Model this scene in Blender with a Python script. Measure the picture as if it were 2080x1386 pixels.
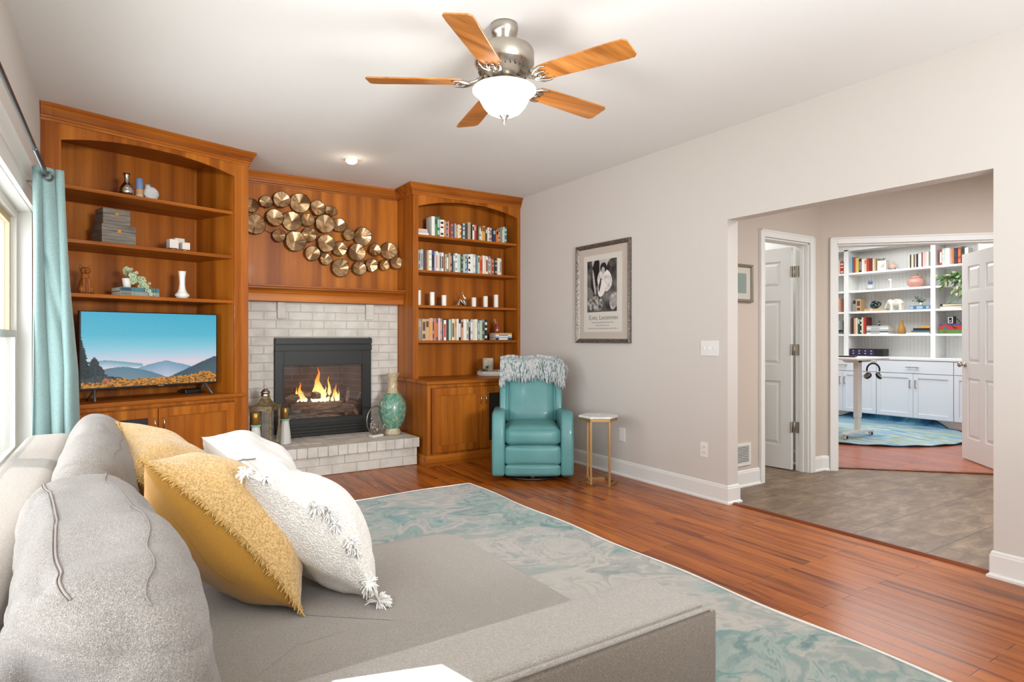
import bpy, math, random
from mathutils import Vector, Matrix, noise
random.seed(7)
PI = math.pi
for o in list(bpy.data.objects): bpy.data.objects.remove(o, do_unlink=True)
scene = bpy.context.scene
COL = scene.collection

# ---------------------------------------------------------------- camera
EYE = 1.216
cam_d = bpy.data.cameras.new('camera'); cam = bpy.data.objects.new('camera', cam_d); COL.objects.link(cam)
cam_d.sensor_fit = 'HORIZONTAL'; cam_d.sensor_width = 36.0
cam_d.lens = 36.0 * 1241.0 / 2080.0
cam_d.shift_x = 0.0
cam_d.shift_y = -(693.0 - 685.0) / 2080.0
cam_d.clip_start = 0.02; cam_d.clip_end = 200
cam.location = (0, 0, EYE)
cam.rotation_euler = (PI / 2, 0, -math.atan2(802, 1241))
scene.camera = cam

# ---------------------------------------------------------------- exposure
vs = scene.view_settings
scene.display_settings.display_device = 'sRGB'
vs.view_transform = 'Standard'; vs.look = 'None'; vs.gamma = 1.0; vs.use_curve_mapping = False
vs.exposure = 0.02

# ---------------------------------------------------------------- world, sun and daylight
world = bpy.data.worlds.new('world'); scene.world = world; world.use_nodes = True
wn = world.node_tree.nodes; wl = world.node_tree.links
bg = wn['Background']; bg.inputs[0].default_value = (0.93, 0.97, 1.0, 1); bg.inputs[1].default_value = 3.2

def lamp(name, kind, loc, energy, color=(1, 1, 1), rot=(0, 0, 0), size=1.0, size_y=None, spread=None, radius=None):
    d = bpy.data.lights.new(name, kind); d.energy = energy; d.color = color
    if kind == 'AREA':
        d.size = size
        if size_y: d.shape = 'RECTANGLE'; d.size_y = size_y
        if spread: d.spread = spread
    if radius is not None:
        if kind == 'SUN': d.angle = radius
        else: d.shadow_soft_size = radius
    o = bpy.data.objects.new(name, d); COL.objects.link(o); o.location = loc; o.rotation_euler = rot
    return o

def aim(o, target):
    o.rotation_euler = (Vector(target) - o.location).to_track_quat('-Z', 'Y').to_euler()

sun = lamp('sun', 'SUN', (-5, 2, 8), 5.0, (1.0, 0.96, 0.88), radius=0.01)
aim(sun, (-5 + 0.36, 2 - 0.25, 8 - 1.0))
# daylight through the long window on the left wall
DAY = (0.84, 0.92, 1.0)
k = lamp('window_daylight', 'AREA', (-0.64, 2.2, 1.3), 95, DAY, size=1.45, size_y=4.7); k.rotation_euler = (0, -PI / 2, 0)
# soft fill light added behind the camera, no window there
k = lamp('rear_fill', 'AREA', (1.7, -2.7, 1.45), 9, DAY, size=3.6, size_y=2.2); k.rotation_euler = (PI / 2, 0, 0)
# bounced strobe behind the camera, aimed over the room at the ceiling
k = lamp('bounce_flash', 'AREA', (1.5, -0.9, 0.75), 115, (0.88, 0.94, 1.0), size=1.8, size_y=1.2); k.rotation_euler = (PI - 0.12, 0, 0)
k = lamp('far_wall_fill', 'AREA', (1.2, -2.2, 1.7), 30, (0.93, 0.96, 1.0), size=0.8, size_y=0.5, spread=math.radians(50)); aim(k, (1.7, 6.0, 1.9))  # narrow fill added behind the camera to brighten the far wall
# fill lights added under the hall and study ceilings
k = lamp('hall_fill', 'AREA', (5.0, 0.9, 2.6), 75, (0.93, 0.95, 1.0), size=1.2, size_y=1.2)
k = lamp('study_fill', 'AREA', (7.9, 4.0, 2.70), 80, (0.96, 0.98, 1.0), size=2.2, size_y=2.2)
k = lamp('side_room_light', 'AREA', (4.85, 4.2, 2.55), 18, (0.93, 0.97, 1.0), size=0.6, size_y=0.8)

# ---------------------------------------------------------------- colour and material helpers
def lin(h):
    h = h.lstrip('#'); c = [int(h[i:i + 2], 16) / 255.0 for i in (0, 2, 4)]
    return tuple(x / 12.92 if x <= 0.04045 else ((x + 0.055) / 1.055) ** 2.4 for x in c) + (1.0,)

def mat(name, color, rough=0.6, metal=0.0, spec=0.5, coat=0.0, sheen=0.0, emit=None, estr=0.0, alpha=None):
    m = bpy.data.materials.new(name); m.use_nodes = True
    b = m.node_tree.nodes['Principled BSDF']
    if isinstance(color, str): color = lin(color)
    b.inputs['Base Color'].default_value = color
    b.inputs['Roughness'].default_value = rough; b.inputs['Metallic'].default_value = metal
    b.inputs['Specular IOR Level'].default_value = spec
    b.inputs['Coat Weight'].default_value = coat; b.inputs['Coat Roughness'].default_value = 0.08
    b.inputs['Sheen Weight'].default_value = sheen
    if emit:
        b.inputs['Emission Color'].default_value = lin(emit) if isinstance(emit, str) else emit
        b.inputs['Emission Strength'].default_value = estr
    return m

def N(m, t, **kw):
    n = m.node_tree.nodes.new(t)
    for k_, v in kw.items(): setattr(n, k_, v)
    return n

def L(m, a, b): m.node_tree.links.new(a, b)

def coords(m, scale=(1, 1, 1), rot=(0, 0, 0), kind='Object', loc=(0, 0, 0)):
    tc = N(m, 'ShaderNodeTexCoord'); mp = N(m, 'ShaderNodeMapping')
    mp.inputs['Scale'].default_value = scale; mp.inputs['Rotation'].default_value = rot; mp.inputs['Location'].default_value = loc
    L(m, tc.outputs[kind], mp.inputs[0]); return mp.outputs[0]

def ramp(m, fac, stops):
    r = N(m, 'ShaderNodeValToRGB'); e = r.color_ramp.elements
    e[0].position = stops[0][0]; e[0].color = lin(stops[0][1]) if isinstance(stops[0][1], str) else stops[0][1]
    e[1].position = stops[-1][0]; e[1].color = lin(stops[-1][1]) if isinstance(stops[-1][1], str) else stops[-1][1]
    for p_, c in stops[1:-1]:
        x = e.new(p_); x.color = lin(c) if isinstance(c, str) else c
    L(m, fac, r.inputs[0]); return r.outputs[0]

def mixc(m, fac, a, b, mode='MIX'):
    x = N(m, 'ShaderNodeMix', data_type='RGBA', blend_type=mode)
    for i, v in ((0, fac), (6, a), (7, b)):
        if isinstance(v, (int, float)): x.inputs[i].default_value = v
        elif isinstance(v, str): x.inputs[i].default_value = lin(v)
        elif isinstance(v, tuple): x.inputs[i].default_value = v
        else: L(m, v, x.inputs[i])
    return x.outputs[2]

def bump(m, h, strength=0.3, dist=0.01):
    b = N(m, 'ShaderNodeBump'); b.inputs['Strength'].default_value = strength; b.inputs['Distance'].default_value = dist
    L(m, h, b.inputs['Height']); L(m, b.outputs[0], m.node_tree.nodes['Principled BSDF'].inputs['Normal'])

def noise_tex(m, vec, scale=5, detail=4, rough=0.5, dist=0.0):
    n = N(m, 'ShaderNodeTexNoise'); n.inputs['Scale'].default_value = scale; n.inputs['Detail'].default_value = detail
    n.inputs['Roughness'].default_value = rough; n.inputs['Distortion'].default_value = dist
    if vec is not None: L(m, vec, n.inputs['Vector'])
    return n.outputs['Fac']

def base(m, sock): L(m, sock, m.node_tree.nodes['Principled BSDF'].inputs['Base Color'])

def wood(name, dark, mid, light, axis='Z', rough=0.42, coat=0.06, sc=1.0):
    m = mat(name, mid, rough, coat=coat, spec=0.22)
    s = {'Z': (9, 9, 0.9), 'X': (0.9, 9, 9), 'Y': (9, 0.9, 9)}[axis]
    v = coords(m, tuple(a * sc for a in s))
    a = noise_tex(m, v, 1.2, 5, 0.6, 1.2); s2 = {'Z': (2.5, 2.5, 0.35), 'X': (0.35, 2.5, 2.5), 'Y': (2.5, 0.35, 2.5)}[axis]
    b = noise_tex(m, coords(m, tuple(x * sc for x in s2)), 1.5, 2, 0.5, 0.4)
    c1 = ramp(m, a, [(0.25, dark), (0.5, mid), (0.78, light)])
    c2 = ramp(m, b, [(0.3, dark), (0.55, mid), (0.75, light)])
    s3 = {'Z': (13, 13, 0.12), 'X': (0.12, 13, 13), 'Y': (13, 0.12, 13)}[axis]
    st = ramp(m, noise_tex(m, coords(m, tuple(x * sc for x in s3)), 1.0, 3, 0.6), [(0.34, '#c4b8ac'), (0.5, '#ece6df'), (0.62, '#ffffff')])
    base(m, mixc(m, 1.0, mixc(m, 0.45, c1, c2), st, 'MULTIPLY'))
    fine = noise_tex(m, coords(m, {'Z': (140, 140, 3), 'X': (3, 140, 140), 'Y': (140, 3, 140)}[axis]), 1, 2)
    bump(m, fine, 0.06, 0.002)
    return m

def fabric(name, c1, c2, scale=260, rough=0.95, bstr=0.35, blotch=0.0, sheen=0.25):
    m = mat(name, c1, rough, sheen=sheen, spec=0.2)
    w = N(m, 'ShaderNodeTexWave', wave_type='BANDS', bands_direction='X'); w2 = N(m, 'ShaderNodeTexWave', wave_type='BANDS', bands_direction='DIAGONAL')
    v = coords(m, (1, 1, 1))
    for q in (w, w2):
        q.inputs['Scale'].default_value = scale; q.inputs['Distortion'].default_value = 1.5; q.inputs['Detail'].default_value = 1; L(m, v, q.inputs['Vector'])
    w3 = N(m, 'ShaderNodeTexVoronoi'); w3.inputs['Scale'].default_value = scale * 1.3; L(m, v, w3.inputs['Vector'])
    n1 = noise_tex(m, v, scale * 0.55, 3, 0.7)
    mm = mixc(m, 0.5, n1, w3.outputs['Distance'])
    base(m, ramp(m, mm, [(0.25, c2), (0.7, c1)]))
    bump(m, mm, bstr, 0.003)
    return m

def vcol(name, rough=0.5, emit=False, strength=1.0):
    m = mat(name, '#808080', rough)
    a = N(m, 'ShaderNodeVertexColor', layer_name='Col')
    b = m.node_tree.nodes['Principled BSDF']
    if emit:
        b.inputs['Base Color'].default_value = (0.01, 0.01, 0.01, 1); b.inputs['Roughness'].default_value = 0.25
        L(m, a.outputs[0], b.inputs['Emission Color']); b.inputs['Emission Strength'].default_value = strength
    else: base(m, a.outputs[0])
    return m

def glass(name, tint=(1, 1, 1, 1), gloss=0.12, rough=0.02):
    m = bpy.data.materials.new(name); m.use_nodes = True; nt = m.node_tree; nt.nodes.clear()
    o = nt.nodes.new('ShaderNodeOutputMaterial'); t = nt.nodes.new('ShaderNodeBsdfTransparent'); g = nt.nodes.new('ShaderNodeBsdfGlossy')
    x = nt.nodes.new('ShaderNodeMixShader'); f0_ = nt.nodes.new('ShaderNodeLayerWeight'); f0_.inputs[0].default_value = 0.5; f = nt.nodes.new('ShaderNodeMath'); f.operation = 'POWER'; f.inputs[1].default_value = 5.0; nt.links.new(f0_.outputs['Facing'], f.inputs[0])
    a = nt.nodes.new('ShaderNodeMath'); a.operation = 'ADD'; a.inputs[1].default_value = gloss
    a.inputs[1].default_value = gloss
    t.inputs[0].default_value = tint; g.inputs['Roughness'].default_value = rough
    nt.links.new(f.outputs[0], a.inputs[0]); nt.links.new(a.outputs[0], x.inputs[0])
    nt.links.new(t.outputs[0], x.inputs[1]); nt.links.new(g.outputs[0], x.inputs[2]); nt.links.new(x.outputs[0], o.inputs[0])
    return m

# ---------------------------------------------------------------- mesh helpers
class MB:
    def __init__(s): s.v = []; s.f = []; s.m = []; s.sm = []; s.c = None
    def add(s, vs_, fs, m=0, smooth=False, M=None):
        b = len(s.v)
        if M is not None: vs_ = [tuple(M @ Vector(p)) for p in vs_]
        s.v += [tuple(p) for p in vs_]
        for f in fs: s.f.append([b + i for i in f]); s.m.append(m); s.sm.append(smooth)
        return b
    def box(s, x0, x1, y0, y1, z0, z1, m=0, M=None):
        vs_ = [(x0, y0, z0), (x1, y0, z0), (x1, y1, z0), (x0, y1, z0), (x0, y0, z1), (x1, y0, z1), (x1, y1, z1), (x0, y1, z1)]
        s.add(vs_, [(3, 2, 1, 0), (4, 5, 6, 7), (0, 1, 5, 4), (1, 2, 6, 5), (2, 3, 7, 6), (3, 0, 4, 7)], m, False, M); return s
    def prism(s, poly, z0, z1, m=0, M=None, smooth=False):
        # poly: counter-clockwise xy outline
        n = len(poly); vs_ = [(x, y, z0) for x, y in poly] + [(x, y, z1) for x, y in poly]
        s.add(vs_, [tuple(range(n - 1, -1, -1)), tuple(range(n, 2 * n))], m, False, M)
        b = len(s.v) - 2 * n
        for i in range(n):
            j = (i + 1) % n; s.f.append([b + i, b + j, b + n + j, b + n + i]); s.m.append(m); s.sm.append(smooth)
        return s
    def plate(s, poly, y0, y1, m=0, M=None):
        # outline in x,z extruded along y
        n = len(poly); vs_ = [(x, y0, z) for x, z in poly] + [(x, y1, z) for x, z in poly]
        s.add(vs_, [tuple(range(n)), tuple(range(2 * n - 1, n - 1, -1))], m, False, M)
        b = len(s.v) - 2 * n
        for i in range(n):
            j = (i + 1) % n; s.f.append([b + j, b + i, b + n + i, b + n + j]); s.m.append(m); s.sm.append(False)
        return s
    def lathe(s, prof, n=24, c=(0, 0, 0), m=0, smooth=True, M=None, cap=True):
        vs_ = []
        for r, z in prof:
            for i in range(n):
                a = 2 * PI * i / n; vs_.append((c[0] + r * math.cos(a), c[1] + r * math.sin(a), c[2] + z))
        fs = []
        for k_ in range(len(prof) - 1):
            for i in range(n):
                j = (i + 1) % n; fs.append((k_ * n + i, k_ * n + j, (k_ + 1) * n + j, (k_ + 1) * n + i))
        b = s.add(vs_, fs, m, smooth, M)
        if cap:
            s.f.append([b + i for i in range(n - 1, -1, -1)]); s.m.append(m); s.sm.append(False)
            q = b + (len(prof) - 1) * n; s.f.append([q + i for i in range(n)]); s.m.append(m); s.sm.append(False)
        return s
    def tube(s, pts, r, n=8, m=0, closed=False, smooth=True, caps=True):
        pts = [Vector(p) for p in pts]; K = len(pts); rs = r if isinstance(r, (list, tuple)) else [r] * K
        vs_ = []; up = None
        for i in range(K):
            if closed: t = (pts[(i + 1) % K] - pts[(i - 1) % K])
            else: t = pts[min(i + 1, K - 1)] - pts[max(i - 1, 0)]
            t.normalize()
            if up is None:
                up = Vector((0, 0, 1)) if abs(t.z) < 0.9 else Vector((1, 0, 0))
            a = t.cross(up); a.normalize(); up = a.cross(t); up.normalize()
            for j in range(n):
                q = 2 * PI * j / n; vs_.append(tuple(pts[i] + (a * math.cos(q) + up * math.sin(q)) * rs[i]))
        fs = []
        for i in range(K if closed else K - 1):
            for j in range(n):
                i2 = (i + 1) % K; j2 = (j + 1) % n; fs.append((i * n + j, i * n + j2, i2 * n + j2, i2 * n + j))
        b = s.add(vs_, fs, m, smooth)
        if not closed and caps:
            s.f.append([b + j for j in range(n - 1, -1, -1)]); s.m.append(m); s.sm.append(False)
            s.f.append([b + (K - 1) * n + j for j in range(n)]); s.m.append(m); s.sm.append(False)
        return s
    def grid(s, fn, nu, nv, m=0, smooth=True, closed_u=False):
        vs_ = [tuple(fn(i / nu, j / nv)) for j in range(nv + 1) for i in range(nu + (0 if closed_u else 1))]
        w = nu + (0 if closed_u else 1); fs = []
        for j in range(nv):
            for i in range(nu):
                i2 = (i + 1) % w; fs.append((j * w + i, j * w + i2, (j + 1) * w + i2, (j + 1) * w + i))
        s.add(vs_, fs, m, smooth); return s
    def ellipsoid(s, c, r, m=0, n=14, k=9, M=None):
        prof = [(max(1e-4, math.sin(PI * i / k)), -math.cos(PI * i / k)) for i in range(k + 1)]
        MM = Matrix.Translation(c) @ Matrix.Diagonal((r[0], r[1], r[2], 1))
        if M is not None: MM = M @ MM
        s.lathe(prof, n, m=m, M=MM, cap=False); return s
    def molding(s, path, prof, m=0, side=1, closed=False):
        # sweep prof [(out, z)] along an xy path with mitred corners; out is to the right of travel (side=1)
        P = [Vector((x, y)) for x, y in path]; K = len(P); vs_ = []
        for i in range(K):
            d0 = (P[i] - P[i - 1]).normalized() if (i > 0 or closed) else None
            d1 = (P[(i + 1) % K] - P[i]).normalized() if (i < K - 1 or closed) else None
            if d0 is None: d0 = d1
            if d1 is None: d1 = d0
            n0 = Vector((d0.y, -d0.x)) * side; n1 = Vector((d1.y, -d1.x)) * side
            nn = (n0 + n1); nn = nn / max(1e-6, nn.dot(n0))
            for o_, z in prof: vs_.append((P[i].x + nn.x * o_, P[i].y + nn.y * o_, z))
        n = len(prof); fs = []
        for i in range(K if closed else K - 1):
            i2 = (i + 1) % K
            for j in range(n - 1): fs.append((i * n + j, i2 * n + j, i2 * n + j + 1, i * n + j + 1))
            fs.append((i * n + n - 1, i2 * n + n - 1, i2 * n, i * n))
        b = s.add(vs_, fs, m)
        if not closed:
            s.f.append([b + j for j in range(n)]); s.m.append(m); s.sm.append(False)
            q = b + (K - 1) * n; s.f.append([q + j for j in range(n - 1, -1, -1)]); s.m.append(m); s.sm.append(False)
        return s
    def build(s, name, mats, parent=None, loc=None, rotz=0, bevel=0, seg=2, subsurf=0, solid=0, fix=True, remesh=0):
        me = bpy.data.meshes.new(name); me.from_pydata(s.v, [], s.f)
        if not isinstance(mats, (list, tuple)): mats = [mats]
        for q in mats: me.materials.append(q)
        me.polygons.foreach_set('material_index', s.m); me.polygons.foreach_set('use_smooth', s.sm)
        if s.c is not None:
            at = me.color_attributes.new('Col', 'FLOAT_COLOR', 'POINT')
            for i, c in enumerate(s.c): at.data[i].color = c
        me.update()
        if fix:
            import bmesh
            bm = bmesh.new(); bm.from_mesh(me); bmesh.ops.recalc_face_normals(bm, faces=bm.faces); bm.to_mesh(me); bm.free()
        o = bpy.data.objects.new(name, me); COL.objects.link(o)
        if parent: o.parent = parent
        if loc: o.location = loc
        o.rotation_euler[2] = rotz
        if remesh:
            q = o.modifiers.new('remesh', 'REMESH'); q.mode = 'VOXEL'; q.voxel_size = remesh; q.use_smooth_shade = True
            q = o.modifiers.new('smooth', 'SMOOTH'); q.factor = 0.5; q.iterations = 3
        if solid:
            q = o.modifiers.new('solid', 'SOLIDIFY'); q.thickness = solid; q.offset = 0
        if bevel:
            q = o.modifiers.new('bevel', 'BEVEL'); q.width = bevel; q.segments = seg; q.limit_method = 'ANGLE'; q.angle_limit = 0.6
        if subsurf:
            q = o.modifiers.new('sub', 'SUBSURF'); q.levels = subsurf; q.render_levels = subsurf
        return o

def tag(o, label=None, cat=None, group=None, kind=None):
    if label: o['label'] = label
    if cat: o['category'] = cat
    if group: o['group'] = group
    if kind: o['kind'] = kind
    return o

def thing(name, label, cat, loc=(0, 0, 0), rotz=0, group=None):
    o = bpy.data.objects.new(name, None); COL.objects.link(o); o.empty_display_size = 0.05
    o.location = loc; o.rotation_euler = (0, 0, rotz)
    return tag(o, label, cat, group)

def struct(o, label=None): return tag(o, label, kind='structure')

# ---------------------------------------------------------------- materials
WV = wood('cherry_vertical', '#8a460b', '#b06318', '#c97e2a', 'Z')
WX = wood('cherry_along', '#8a460b', '#b06318', '#c97e2a', 'X')
WP = wood('cherry_panel', '#8f4b0e', '#b16519', '#c67b2a', 'Z', sc=0.7)
M_wall = mat('wall_paint', '#d7d0c8', 0.85, spec=0.2)
M_wall2 = mat('hall_paint', '#cfc2b5', 0.85, spec=0.2)
M_ceil = mat('ceiling_paint', '#edebe7', 0.95, spec=0.1)
v = noise_tex(M_ceil, coords(M_ceil), 90, 3); bump(M_ceil, v, 0.12, 0.004)
M_white = mat('white_trim', '#ecebe6', 0.4)
M_office = mat('white_cabinet', '#efefec', 0.45)
M_officewall = mat('study_wall', '#e6e5e0', 0.8, spec=0.2)
M_black = mat('black_metal', '#22221f', 0.45, 0.3)
M_blackp = mat('black_plastic', '#151516', 0.35)
M_nickel = mat('brushed_nickel', '#b8b1a6', 0.28, 1.0)
M_chrome = mat('polished_metal', '#c9c5bf', 0.12, 1.0)
M_gold = mat('brass', '#b58a4c', 0.3, 1.0)
M_glass = glass('clear_glass')
M_wax = mat('white_wax', '#ece6da', 0.5)

def floor_mat(name, tint=None):
    m = mat(name, '#9c5526', 0.24, coat=0.0, spec=0.24)
    tc = N(m, 'ShaderNodeTexCoord'); sp = N(m, 'ShaderNodeSeparateXYZ'); cb = N(m, 'ShaderNodeCombineXYZ')
    L(m, tc.outputs['Object'], sp.inputs[0]); L(m, sp.outputs[1], cb.inputs[0]); L(m, sp.outputs[0], cb.inputs[1])
    br = N(m, 'ShaderNodeTexBrick'); br.offset = 0.37; br.offset_frequency = 2
    br.inputs['Color1'].default_value = (0, 0, 0, 1); br.inputs['Color2'].default_value = (1, 1, 1, 1); br.inputs['Mortar'].default_value = (0.5, 0.5, 0.5, 1)
    br.inputs['Scale'].default_value = 1; br.inputs['Mortar Size'].default_value = 0.0012; br.inputs['Brick Width'].default_value = 0.95; br.inputs['Row Height'].default_value = 0.083
    br.inputs['Bias'].default_value = 0.0
    L(m, cb.outputs[0], br.inputs['Vector'])
    # per-plank offset into the grain noise
    mul = N(m, 'ShaderNodeVectorMath', operation='MULTIPLY'); mul.inputs[1].default_value = (0.8, 9, 1); L(m, cb.outputs[0], mul.inputs[0])
    sc = N(m, 'ShaderNodeVectorMath', operation='SCALE'); sc.inputs['Scale'].default_value = 23.0; L(m, br.outputs['Color'], sc.inputs[0])
    ad = N(m, 'ShaderNodeVectorMath', operation='ADD'); L(m, mul.outputs[0], ad.inputs[0]); L(m, sc.outputs[0], ad.inputs[1])
    g = noise_tex(m, ad.outputs[0], 1.4, 5, 0.55, 0.9)
    plank = ramp(m, br.outputs['Color'], [(0.0, '#743510'), (0.35, '#914712'), (0.7, '#a8591a'), (1.0, '#bb6b24')])
    grain = ramp(m, g, [(0.31, '#2c1104'), (0.39, '#6b300b'), (0.46, '#9c5016'), (0.6, '#b46322'), (0.8, '#c67c34')])
    c = mixc(m, 0.62, plank, grain)
    big = noise_tex(m, coords(m, (1.2, 0.25, 1)), 2.2, 2)
    c = mixc(m, ramp(m, big, [(0.35, (0.45, 0.45, 0.45, 1)), (0.6, (0, 0, 0, 1))]), c, mixc(m, 0.5, '#8a451f', c), 'MIX')
    if tint: c = mixc(m, 0.45, c, tint)
    c = mixc(m, br.outputs['Fac'], c, '#3a1a0a')
    base(m, c)
    rr = N(m, 'ShaderNodeMapRange'); rr.inputs[3].default_value = 0.18; rr.inputs[4].default_value = 0.30; L(m, g, rr.inputs[0])
    L(m, rr.outputs[0], m.node_tree.nodes['Principled BSDF'].inputs['Roughness'])
    inv = N(m, 'ShaderNodeMath', operation='SUBTRACT'); inv.inputs[0].default_value = 1; L(m, br.outputs['Fac'], inv.inputs[1])
    bump(m, inv.outputs[0], 0.25, 0.002)
    return m
M_floor = floor_mat('plank_floor'); M_floor2 = floor_mat('plank_floor_light_tinted', '#b5695a')  # study copy mixed with pink that stands for the light there

def tile_mat():
    m = mat('stone_tile', '#93816f', 0.42)
    v = coords(m, (1, 1, 1), loc=(0.09, -0.80, 0))
    br = N(m, 'ShaderNodeTexBrick'); br.offset = 0.5
    br.inputs['Color1'].default_value = (0.3, 0.3, 0.3, 1); br.inputs['Color2'].default_value = (0.7, 0.7, 0.7, 1); br.inputs['Scale'].default_value = 1
    br.inputs['Mortar Size'].default_value = 0.004; br.inputs['Brick Width'].default_value = 0.41; br.inputs['Row Height'].default_value = 0.41
    L(m, v, br.inputs['Vector'])
    n1 = noise_tex(m, coords(m, (1.3, 3.2, 1)), 3.5, 8, 0.68, 0.6)
    c = ramp(m, n1, [(0.3, '#5a4836'), (0.44, '#6c5642'), (0.54, '#7a644d'), (0.68, '#927b62')])
    c = mixc(m, 0.12, c, br.outputs['Color'], 'OVERLAY')
    c = mixc(m, br.outputs['Fac'], c, '#4b3b2e'); base(m, c); bump(m, n1, 0.08, 0.003)
    return m
M_tile = tile_mat()
# ================================================================= THE SETTING
XL, XR, YB, ZC = -0.42, 3.73, 6.05, 2.74
XR2 = 3.845
JN, JF = 1.2763, 2.8816         # jambs of the wide opening in the right wall
ZO = 2.072

b = MB(); b.prism([(XL - 0.14, -3.1), (3.775, -3.1), (3.775, YB + 0.1), (XL - 0.14, YB + 0.1)], -0.05, 0, 0)
struct(b.build('floor', M_floor))
b = MB(); b.prism([(3.775, -1.3), (6.72, -1.3), (6.72, 1.98), (5.43, 3.27), (5.43, 5.4), (3.775, 5.4)], -0.05, 0.001, 0)
struct(b.build('floor_hall', M_tile))
b = MB(); b.prism([(5.43, 3.27), (6.72, 1.98), (6.72, 1.5), (9.9, 1.5), (9.9, 6.6), (5.43, 6.6)], -0.05, 0.001, 0)
o = b.build('floor_study', M_floor2); struct(o)
b = MB(); b.prism([(XL - 0.14, -3.1), (9.9, -3.1), (9.9, 6.6), (XL - 0.14, 6.6)], ZC, ZC + 0.08); struct(b.build('ceiling', M_ceil))

# left wall with the window opening
WY0, WY1, WZ0, WZ1 = -0.2, 4.54, 0.508, 1.95
b = MB()
b.box(XL - 0.14, XL, -3.1, WY0, 0, ZC); b.box(XL - 0.14, XL, WY1, YB + 0.1, 0, ZC)
b.box(XL - 0.14, XL, WY0, WY1, 0, WZ0 - 0.03); b.box(XL - 0.14, XL, WY0, WY1, WZ1 + 0.0, ZC)
struct(b.build('wall_left', M_wall))
b = MB(); b.box(XL, 1.20, YB, YB + 0.1, 0, ZC); b.box(2.19, XR, YB, YB + 0.1, 0, ZC); b.box(1.20, 2.19, YB, YB + 0.1, 0, 0.36); b.box(1.20, 2.19, YB, YB + 0.1, 1.10, ZC); struct(b.build('wall_back', M_wall))
b = MB(); b.box(XL, XR2, -3.1, -3.0, 0, ZC); struct(b.build('wall_front', M_wall))
b = MB()
b.box(XR, XR2, JF, YB + 0.1, 0, ZC); b.box(XR, XR2, -3.1, JN, 0, ZC); b.box(XR, XR2, JN, JF, ZO, ZC)
struct(b.build('wall_right', M_wall))
# hall wall with the side-room door, then the diagonal wall with the study doors
b = MB()
b.box(XR2, 4.535, 3.15, 3.27, 0, ZC); b.box(5.20, 5.43, 3.15, 3.27, 0, ZC); b.box(4.535, 5.20, 3.15, 3.27, 2.055, ZC)
struct(b.build('wall_hall', M_wall2))
DC = Vector((5.409, 3.15, 0)); DM = Matrix.Translation(DC) @ Matrix.Rotation(-PI / 4, 4, 'Z')   # local x along wall, +y into study
b = MB()
b.box(0, 0.123, 0, 0.12, 0, ZC, M=DM); b.box(1.58, 1.75, 0, 0.12, 0, ZC, M=DM); b.box(0.123, 1.58, 0, 0.12, 2.06, ZC, M=DM)
struct(b.build('wall_diagonal', M_wall2))
b = MB(); b.box(6.60, 6.72, -1.3, 1.93, 0, ZC); struct(b.build('wall_hall_east', M_wall2))
b = MB(); b.box(XR2, 6.72, -1.4, -1.3, 0, ZC); struct(b.build('wall_hall_south', M_wall2))
b = MB(); b.box(5.43, 5.50, 3.27, 6.6, 0, ZC); struct(b.build('wall_side_room_east', M_officewall))
b = MB(); b.box(XR2, 5.43, 5.3, 5.4, 0, ZC); struct(b.build('wall_side_room_north', M_officewall))
b = MB(); b.box(9.78, 9.9, 1.5, 6.6, 0, ZC); b.box(9.42, 9.78, 1.5, 3.36, 0, ZC); struct(b.build('wall_study_east', M_officewall))
b = MB(); b.box(5.5, 9.78, 6.4, 6.5, 0, ZC); struct(b.build('wall_study_north', M_officewall))
b = MB(); b.box(6.72, 9.42, 1.5, 1.6, 0, ZC); struct(b.build('wall_study_south', M_officewall))

# baseboards
BB = [(0, 0.0), (0.024, 0.0), (0.024, 0.012), (0.013, 0.022), (0.013, 0.112), (0.010, 0.116), (0.009, 0.126), (0.004, 0.134), (0, 0.134)]
b = MB(); b.molding([(XR, 5.24), (XR, JF), (XR2, JF), (XR2, 3.15), (4.475, 3.15)], BB); struct(b.build('baseboard_right', M_white))
b = MB(); b.molding([(XR2, -1.3), (XR2, JN), (XR, JN), (XR, -3.0)], BB); struct(b.build('baseboard_right_near', M_white))
q = DM @ Vector((0.06, 0, 0))
b = MB(); b.molding([(5.262, 3.15), (5.409, 3.15), (q.x, q.y)], BB); struct(b.build('baseboard_hall', M_white))
b = MB(); b.molding([(9.42, 3.36), (9.42, 1.6)], BB); struct(b.build('baseboard_study', M_white))
b = MB(); b.molding([(4.0, 5.3), (5.43, 5.3), (5.43, 3.3)], BB); struct(b.build('baseboard_side_room', M_white))

# thresholds
M_thr = wood('threshold_wood', '#5f2a10', '#8a451d', '#a3592a', 'Y', 0.3, 0.3)
b = MB(); b.plate([(3.752, 0), (3.80, 0), (3.796, 0.010), (3.775, 0.013), (3.756, 0.006)], JN, JF); struct(b.build('trim_1', M_thr))
b = MB(); b.box(0.123, 1.58, 0.10, 0.155, 0, 0.014, M=DM); struct(b.build('trim_2', M_thr, bevel=0.004))

def casing(b, x0, x1, z1, y0, y1, w=0.06, M=None):
    # door casing around an opening, slightly stepped
    for (a0, a1) in ((x0 - w, x0), (x1, x1 + w)):
        b.box(a0, a1, y0, y1, 0, z1 + w, M=M)
    b.box(x0, x1, y0, y1, z1, z1 + w, M=M)
    s = 1 if y1 > y0 else -1
    b.box(x0 - w, x0 - w + 0.014, y0 - 0.006, y0, 0, z1 + w, M=M); b.box(x1 + w - 0.014, x1 + w, y0 - 0.006, y0, 0, z1 + w, M=M)
    b.box(x0 - w, x1 + w, y0 - 0.006, y0, z1 + w - 0.014, z1 + w, M=M)

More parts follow.
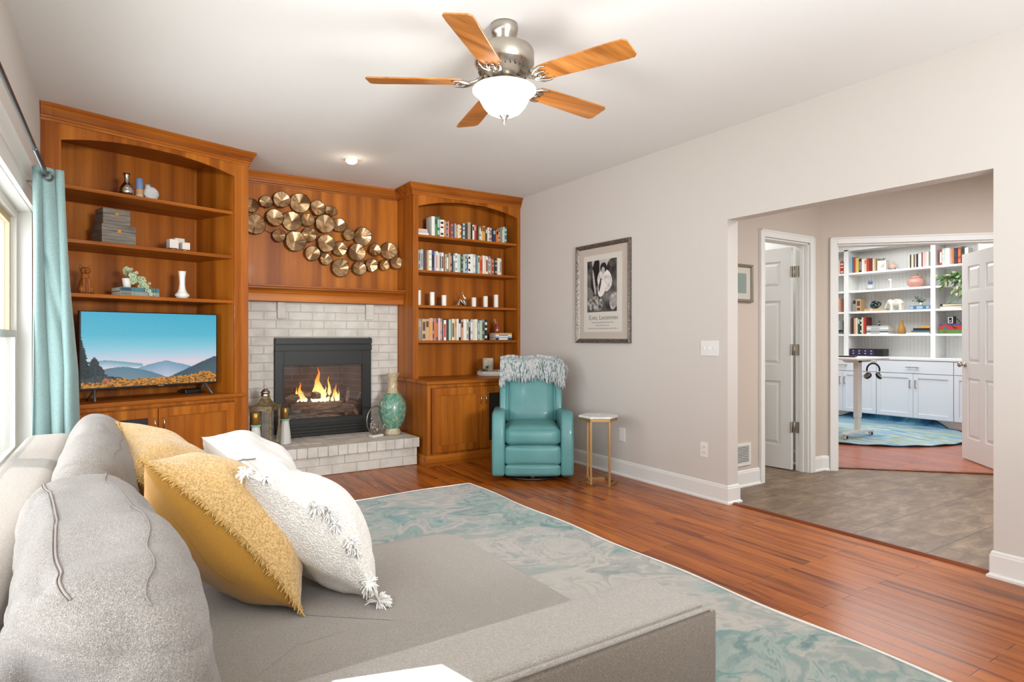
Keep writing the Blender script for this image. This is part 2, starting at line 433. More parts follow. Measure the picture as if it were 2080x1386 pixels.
def door_leaf(b, w, h=2.02, t=0.035, M=None):
    st = 0.11 if w > 0.7 else 0.10; ms = 0.10 if w > 0.7 else 0.08
    rails = [(0, 0.21), (0.80, 0.95), (1.54, 1.66), (1.90, h)]
    b.box(0, st, 0, t, 0, h, M=M); b.box(w - st, w, 0, t, 0, h, M=M); [b.box(w / 2 - ms / 2, w / 2 + ms / 2, 0, t, za, zb, M=M) for za, zb in ((0.21, 0.80), (0.95, 1.54), (1.66, 1.90))]
    for z0, z1 in rails: b.box(st, w - st, 0, t, z0, z1, M=M)
    for x0, x1 in ((st, w / 2 - ms / 2), (w / 2 + ms / 2, w - st)):
        for z0, z1 in ((0.21, 0.80), (0.95, 1.54), (1.66, 1.90)):
            b.box(x0, x1, 0.010, t - 0.010, z0, z1, M=M)
            for ya, yb in ((0.010, 0.002), (t - 0.010, t - 0.002)):
                g = 0.016; g2 = 0.04
                vs_ = [(x0 + g, ya, z0 + g), (x1 - g, ya, z0 + g), (x1 - g, ya, z1 - g), (x0 + g, ya, z1 - g),
                       (x0 + g2, yb, z0 + g2), (x1 - g2, yb, z0 + g2), (x1 - g2, yb, z1 - g2), (x0 + g2, yb, z1 - g2)]
                b.add(vs_, [(4, 5, 6, 7), (0, 1, 5, 4), (1, 2, 6, 5), (2, 3, 7, 6), (3, 0, 4, 7)], 0, False, M)

# door_1: the narrow side-room door, standing open
b = MB(); casing(b, 4.535, 5.20, 2.055, 3.13, 3.15)
b.box(4.535, 4.550, 3.15, 3.27, 0, 2.055); b.box(5.185, 5.20, 3.15, 3.27, 0, 2.055); b.box(4.535, 5.20, 3.15, 3.27, 2.04, 2.055)
b.box(5.173, 5.185, 3.19, 3.225, 0, 2.04); b.box(4.55, 4.562, 3.19, 3.225, 0, 2.04)
door1 = struct(b.build('door_1', M_white, bevel=0.003))
LM = Matrix.Translation((5.172, 3.285, 0.012)) @ Matrix.Rotation(math.radians(97), 4, 'Z')
b = MB(); door_leaf(b, 0.63, M=LM); b.build('door_leaf', M_white, door1)
for z in (0.396, 1.10, 1.81):
    b = MB(); b.box(5.172, 5.1845, 3.234, 3.262, z - 0.05, z + 0.05); b.lathe([(0.007, -0.052), (0.007, 0.052)], 10, c=(5.176, 3.274, z))
    b.box(5.128, 5.168, 3.2815, 3.287, z - 0.05, z + 0.05); b.build('hinge', M_nickel, door1)

# door_2: study double door, right leaf standing open
b = MB(); casing(b, 0.123, 1.58, 2.06, -0.02, 0.0, M=DM)
b.box(0.123, 0.138, 0, 0.12, 0, 2.06, M=DM); b.box(1.565, 1.58, 0, 0.12, 0, 2.06, M=DM); b.box(0.123, 1.58, 0, 0.12, 2.045, 2.06, M=DM)
door2 = struct(b.build('door_2', M_white, bevel=0.003))
LM2 = DM @ Matrix.Translation((1.562, 0.125, 0.012)) @ Matrix.Rotation(PI / 2, 4, 'Z')
M_door2 = mat('study_door_paint', '#f1f1ee', 0.4)
b = MB(); door_leaf(b, 0.76, 2.03, M=LM2); b.build('door_leaf', M_door2, door2)
b = MB(); b.lathe([(0.026, 0), (0.026, 0.006), (0.011, 0.010), (0.010, 0.030), (0.020, 0.036), (0.026, 0.048), (0.022, 0.060), (0.006, 0.064)], 16, M=LM2 @ Matrix.Translation((0.70, 0.035, 0.93)) @ Matrix.Rotation(-PI / 2, 4, 'X'))
b.build('door_knob', M_nickel, door2)

# the long window
b = MB()
b.box(XL, XL + 0.022, WY0 - 0.10, WY1 + 0.0, WZ1, WZ1 + 0.105)                     # head casing
b.box(XL, XL + 0.03, WY0 - 0.10, WY1 + 0.0, WZ1 + 0.085, WZ1 + 0.105)
b.molding([(XL, WY0 - 0.12), (XL, WY1 + 0.012)], [(0, WZ1 + 0.105), (0.03, WZ1 + 0.105), (0.034, WZ1 + 0.118), (0.052, WZ1 + 0.134), (0.055, WZ1 + 0.15), (0, WZ1 + 0.15)], side=1)
b.box(XL - 0.14, XL, WY0, WY1, WZ1 - 0.004, WZ1 + 0.01)
b.box(XL - 0.14, XL, WY1 - 0.004, WY1 + 0.01, WZ0, WZ1); b.box(XL - 0.14, XL, WY0 - 0.004, WY0, WZ0, WZ1)
struct(b.build('trim_3', M_white))
b = MB(); b.box(XL - 0.14, XL + 0.045, WY0 - 0.1, WY1 + 0.04, WZ0 - 0.03, WZ0); struct(b.build('trim_4', M_white, bevel=0.005))
M_vinyl = mat('window_vinyl', '#e6e4dc', 0.4); M_tan = mat('tan_sash', '#cbb58e', 0.5)
for i in range(3):
    y0 = WY0 + 1.58 * i; y1 = y0 + 1.58
    b = MB(); xa, xb = XL - 0.12, XL - 0.065; w = 0.045
    b.box(xa, xb, y0, y0 + w, WZ0, WZ1); b.box(xa, xb, y1 - w, y1, WZ0, WZ1); b.box(xa, xb, y0 + w, y1 - w, WZ0, WZ0 + w); b.box(xa, xb, y0 + w, y1 - w, WZ1 - w, WZ1)
    wnd = struct(b.build('window_%d' % (i + 1), M_vinyl, bevel=0.003))
    zm = 1.235
    for nm, z0, z1, xo, mt in (('upper_sash', zm - 0.02, WZ1 - w, -0.105, M_tan), ('lower_sash', WZ0 + w, zm + 0.02, -0.08, M_vinyl)):
        b = MB(); a, c = XL + xo - 0.012, XL + xo + 0.012; s = 0.04
        b.box(a, c, y0 + w, y0 + w + s, z0, z1); b.box(a, c, y1 - w - s, y1 - w, z0, z1); b.box(a, c, y0 + w + s, y1 - w - s, z0, z0 + s); b.box(a, c, y0 + w + s, y1 - w - s, z1 - s, z1)
        sa = b.build(nm, mt, wnd)
        b = MB(); b.box(XL + xo - 0.002, XL + xo + 0.002, y0 + w + s, y1 - w - s, z0 + s, z1 - s); b.build('pane', M_glass, sa)

# ground outside the window
b = MB(); b.box(-12, XL - 0.2, -8, 14, -0.6, -0.5); struct(b.build('ground_outside', mat('patio_concrete', '#cfcac0', 0.9)))

# ================================================================= LEFT BUILT-IN (angled across the corner)
TH = math.radians(18.746)
U0 = Vector((-0.3747, 5.0031, 0))
UM = Matrix.Translation(U0) @ Matrix.Rotation(TH, 4, 'Z')
def UW(s, y, z): return tuple(UM @ Vector((s, y, z)))
def left_edge(y, X=-0.405): return (X + 0.3747 + 0.3214 * y) / 0.9469
uL = thing('built_in_cabinet', 'tall cherry wood corner cabinet with arched top holding the television', 'cabinet', tuple(U0), TH)
D = 0.50
def rs(y): return 1.242 - 0.154 * y      # inner right side
def slab(z0, z1, y0=0.0, y1=D, x0=None, x1=None):
    b = MB(); xl0 = left_edge(y0) if x0 is None else x0; xl1 = left_edge(y1) if x0 is None else x0
    b.prism([(xl0 + 0.0, y0), (rs(y0) if x1 is None else x1, y0), (rs(y1) if x1 is None else x1, y1), (xl1, y1)], z0, z1); return b
ZFT, ZA0, ZA1 = 2.671, 2.526, 2.60
# face frame: stiles, arched head rail, carcass
b = MB()
b.prism([(0.012, 0), (0.066, 0), (0.066, 0.02), (0.012, 0.02)], 0.757, ZC - 0.003)
b.prism([(1.242, 0), (1.300, 0), (1.300, 0.02), (1.242, 0.02)], 0.757, ZC - 0.003)
n = 28; pts = []
for i in range(n + 1):
    t = i / n; x = 0.066 + t * 1.176; a = (2 * t - 1); pts.append((x, ZA0 + (ZA1 - ZA0) * (1 - abs(a) ** 2.2)))
b.plate([(0.066, ZFT + 0.05)] + pts + [(1.242, ZFT + 0.05)], 0.001, 0.02)
b.build('face_frame', WV, uL, bevel=0.0015)
b = MB()
b.prism([(rs(0.02), 0.02), (rs(0.02) + 0.018, 0.02), (rs(D) + 0.018, D), (rs(D), D)], 0.757, ZC - 0.01)
b.prism([(left_edge(0.02) - 0.0, 0.02), (left_edge(0.02) + 0.015, 0.02), (left_edge(D) + 0.015, D), (left_edge(D), D)], 0.757, ZC - 0.01)
b.prism([(left_edge(D), D), (rs(D) + 0.018, D), (rs(D) + 0.018, D + 0.012), (left_edge(D + 0.012), D + 0.012)], 0.0, ZC - 0.01)
b.build('back_panel', WP, uL)
slab(2.645, 2.665, 0.02).build('top_panel', WX, uL)
for z in (2.24, 1.88, 1.515):
    o = slab(z - 0.026, z, 0.02, D - 0.002, None, None).build('shelf', WX, uL, bevel=0.003)
# lower cabinet body
b = MB()
b.prism([(left_edge(0.0) + 0.02, 0.022), (1.30, 0.022), (1.24, D), (left_edge(D), D)], 0.09, 0.726)
b.prism([(left_edge(0.0) + 0.02, 0.05), (1.28, 0.05), (1.24, D), (left_edge(D), D)], 0.0, 0.09)
b.build('carcass', WV, uL)
b = MB()
b.box(-0.02, 0.05, 0.0, 0.022, 0.0, 0.726); b.box(1.242, 1.30, 0.0, 0.022, 0.0, 0.726); b.box(0.05, 1.242, 0.0, 0.022, 0.700, 0.726); b.box(0.05, 1.242, 0.0, 0.022, 0.0, 0.11)
b.build('base_frame', WV, uL, bevel=0.0015)
b = MB(); b.prism([(left_edge(-0.02), -0.022), (1.318, -0.022), (1.318, 0.03), (rs(D) + 0.01, D), (left_edge(D), D)], 0.727, 0.757); b.build('countertop', WX, uL, bevel=0.006, seg=3)
def handle(par, x, z, M=None, y=0.0, h=0.085):
    pts = [(x, y, z - h / 2), (x, y - 0.012, z - h / 2 + 0.006), (x, y - 0.024, z - h / 4), (x, y - 0.028, z), (x, y - 0.024, z + h / 4), (x, y - 0.012, z + h / 2 - 0.006), (x, y, z + h / 2)]
    b = MB(); b.tube(pts, [0.006, 0.005, 0.0045, 0.0045, 0.0045, 0.005, 0.006], 8); return b.build('handle', M_chrome, par)
def shaker_door(par, x0, x1, z0, z1, panel_mat, y=0.0, fw=0.065, hx=None, hz=None, t=0.02, mt=None, px=WP):
    b = MB()
    b.box(x0, x0 + fw, y - t, y, z0, z1); b.box(x1 - fw, x1, y - t, y, z0, z1); b.box(x0 + fw, x1 - fw, y - t, y, z0, z0 + fw); b.box(x0 + fw, x1 - fw, y - t, y, z1 - fw, z1)
    d = b.build('door', mt or WV, par, bevel=0.0025)
    b = MB(); b.box(x0 + fw - 0.004, x1 - fw + 0.004, y - 0.010, y, z0 + fw - 0.004, z1 - fw + 0.004); b.build('panel', panel_mat, d)
    if hx is not None: handle(d, hx, hz, y=y - t)
    return d
M_mesh = mat('dark_speaker_mesh', '#26231f', 0.6)
shaker_door(uL, 0.060, 0.655, 0.115, 0.690, M_mesh, hx=0.627, hz=0.575)
shaker_door(uL, 0.661, 1.236, 0.115, 0.690, WP, hx=0.690, hz=0.575)
# side filler strips in room directions
b = MB()
IU = UM.inverted()
b.box(XL + 0.002, -0.345, 4.999, 5.02, 0.0, ZC - 0.002, M=IU)
b.prism([(0.852, 5.421), (0.912, 5.431), (0.912, 5.997), (0.894, 5.997), (0.894, 5.45), (0.846, 5.44)], 0.0, ZC - 0.003, M=IU)
b.build('filler_panel', WV, uL)
# crown moulding, following wall - face - side - back panel - right unit
CR = [(0.0, 2.632), (0.008, 2.632), (0.010, 2.645), (0.018, 2.650), (0.020, 2.662), (0.026, 2.668), (0.034, 2.690), (0.046, 2.712), (0.050, 2.716), (0.055, 2.722), (0.055, 2.7385), (0.0, 2.7385)]
b = MB(); p0 = UW(0.0, 0, 0); p1 = UW(1.30, 0, 0)
IM = IU
path = [(XL + 0.001, 4.998), (p0[0] + 0.012, 4.998 + 0.004), (p1[0], p1[1]), (0.913, 5.431), (0.913, 5.999)]
b.molding(path, CR); b.v = [tuple(IU @ Vector(p)) for p in b.v]; b.build('crown', WX, uL)

# ================================================================= CENTRE: wood panel, mantel, brick fireplace
b = MB(); b.box(0.915, 2.455, 6.001, 6.045, 1.546, ZC - 0.002); wp = tag(b.build('overmantel_panel', WP), 'flat cherry wood panel above the mantel behind the metal disc sculpture', 'wall panel')
b = MB(); b.molding([(0.915, 6.0), (2.455, 6.0)], CR); b.build('crown', WX, wp)
mant = thing('mantel_shelf', 'cherry wood mantel shelf with stepped moulding above the white brick', 'mantel', (0, 0, 0))
b = MB(); b.molding([(0.975, 5.86), (2.455, 5.86)], [(-0.14, 1.545), (0.02, 1.545), (0.02, 1.612), (0.024, 1.617), (0.03, 1.630), (0.042, 1.645), (0.046, 1.652), (0.058, 1.656), (0.058, 1.672), (0.066, 1.676), (0.066, 1.690), (-0.14, 1.690)])
o = b.build('shelf', WX, mant, bevel=0.0015)

M_brick = mat('painted_brick', '#d9d4cb', 0.8, spec=0.2)
nz = noise_tex(M_brick, coords(M_brick), 30, 6, 0.7); nl = noise_tex(M_brick, coords(M_brick), 7, 3)
base(M_brick, mixc(M_brick, ramp(M_brick, nl, [(0.42, '#000000'), (0.7, '#ffffff')]), '#cfc9bf', '#bcb5a9')); bump(M_brick, nz, 0.5, 0.006)
M_mortar = mat('painted_mortar', '#b5aea3', 0.9)
fp = thing('fireplace', 'white painted brick fireplace with black gas insert', 'fireplace', (1.69, 6.0, 0))
FM = Matrix.Translation((-1.69, -6.0, 0))
OX0, OX1, OZ0, OZ1 = 1.228, 2.161, 0.27, 1.213
b = MB()
rng = random.Random(3)
def brick(b, x0, x1, y0, y1, z0, z1, j=0.002):
    g = 0.005; d = rng.uniform(-j, j)
    b.box(x0 + g, x1 - g, y0 + d, y1, z0 + g, z1 - g, 0, M=FM)
row = 0; z = 0.262; ch = 0.0795
while z < 1.53:
    z1 = min(z + ch, 1.544); x = 0.915 - (0.112 if row % 2 else 0.0); bl = 0.222
    while x < 2.455:
        a, c = max(x, 0.915), min(x + bl, 2.455)
        segs = [(a, c)]
        if z1 > OZ0 + 0.01 and z < OZ1 - 0.03:
            segs = []
            if a < OX0: segs.append((a, min(c, OX0)))
            if c > OX1: segs.append((max(a, OX1), c))
        for s0, s1 in segs:
            if s1 - s0 > 0.02: brick(b, s0, s1, 5.988, 6.03, z, z1)
        x += bl
    z += ch; row += 1
for x0, x1 in ((0.915, OX0), (OX1, 2.455)): b.box(x0, x1, 5.993, 6.045, 0.2, 1.544, 1, M=FM)
b.box(OX0, OX1, 5.993, 6.045, OZ1, 1.544, 1, M=FM)
b.build('brick_surround', [M_brick, M_mortar], fp, bevel=0.003)
for x0, x1 in ((1.252, 1.325), (2.10, 2.18)):
    b = MB(); b.box(x0, x1, 5.95, 5.99, 1.39, 1.543, M=FM); b.build('corbel', M_brick, fp, bevel=0.004)
# hearth
hearth = MB(); b = hearth
x = 0.93
while x < 2.42:
    b.box(x + 0.004, min(x + 0.089, 2.42) - 0.002, 5.36 + rng.uniform(-0.003, 0.003), 5.56, 0.172, 0.262 + rng.uniform(-0.002, 0.001), 0, M=FM); x += 0.0885
x = 0.93
while x < 2.42:
    b.box(x + 0.004, min(x + 0.089, 2.42) - 0.002, 5.565, 5.77, 0.182, 0.262 + rng.uniform(-0.002, 0.001), 0, M=FM)
    b.box(x + 0.004, min(x + 0.089, 2.42) - 0.002, 5.775, 5.99, 0.182, 0.262 + rng.uniform(-0.002, 0.001), 0, M=FM); x += 0.0885
b.box(0.93, 2.418, 5.368, 5.99, 0.176, 0.257, 1, M=FM)
for r_, (z0, z1) in enumerate(((0.0, 0.086), (0.086, 0.172))):
    x = 0.93 - (0.11 if r_ else 0)
    while x < 2.41:
        a, c = max(x, 0.93), min(x + 0.222, 2.41)
        if c - a > 0.02: b.box(a + 0.003, c - 0.003, 5.395 + rng.uniform(-0.002, 0.002), 5.5, z0 + 0.003, z1 - 0.003, 0, M=FM)
        x += 0.222
b.box(0.93, 2.408, 5.40, 5.98, 0.0, 0.172, 1, M=FM)
b.build('hearth', [M_brick, M_mortar], fp, bevel=0.004)
# insert
M_ins = mat('insert_black', '#1f1f1a', 0.5, 0.2)
b = MB(); f0 = 5.965
GX0, GX1, GZ0, GZ1 = 1.312, 2.066, 0.437, 0.943
IX0, IX1 = OX0 + 0.003, OX1 - 0.003
b.box(IX0, GX0, f0, f0 + 0.03, 0.262, 1.205, M=FM); b.box(GX1, IX1, f0, f0 + 0.03, 0.262, 1.205, M=FM)
b.box(GX0, GX1, f0, f0 + 0.03, GZ1, 1.205, M=FM); b.box(GX0, GX1, f0, f0 + 0.03, 0.262, GZ0, M=FM)
b.box(IX0 - 0.001, IX1 + 0.001, f0 - 0.016, f0, 1.085, 1.14, M=FM); b.box(IX0, IX1, f0 - 0.026, f0, 1.150, 1.206, M=FM)
b.box(GX0 - 0.012, GX1 + 0.012, f0 - 0.006, f0, GZ1, GZ1 + 0.010, M=FM); b.box(GX0 - 0.012, GX1 + 0.012, f0 - 0.006, f0, GZ0 - 0.01, GZ0, M=FM)
b.box(GX0 - 0.012, GX0, f0 - 0.006, f0, GZ0, GZ1, M=FM); b.box(GX1, GX1 + 0.012, f0 - 0.006, f0, GZ0, GZ1, M=FM)
ins = b.build('insert', M_ins, fp, bevel=0.002)
b = MB()
for z in (0.275, 0.305, 0.335, 0.365): b.box(IX0 + 0.01, IX1 - 0.01, f0 - 0.02, f0 - 0.002, z, z + 0.02, M=FM)
b.build('louvre', M_ins, ins, bevel=0.003)
b = MB(); b.box(GX0, GX1, f0 + 0.012, f0 + 0.016, GZ0, GZ1, M=FM); b.build('glass_front', glass('fire_glass', (0.93, 0.92, 0.92, 1), 0.07, 0.05), ins)
# firebox lining
M_fb = mat('firebox_brick', '#5a4238', 0.8)
vv = coords(M_fb, (1, 1, 1)); sp = N(M_fb, 'ShaderNodeSeparateXYZ'); cbm = N(M_fb, 'ShaderNodeCombineXYZ'); L(M_fb, vv, sp.inputs[0]); L(M_fb, sp.outputs[0], cbm.inputs[0]); L(M_fb, sp.outputs[2], cbm.inputs[1])
br = N(M_fb, 'ShaderNodeTexBrick'); br.inputs['Scale'].default_value = 1; br.inputs['Brick Width'].default_value = 0.2; br.inputs['Row Height'].default_value = 0.06; br.inputs['Mortar Size'].default_value = 0.006
br.inputs['Color1'].default_value = lin('#46302a'); br.inputs['Color2'].default_value = lin('#523a32'); br.inputs['Mortar'].default_value = lin('#5e544c'); L(M_fb, cbm.outputs[0], br.inputs['Vector']); base(M_fb, br.outputs['Color'])
bk = 6.42
b = MB(); X0, X1, Z0, Z1 = GX0 - 0.03, GX1 + 0.03, GZ0 - 0.03, GZ1 + 0.05
b.box(X0 + 0.1, X1 - 0.1, bk, bk + 0.02, Z0, Z1, M=FM)
b.prism([(X0, f0 + 0.035), (X0 + 0.12, bk + 0.02), (X0 + 0.09, bk + 0.02), (X0 - 0.02, f0 + 0.035)], Z0, Z1, M=FM)
b.prism([(X1, f0 + 0.035), (X1 + 0.02, f0 + 0.035), (X1 - 0.09, bk + 0.02), (X1 - 0.12, bk + 0.02)], Z0, Z1, M=FM)
b.box(X0, X1, f0 + 0.035, bk, Z0 - 0.02, Z0, M=FM); b.box(X0, X1, f0 + 0.035, bk, Z1, Z1 + 0.02, M=FM)
b.build('firebox', M_fb, fp)
b = MB(); b.box(1.16, 2.24, 6.48, 6.50, 0.15, 1.40, M=FM); b.box(1.16, 1.18, 6.151, 6.48, 0.15, 1.40, M=FM); b.box(2.22, 2.24, 6.151, 6.48, 0.15, 1.40, M=FM); b.box(1.18, 2.22, 6.151, 6.48, 0.15, 0.17, M=FM); b.box(1.18, 2.22, 6.151, 6.48, 1.38, 1.40, M=FM); b.build('light_block', M_black, fp)  # unseen black box added to stop daylight leaking round the insert
M_bark = mat('charred_log', '#6d5b4c', 0.9)
nn = noise_tex(M_bark, coords(M_bark, (4, 26, 26)), 1.5, 6, 0.7, 0.8); base(M_bark, ramp(M_bark, nn, [(0.3, '#241b16'), (0.45, '#655346'), (0.6, '#9c8a77'), (0.75, '#b9a994')])); bump(M_bark, nn, 0.9, 0.02)
def log(p, q, r, bend=0.02, seed=1):
    rg = random.Random(seed); P = Vector(p); Q = Vector(q); pts = []; rr = []
    for i in range(11):
        t = i / 10; pts.append(P.lerp(Q, t) + Vector((0, 0, bend * math.sin(PI * t))) - Vector((1.69, 6.0, 0))); rr.append(r * rg.uniform(0.86, 1.08))
    b = MB(); b.tube(pts, rr, 12); return b.build('log', M_bark, fp)
log((1.40, 6.09, 0.50), (2.00, 6.10, 0.495), 0.062, 0.015, 1)
log((1.43, 6.27, 0.52), (1.97, 6.24, 0.54), 0.055, 0.01, 2)
log((1.36, 6.16, 0.60), (1.62, 6.20, 0.63), 0.042, 0.01, 3)
log((1.62, 6.13, 0.64), (1.92, 6.24, 0.60), 0.040, 0.01, 4)
log((1.36, 6.04, 0.445), (1.86, 6.03, 0.43), 0.022, 0.005, 5)
log((1.92, 6.03, 0.43), (1.99, 6.16, 0.70), 0.020, 0.0, 6)
log((1.98, 6.10, 0.56), (2.04, 6.02, 0.43), 0.022, 0.0, 7)
# flames
def flame_mat(name, core, tip, s):
    m = bpy.data.materials.new(name); m.use_nodes = True; nt = m.node_tree; b_ = nt.nodes['Principled BSDF']; nt.nodes.remove(b_)
    out = nt.nodes['Material Output']; tc = N(m, 'ShaderNodeTexCoord'); sp_ = N(m, 'ShaderNodeSeparateXYZ'); L(m, tc.outputs['Generated'], sp_.inputs[0])
    r_ = ramp(m, sp_.outputs[2], [(0.0, core), (0.35, '#ffd27a'), (0.65, tip), (1.0, '#c2400f')])
    e = N(m, 'ShaderNodeEmission'); e.inputs[1].default_value = s; L(m, r_, e.inputs[0]); t = N(m, 'ShaderNodeBsdfTransparent'); x = N(m, 'ShaderNodeMixShader')
    lw = N(m, 'ShaderNodeLayerWeight'); lw.inputs[0].default_value = 0.35
    nf = noise_tex(m, coords(m, (14, 14, 5)), 1.0, 3)
    a_ = N(m, 'ShaderNodeMath', operation='ADD'); L(m, lw.outputs['Facing'], a_.inputs[0])
    mr = N(m, 'ShaderNodeMapRange'); mr.inputs[1].default_value = 0.4; mr.inputs[2].default_value = 0.75; mr.inputs[3].default_value = 0; mr.inputs[4].default_value = 0.55; L(m, nf, mr.inputs[0]); L(m, mr.outputs[0], a_.inputs[1])
    c_ = N(m, 'ShaderNodeClamp'); L(m, a_.outputs[0], c_.inputs[0]); L(m, c_.outputs[0], x.inputs[0]); L(m, e.outputs[0], x.inputs[1]); L(m, t.outputs[0], x.inputs[2]); L(m, x.outputs[0], out.inputs[0])
    return m
FL = flame_mat('flame', '#fff3cf', '#ff8c1e', 2.3)
def flame(x, y, z, h, r, seed):
    rg = random.Random(seed); b = MB()
    for k_ in range(7):
        ox = (rg.uniform(0.5, 1.15) * (1 if k_ % 2 else -1)) * r if k_ else 0; hh = h * (1 if k_ == 0 else rg.uniform(0.35, 0.8)); rr = r * (0.72 if k_ == 0 else rg.uniform(0.28, 0.45)); lean = rg.uniform(-0.5, 0.5)
        prof = [(0.25, 0), (0.75, 0.08), (1.0, 0.20), (0.80, 0.38), (0.42, 0.60), (0.18, 0.82), (0.01, 1.0)]
        pts = [(x + ox - 1.69 + lean * rr * q_ * 2 + 0.35 * rr * math.sin(q_ * 9 + k_ * 2), y - 6.0 + rg.uniform(-0.012, 0.012), z + q_ * hh) for _, q_ in prof]
        b.tube(pts, [p_ * rr for p_, _ in prof], 12, caps=False)
    return b.build('flame', FL, fp)
flame(1.71, 6.17, 0.57, 0.35, 0.072, 1)
flame(1.52, 6.17, 0.58, 0.20, 0.045, 4)
flame(1.86, 6.17, 0.57, 0.18, 0.036, 9)
lamp('fire_glow', 'POINT', (1.70, 6.15, 0.72), 2.2, (1.0, 0.55, 0.22), radius=0.08)

# ================================================================= RIGHT BUILT-IN
uR = thing('built_in_cabinet', 'cherry wood bookcase cabinet with arched top beside the grey wall', 'cabinet', (2.455, 5.6, 0))
RM = Matrix.Translation((-2.455, -5.6, 0))
RX0, RX1, RYF, RYB = 2.455, 3.727, 5.6, 5.90
b = MB()
b.box(RX0, 2.513, RYF, RYF + 0.02, 0.80, ZC - 0.003, M=RM); b.box(3.690, RX1, RYF, RYF + 0.02, 0.80, ZC - 0.003, M=RM)
pts = []
for i in range(n + 1):
    t = i / n; x = 2.513 + t * (3.690 - 2.513); a = 2 * t - 1; pts.append((x, 2.520 + 0.085 * (1 - abs(a) ** 2.2)))
b.plate([(2.513, 2.70)] + pts + [(3.690, 2.70)], RYF + 0.001, RYF + 0.02, M=RM)
b.build('face_frame', WV, uR, bevel=0.0015)
b = MB(); b.box(RX0, RX0 + 0.018, RYF + 0.02, 6.04, 0.80, ZC - 0.01, M=RM); b.box(3.700, RX1, RYF + 0.02, RYB, 0.80, ZC - 0.01, M=RM); b.box(RX0 + 0.018, RX1, RYB, RYB + 0.012, 0.80, ZC - 0.01, M=RM)
b.box(2.495, 2.513, RYF + 0.02, RYB, 0.80, ZC - 0.02, M=RM)
b.build('back_panel', WP, uR)
b = MB(); b.box(2.513, 3.70, RYF + 0.02, RYB, 2.66, 2.68, M=RM); b.build('top_panel', WX, uR)
RSH = (2.243, 1.889, 1.537, 1.182)
for z in RSH:
    b = MB(); b.box(2.5135, 3.6995, RYF + 0.021, RYB - 0.001, z - 0.026, z, M=RM); b.build('shelf', WX, uR, bevel=0.003)
b = MB(); b.box(RX0, RX1, 5.26, 6.04, 0.09, 0.765, M=RM); b.box(RX0, RX1, 5.30, 6.04, 0.0, 0.09, M=RM); b.build('carcass', WV, uR)
b = MB(); b.box(2.44, 2.478, 5.24, 5.26, 0.0, 0.765, M=RM); b.box(3.60, RX1, 5.24, 5.26, 0, 0.765, M=RM); b.box(2.478, 3.60, 5.24, 5.26, 0.735, 0.765, M=RM); b.box(2.478, 3.60, 5.24, 5.26, 0, 0.115, M=RM)
b.build('base_frame', WV, uR, bevel=0.0015)
b = MB(); b.molding([(RX0 - 0.012, 6.04), (RX0 - 0.012, 5.242), (RX1, 5.242)], [(0, 0.0), (0.014, 0.0), (0.014, 0.085), (0.008, 0.095), (0, 0.10)], side=1)
b.v = [tuple(RM @ Vector(p)) for p in b.v]; b.build('base_moulding', WX, uR)
b = MB(); b.prism([(RX0 - 0.03, 5.215), (RX1, 5.215), (RX1, 6.04), (RX0 - 0.03, 6.04)], 0.768, 0.802, M=RM); b.build('countertop', WX, uR, bevel=0.008, seg=3)
DLM = Matrix.Identity(4)
b0 = 5.24 - 5.6
shaker_door(uR, 2.482 - 2.455, 3.028 - 2.455, 0.12, 0.730, WP, y=b0, fw=0.07, hx=3.003 - 2.455, hz=0.605)
shaker_door(uR, 3.034 - 2.455, 3.58 - 2.455, 0.12, 0.730, M_mesh, y=b0, fw=0.07, hx=3.058 - 2.455, hz=0.605)
b = MB(); b.molding([(2.4555, 5.999), (2.4555, 5.6), (RX1, 5.6)], CR, side=1); b.v = [tuple(RM @ Vector(p)) for p in b.v]; b.build('crown', WX, uR)
# ================================================================= RUG
def ripple(x, y): return 0.004 * math.sin(x * 9 + y * 3) * math.sin(y * 7)
M_rug = mat('marbled_rug', '#b9c2bd', 0.95, sheen=0.3, spec=0.1)
c0 = coords(M_rug, (1, 1, 1))
wv = N(M_rug, 'ShaderNodeTexNoise'); wv.inputs['Scale'].default_value = 1.3; wv.inputs['Detail'].default_value = 5; wv.inputs['Distortion'].default_value = 1.5; L(M_rug, c0, wv.inputs['Vector'])
wad = N(M_rug, 'ShaderNodeVectorMath', operation='MULTIPLY_ADD'); wad.inputs[1].default_value = (1.6, 1.6, 0); L(M_rug, wv.outputs['Color'], wad.inputs[0]); L(M_rug, c0, wad.inputs[2])
na = noise_tex(M_rug, wad.outputs[0], 1.5, 7, 0.6, 2.2)
nb = noise_tex(M_rug, wad.outputs[0], 1.1, 3, 0.5, 1.2)
ca = ramp(M_rug, na, [(0.34, '#5f6668'), (0.42, '#8a8d8b'), (0.48, '#bdb7ac'), (0.53, '#a8a59d'), (0.58, '#7b8a85'), (0.66, '#4f857e')])
cbm2 = ramp(M_rug, nb, [(0.42, '#b5aea4'), (0.52, '#a3a59e'), (0.57, '#6f9891'), (0.64, '#3f7d78')])
vor = N(M_rug, 'ShaderNodeTexVoronoi', feature='DISTANCE_TO_EDGE'); vor.inputs['Scale'].default_value = 1.5; L(M_rug, wad.outputs[0], vor.inputs['Vector'])
edge = ramp(M_rug, vor.outputs['Distance'], [(0.0, '#ffffff'), (0.035, '#000000')])
cc = mixc(M_rug, 0.5, ca, cbm2)
cc = mixc(M_rug, mixc(M_rug, 1.0, edge, ramp(M_rug, nb, [(0.42, '#000000'), (0.6, '#ffffff')]), 'MULTIPLY'), cc, '#5f8f8d')
base(M_rug, cc); bump(M_rug, noise_tex(M_rug, c0, 320, 3), 0.4, 0.003)
RX, RY0, RYE = 2.435, -0.9, 4.42
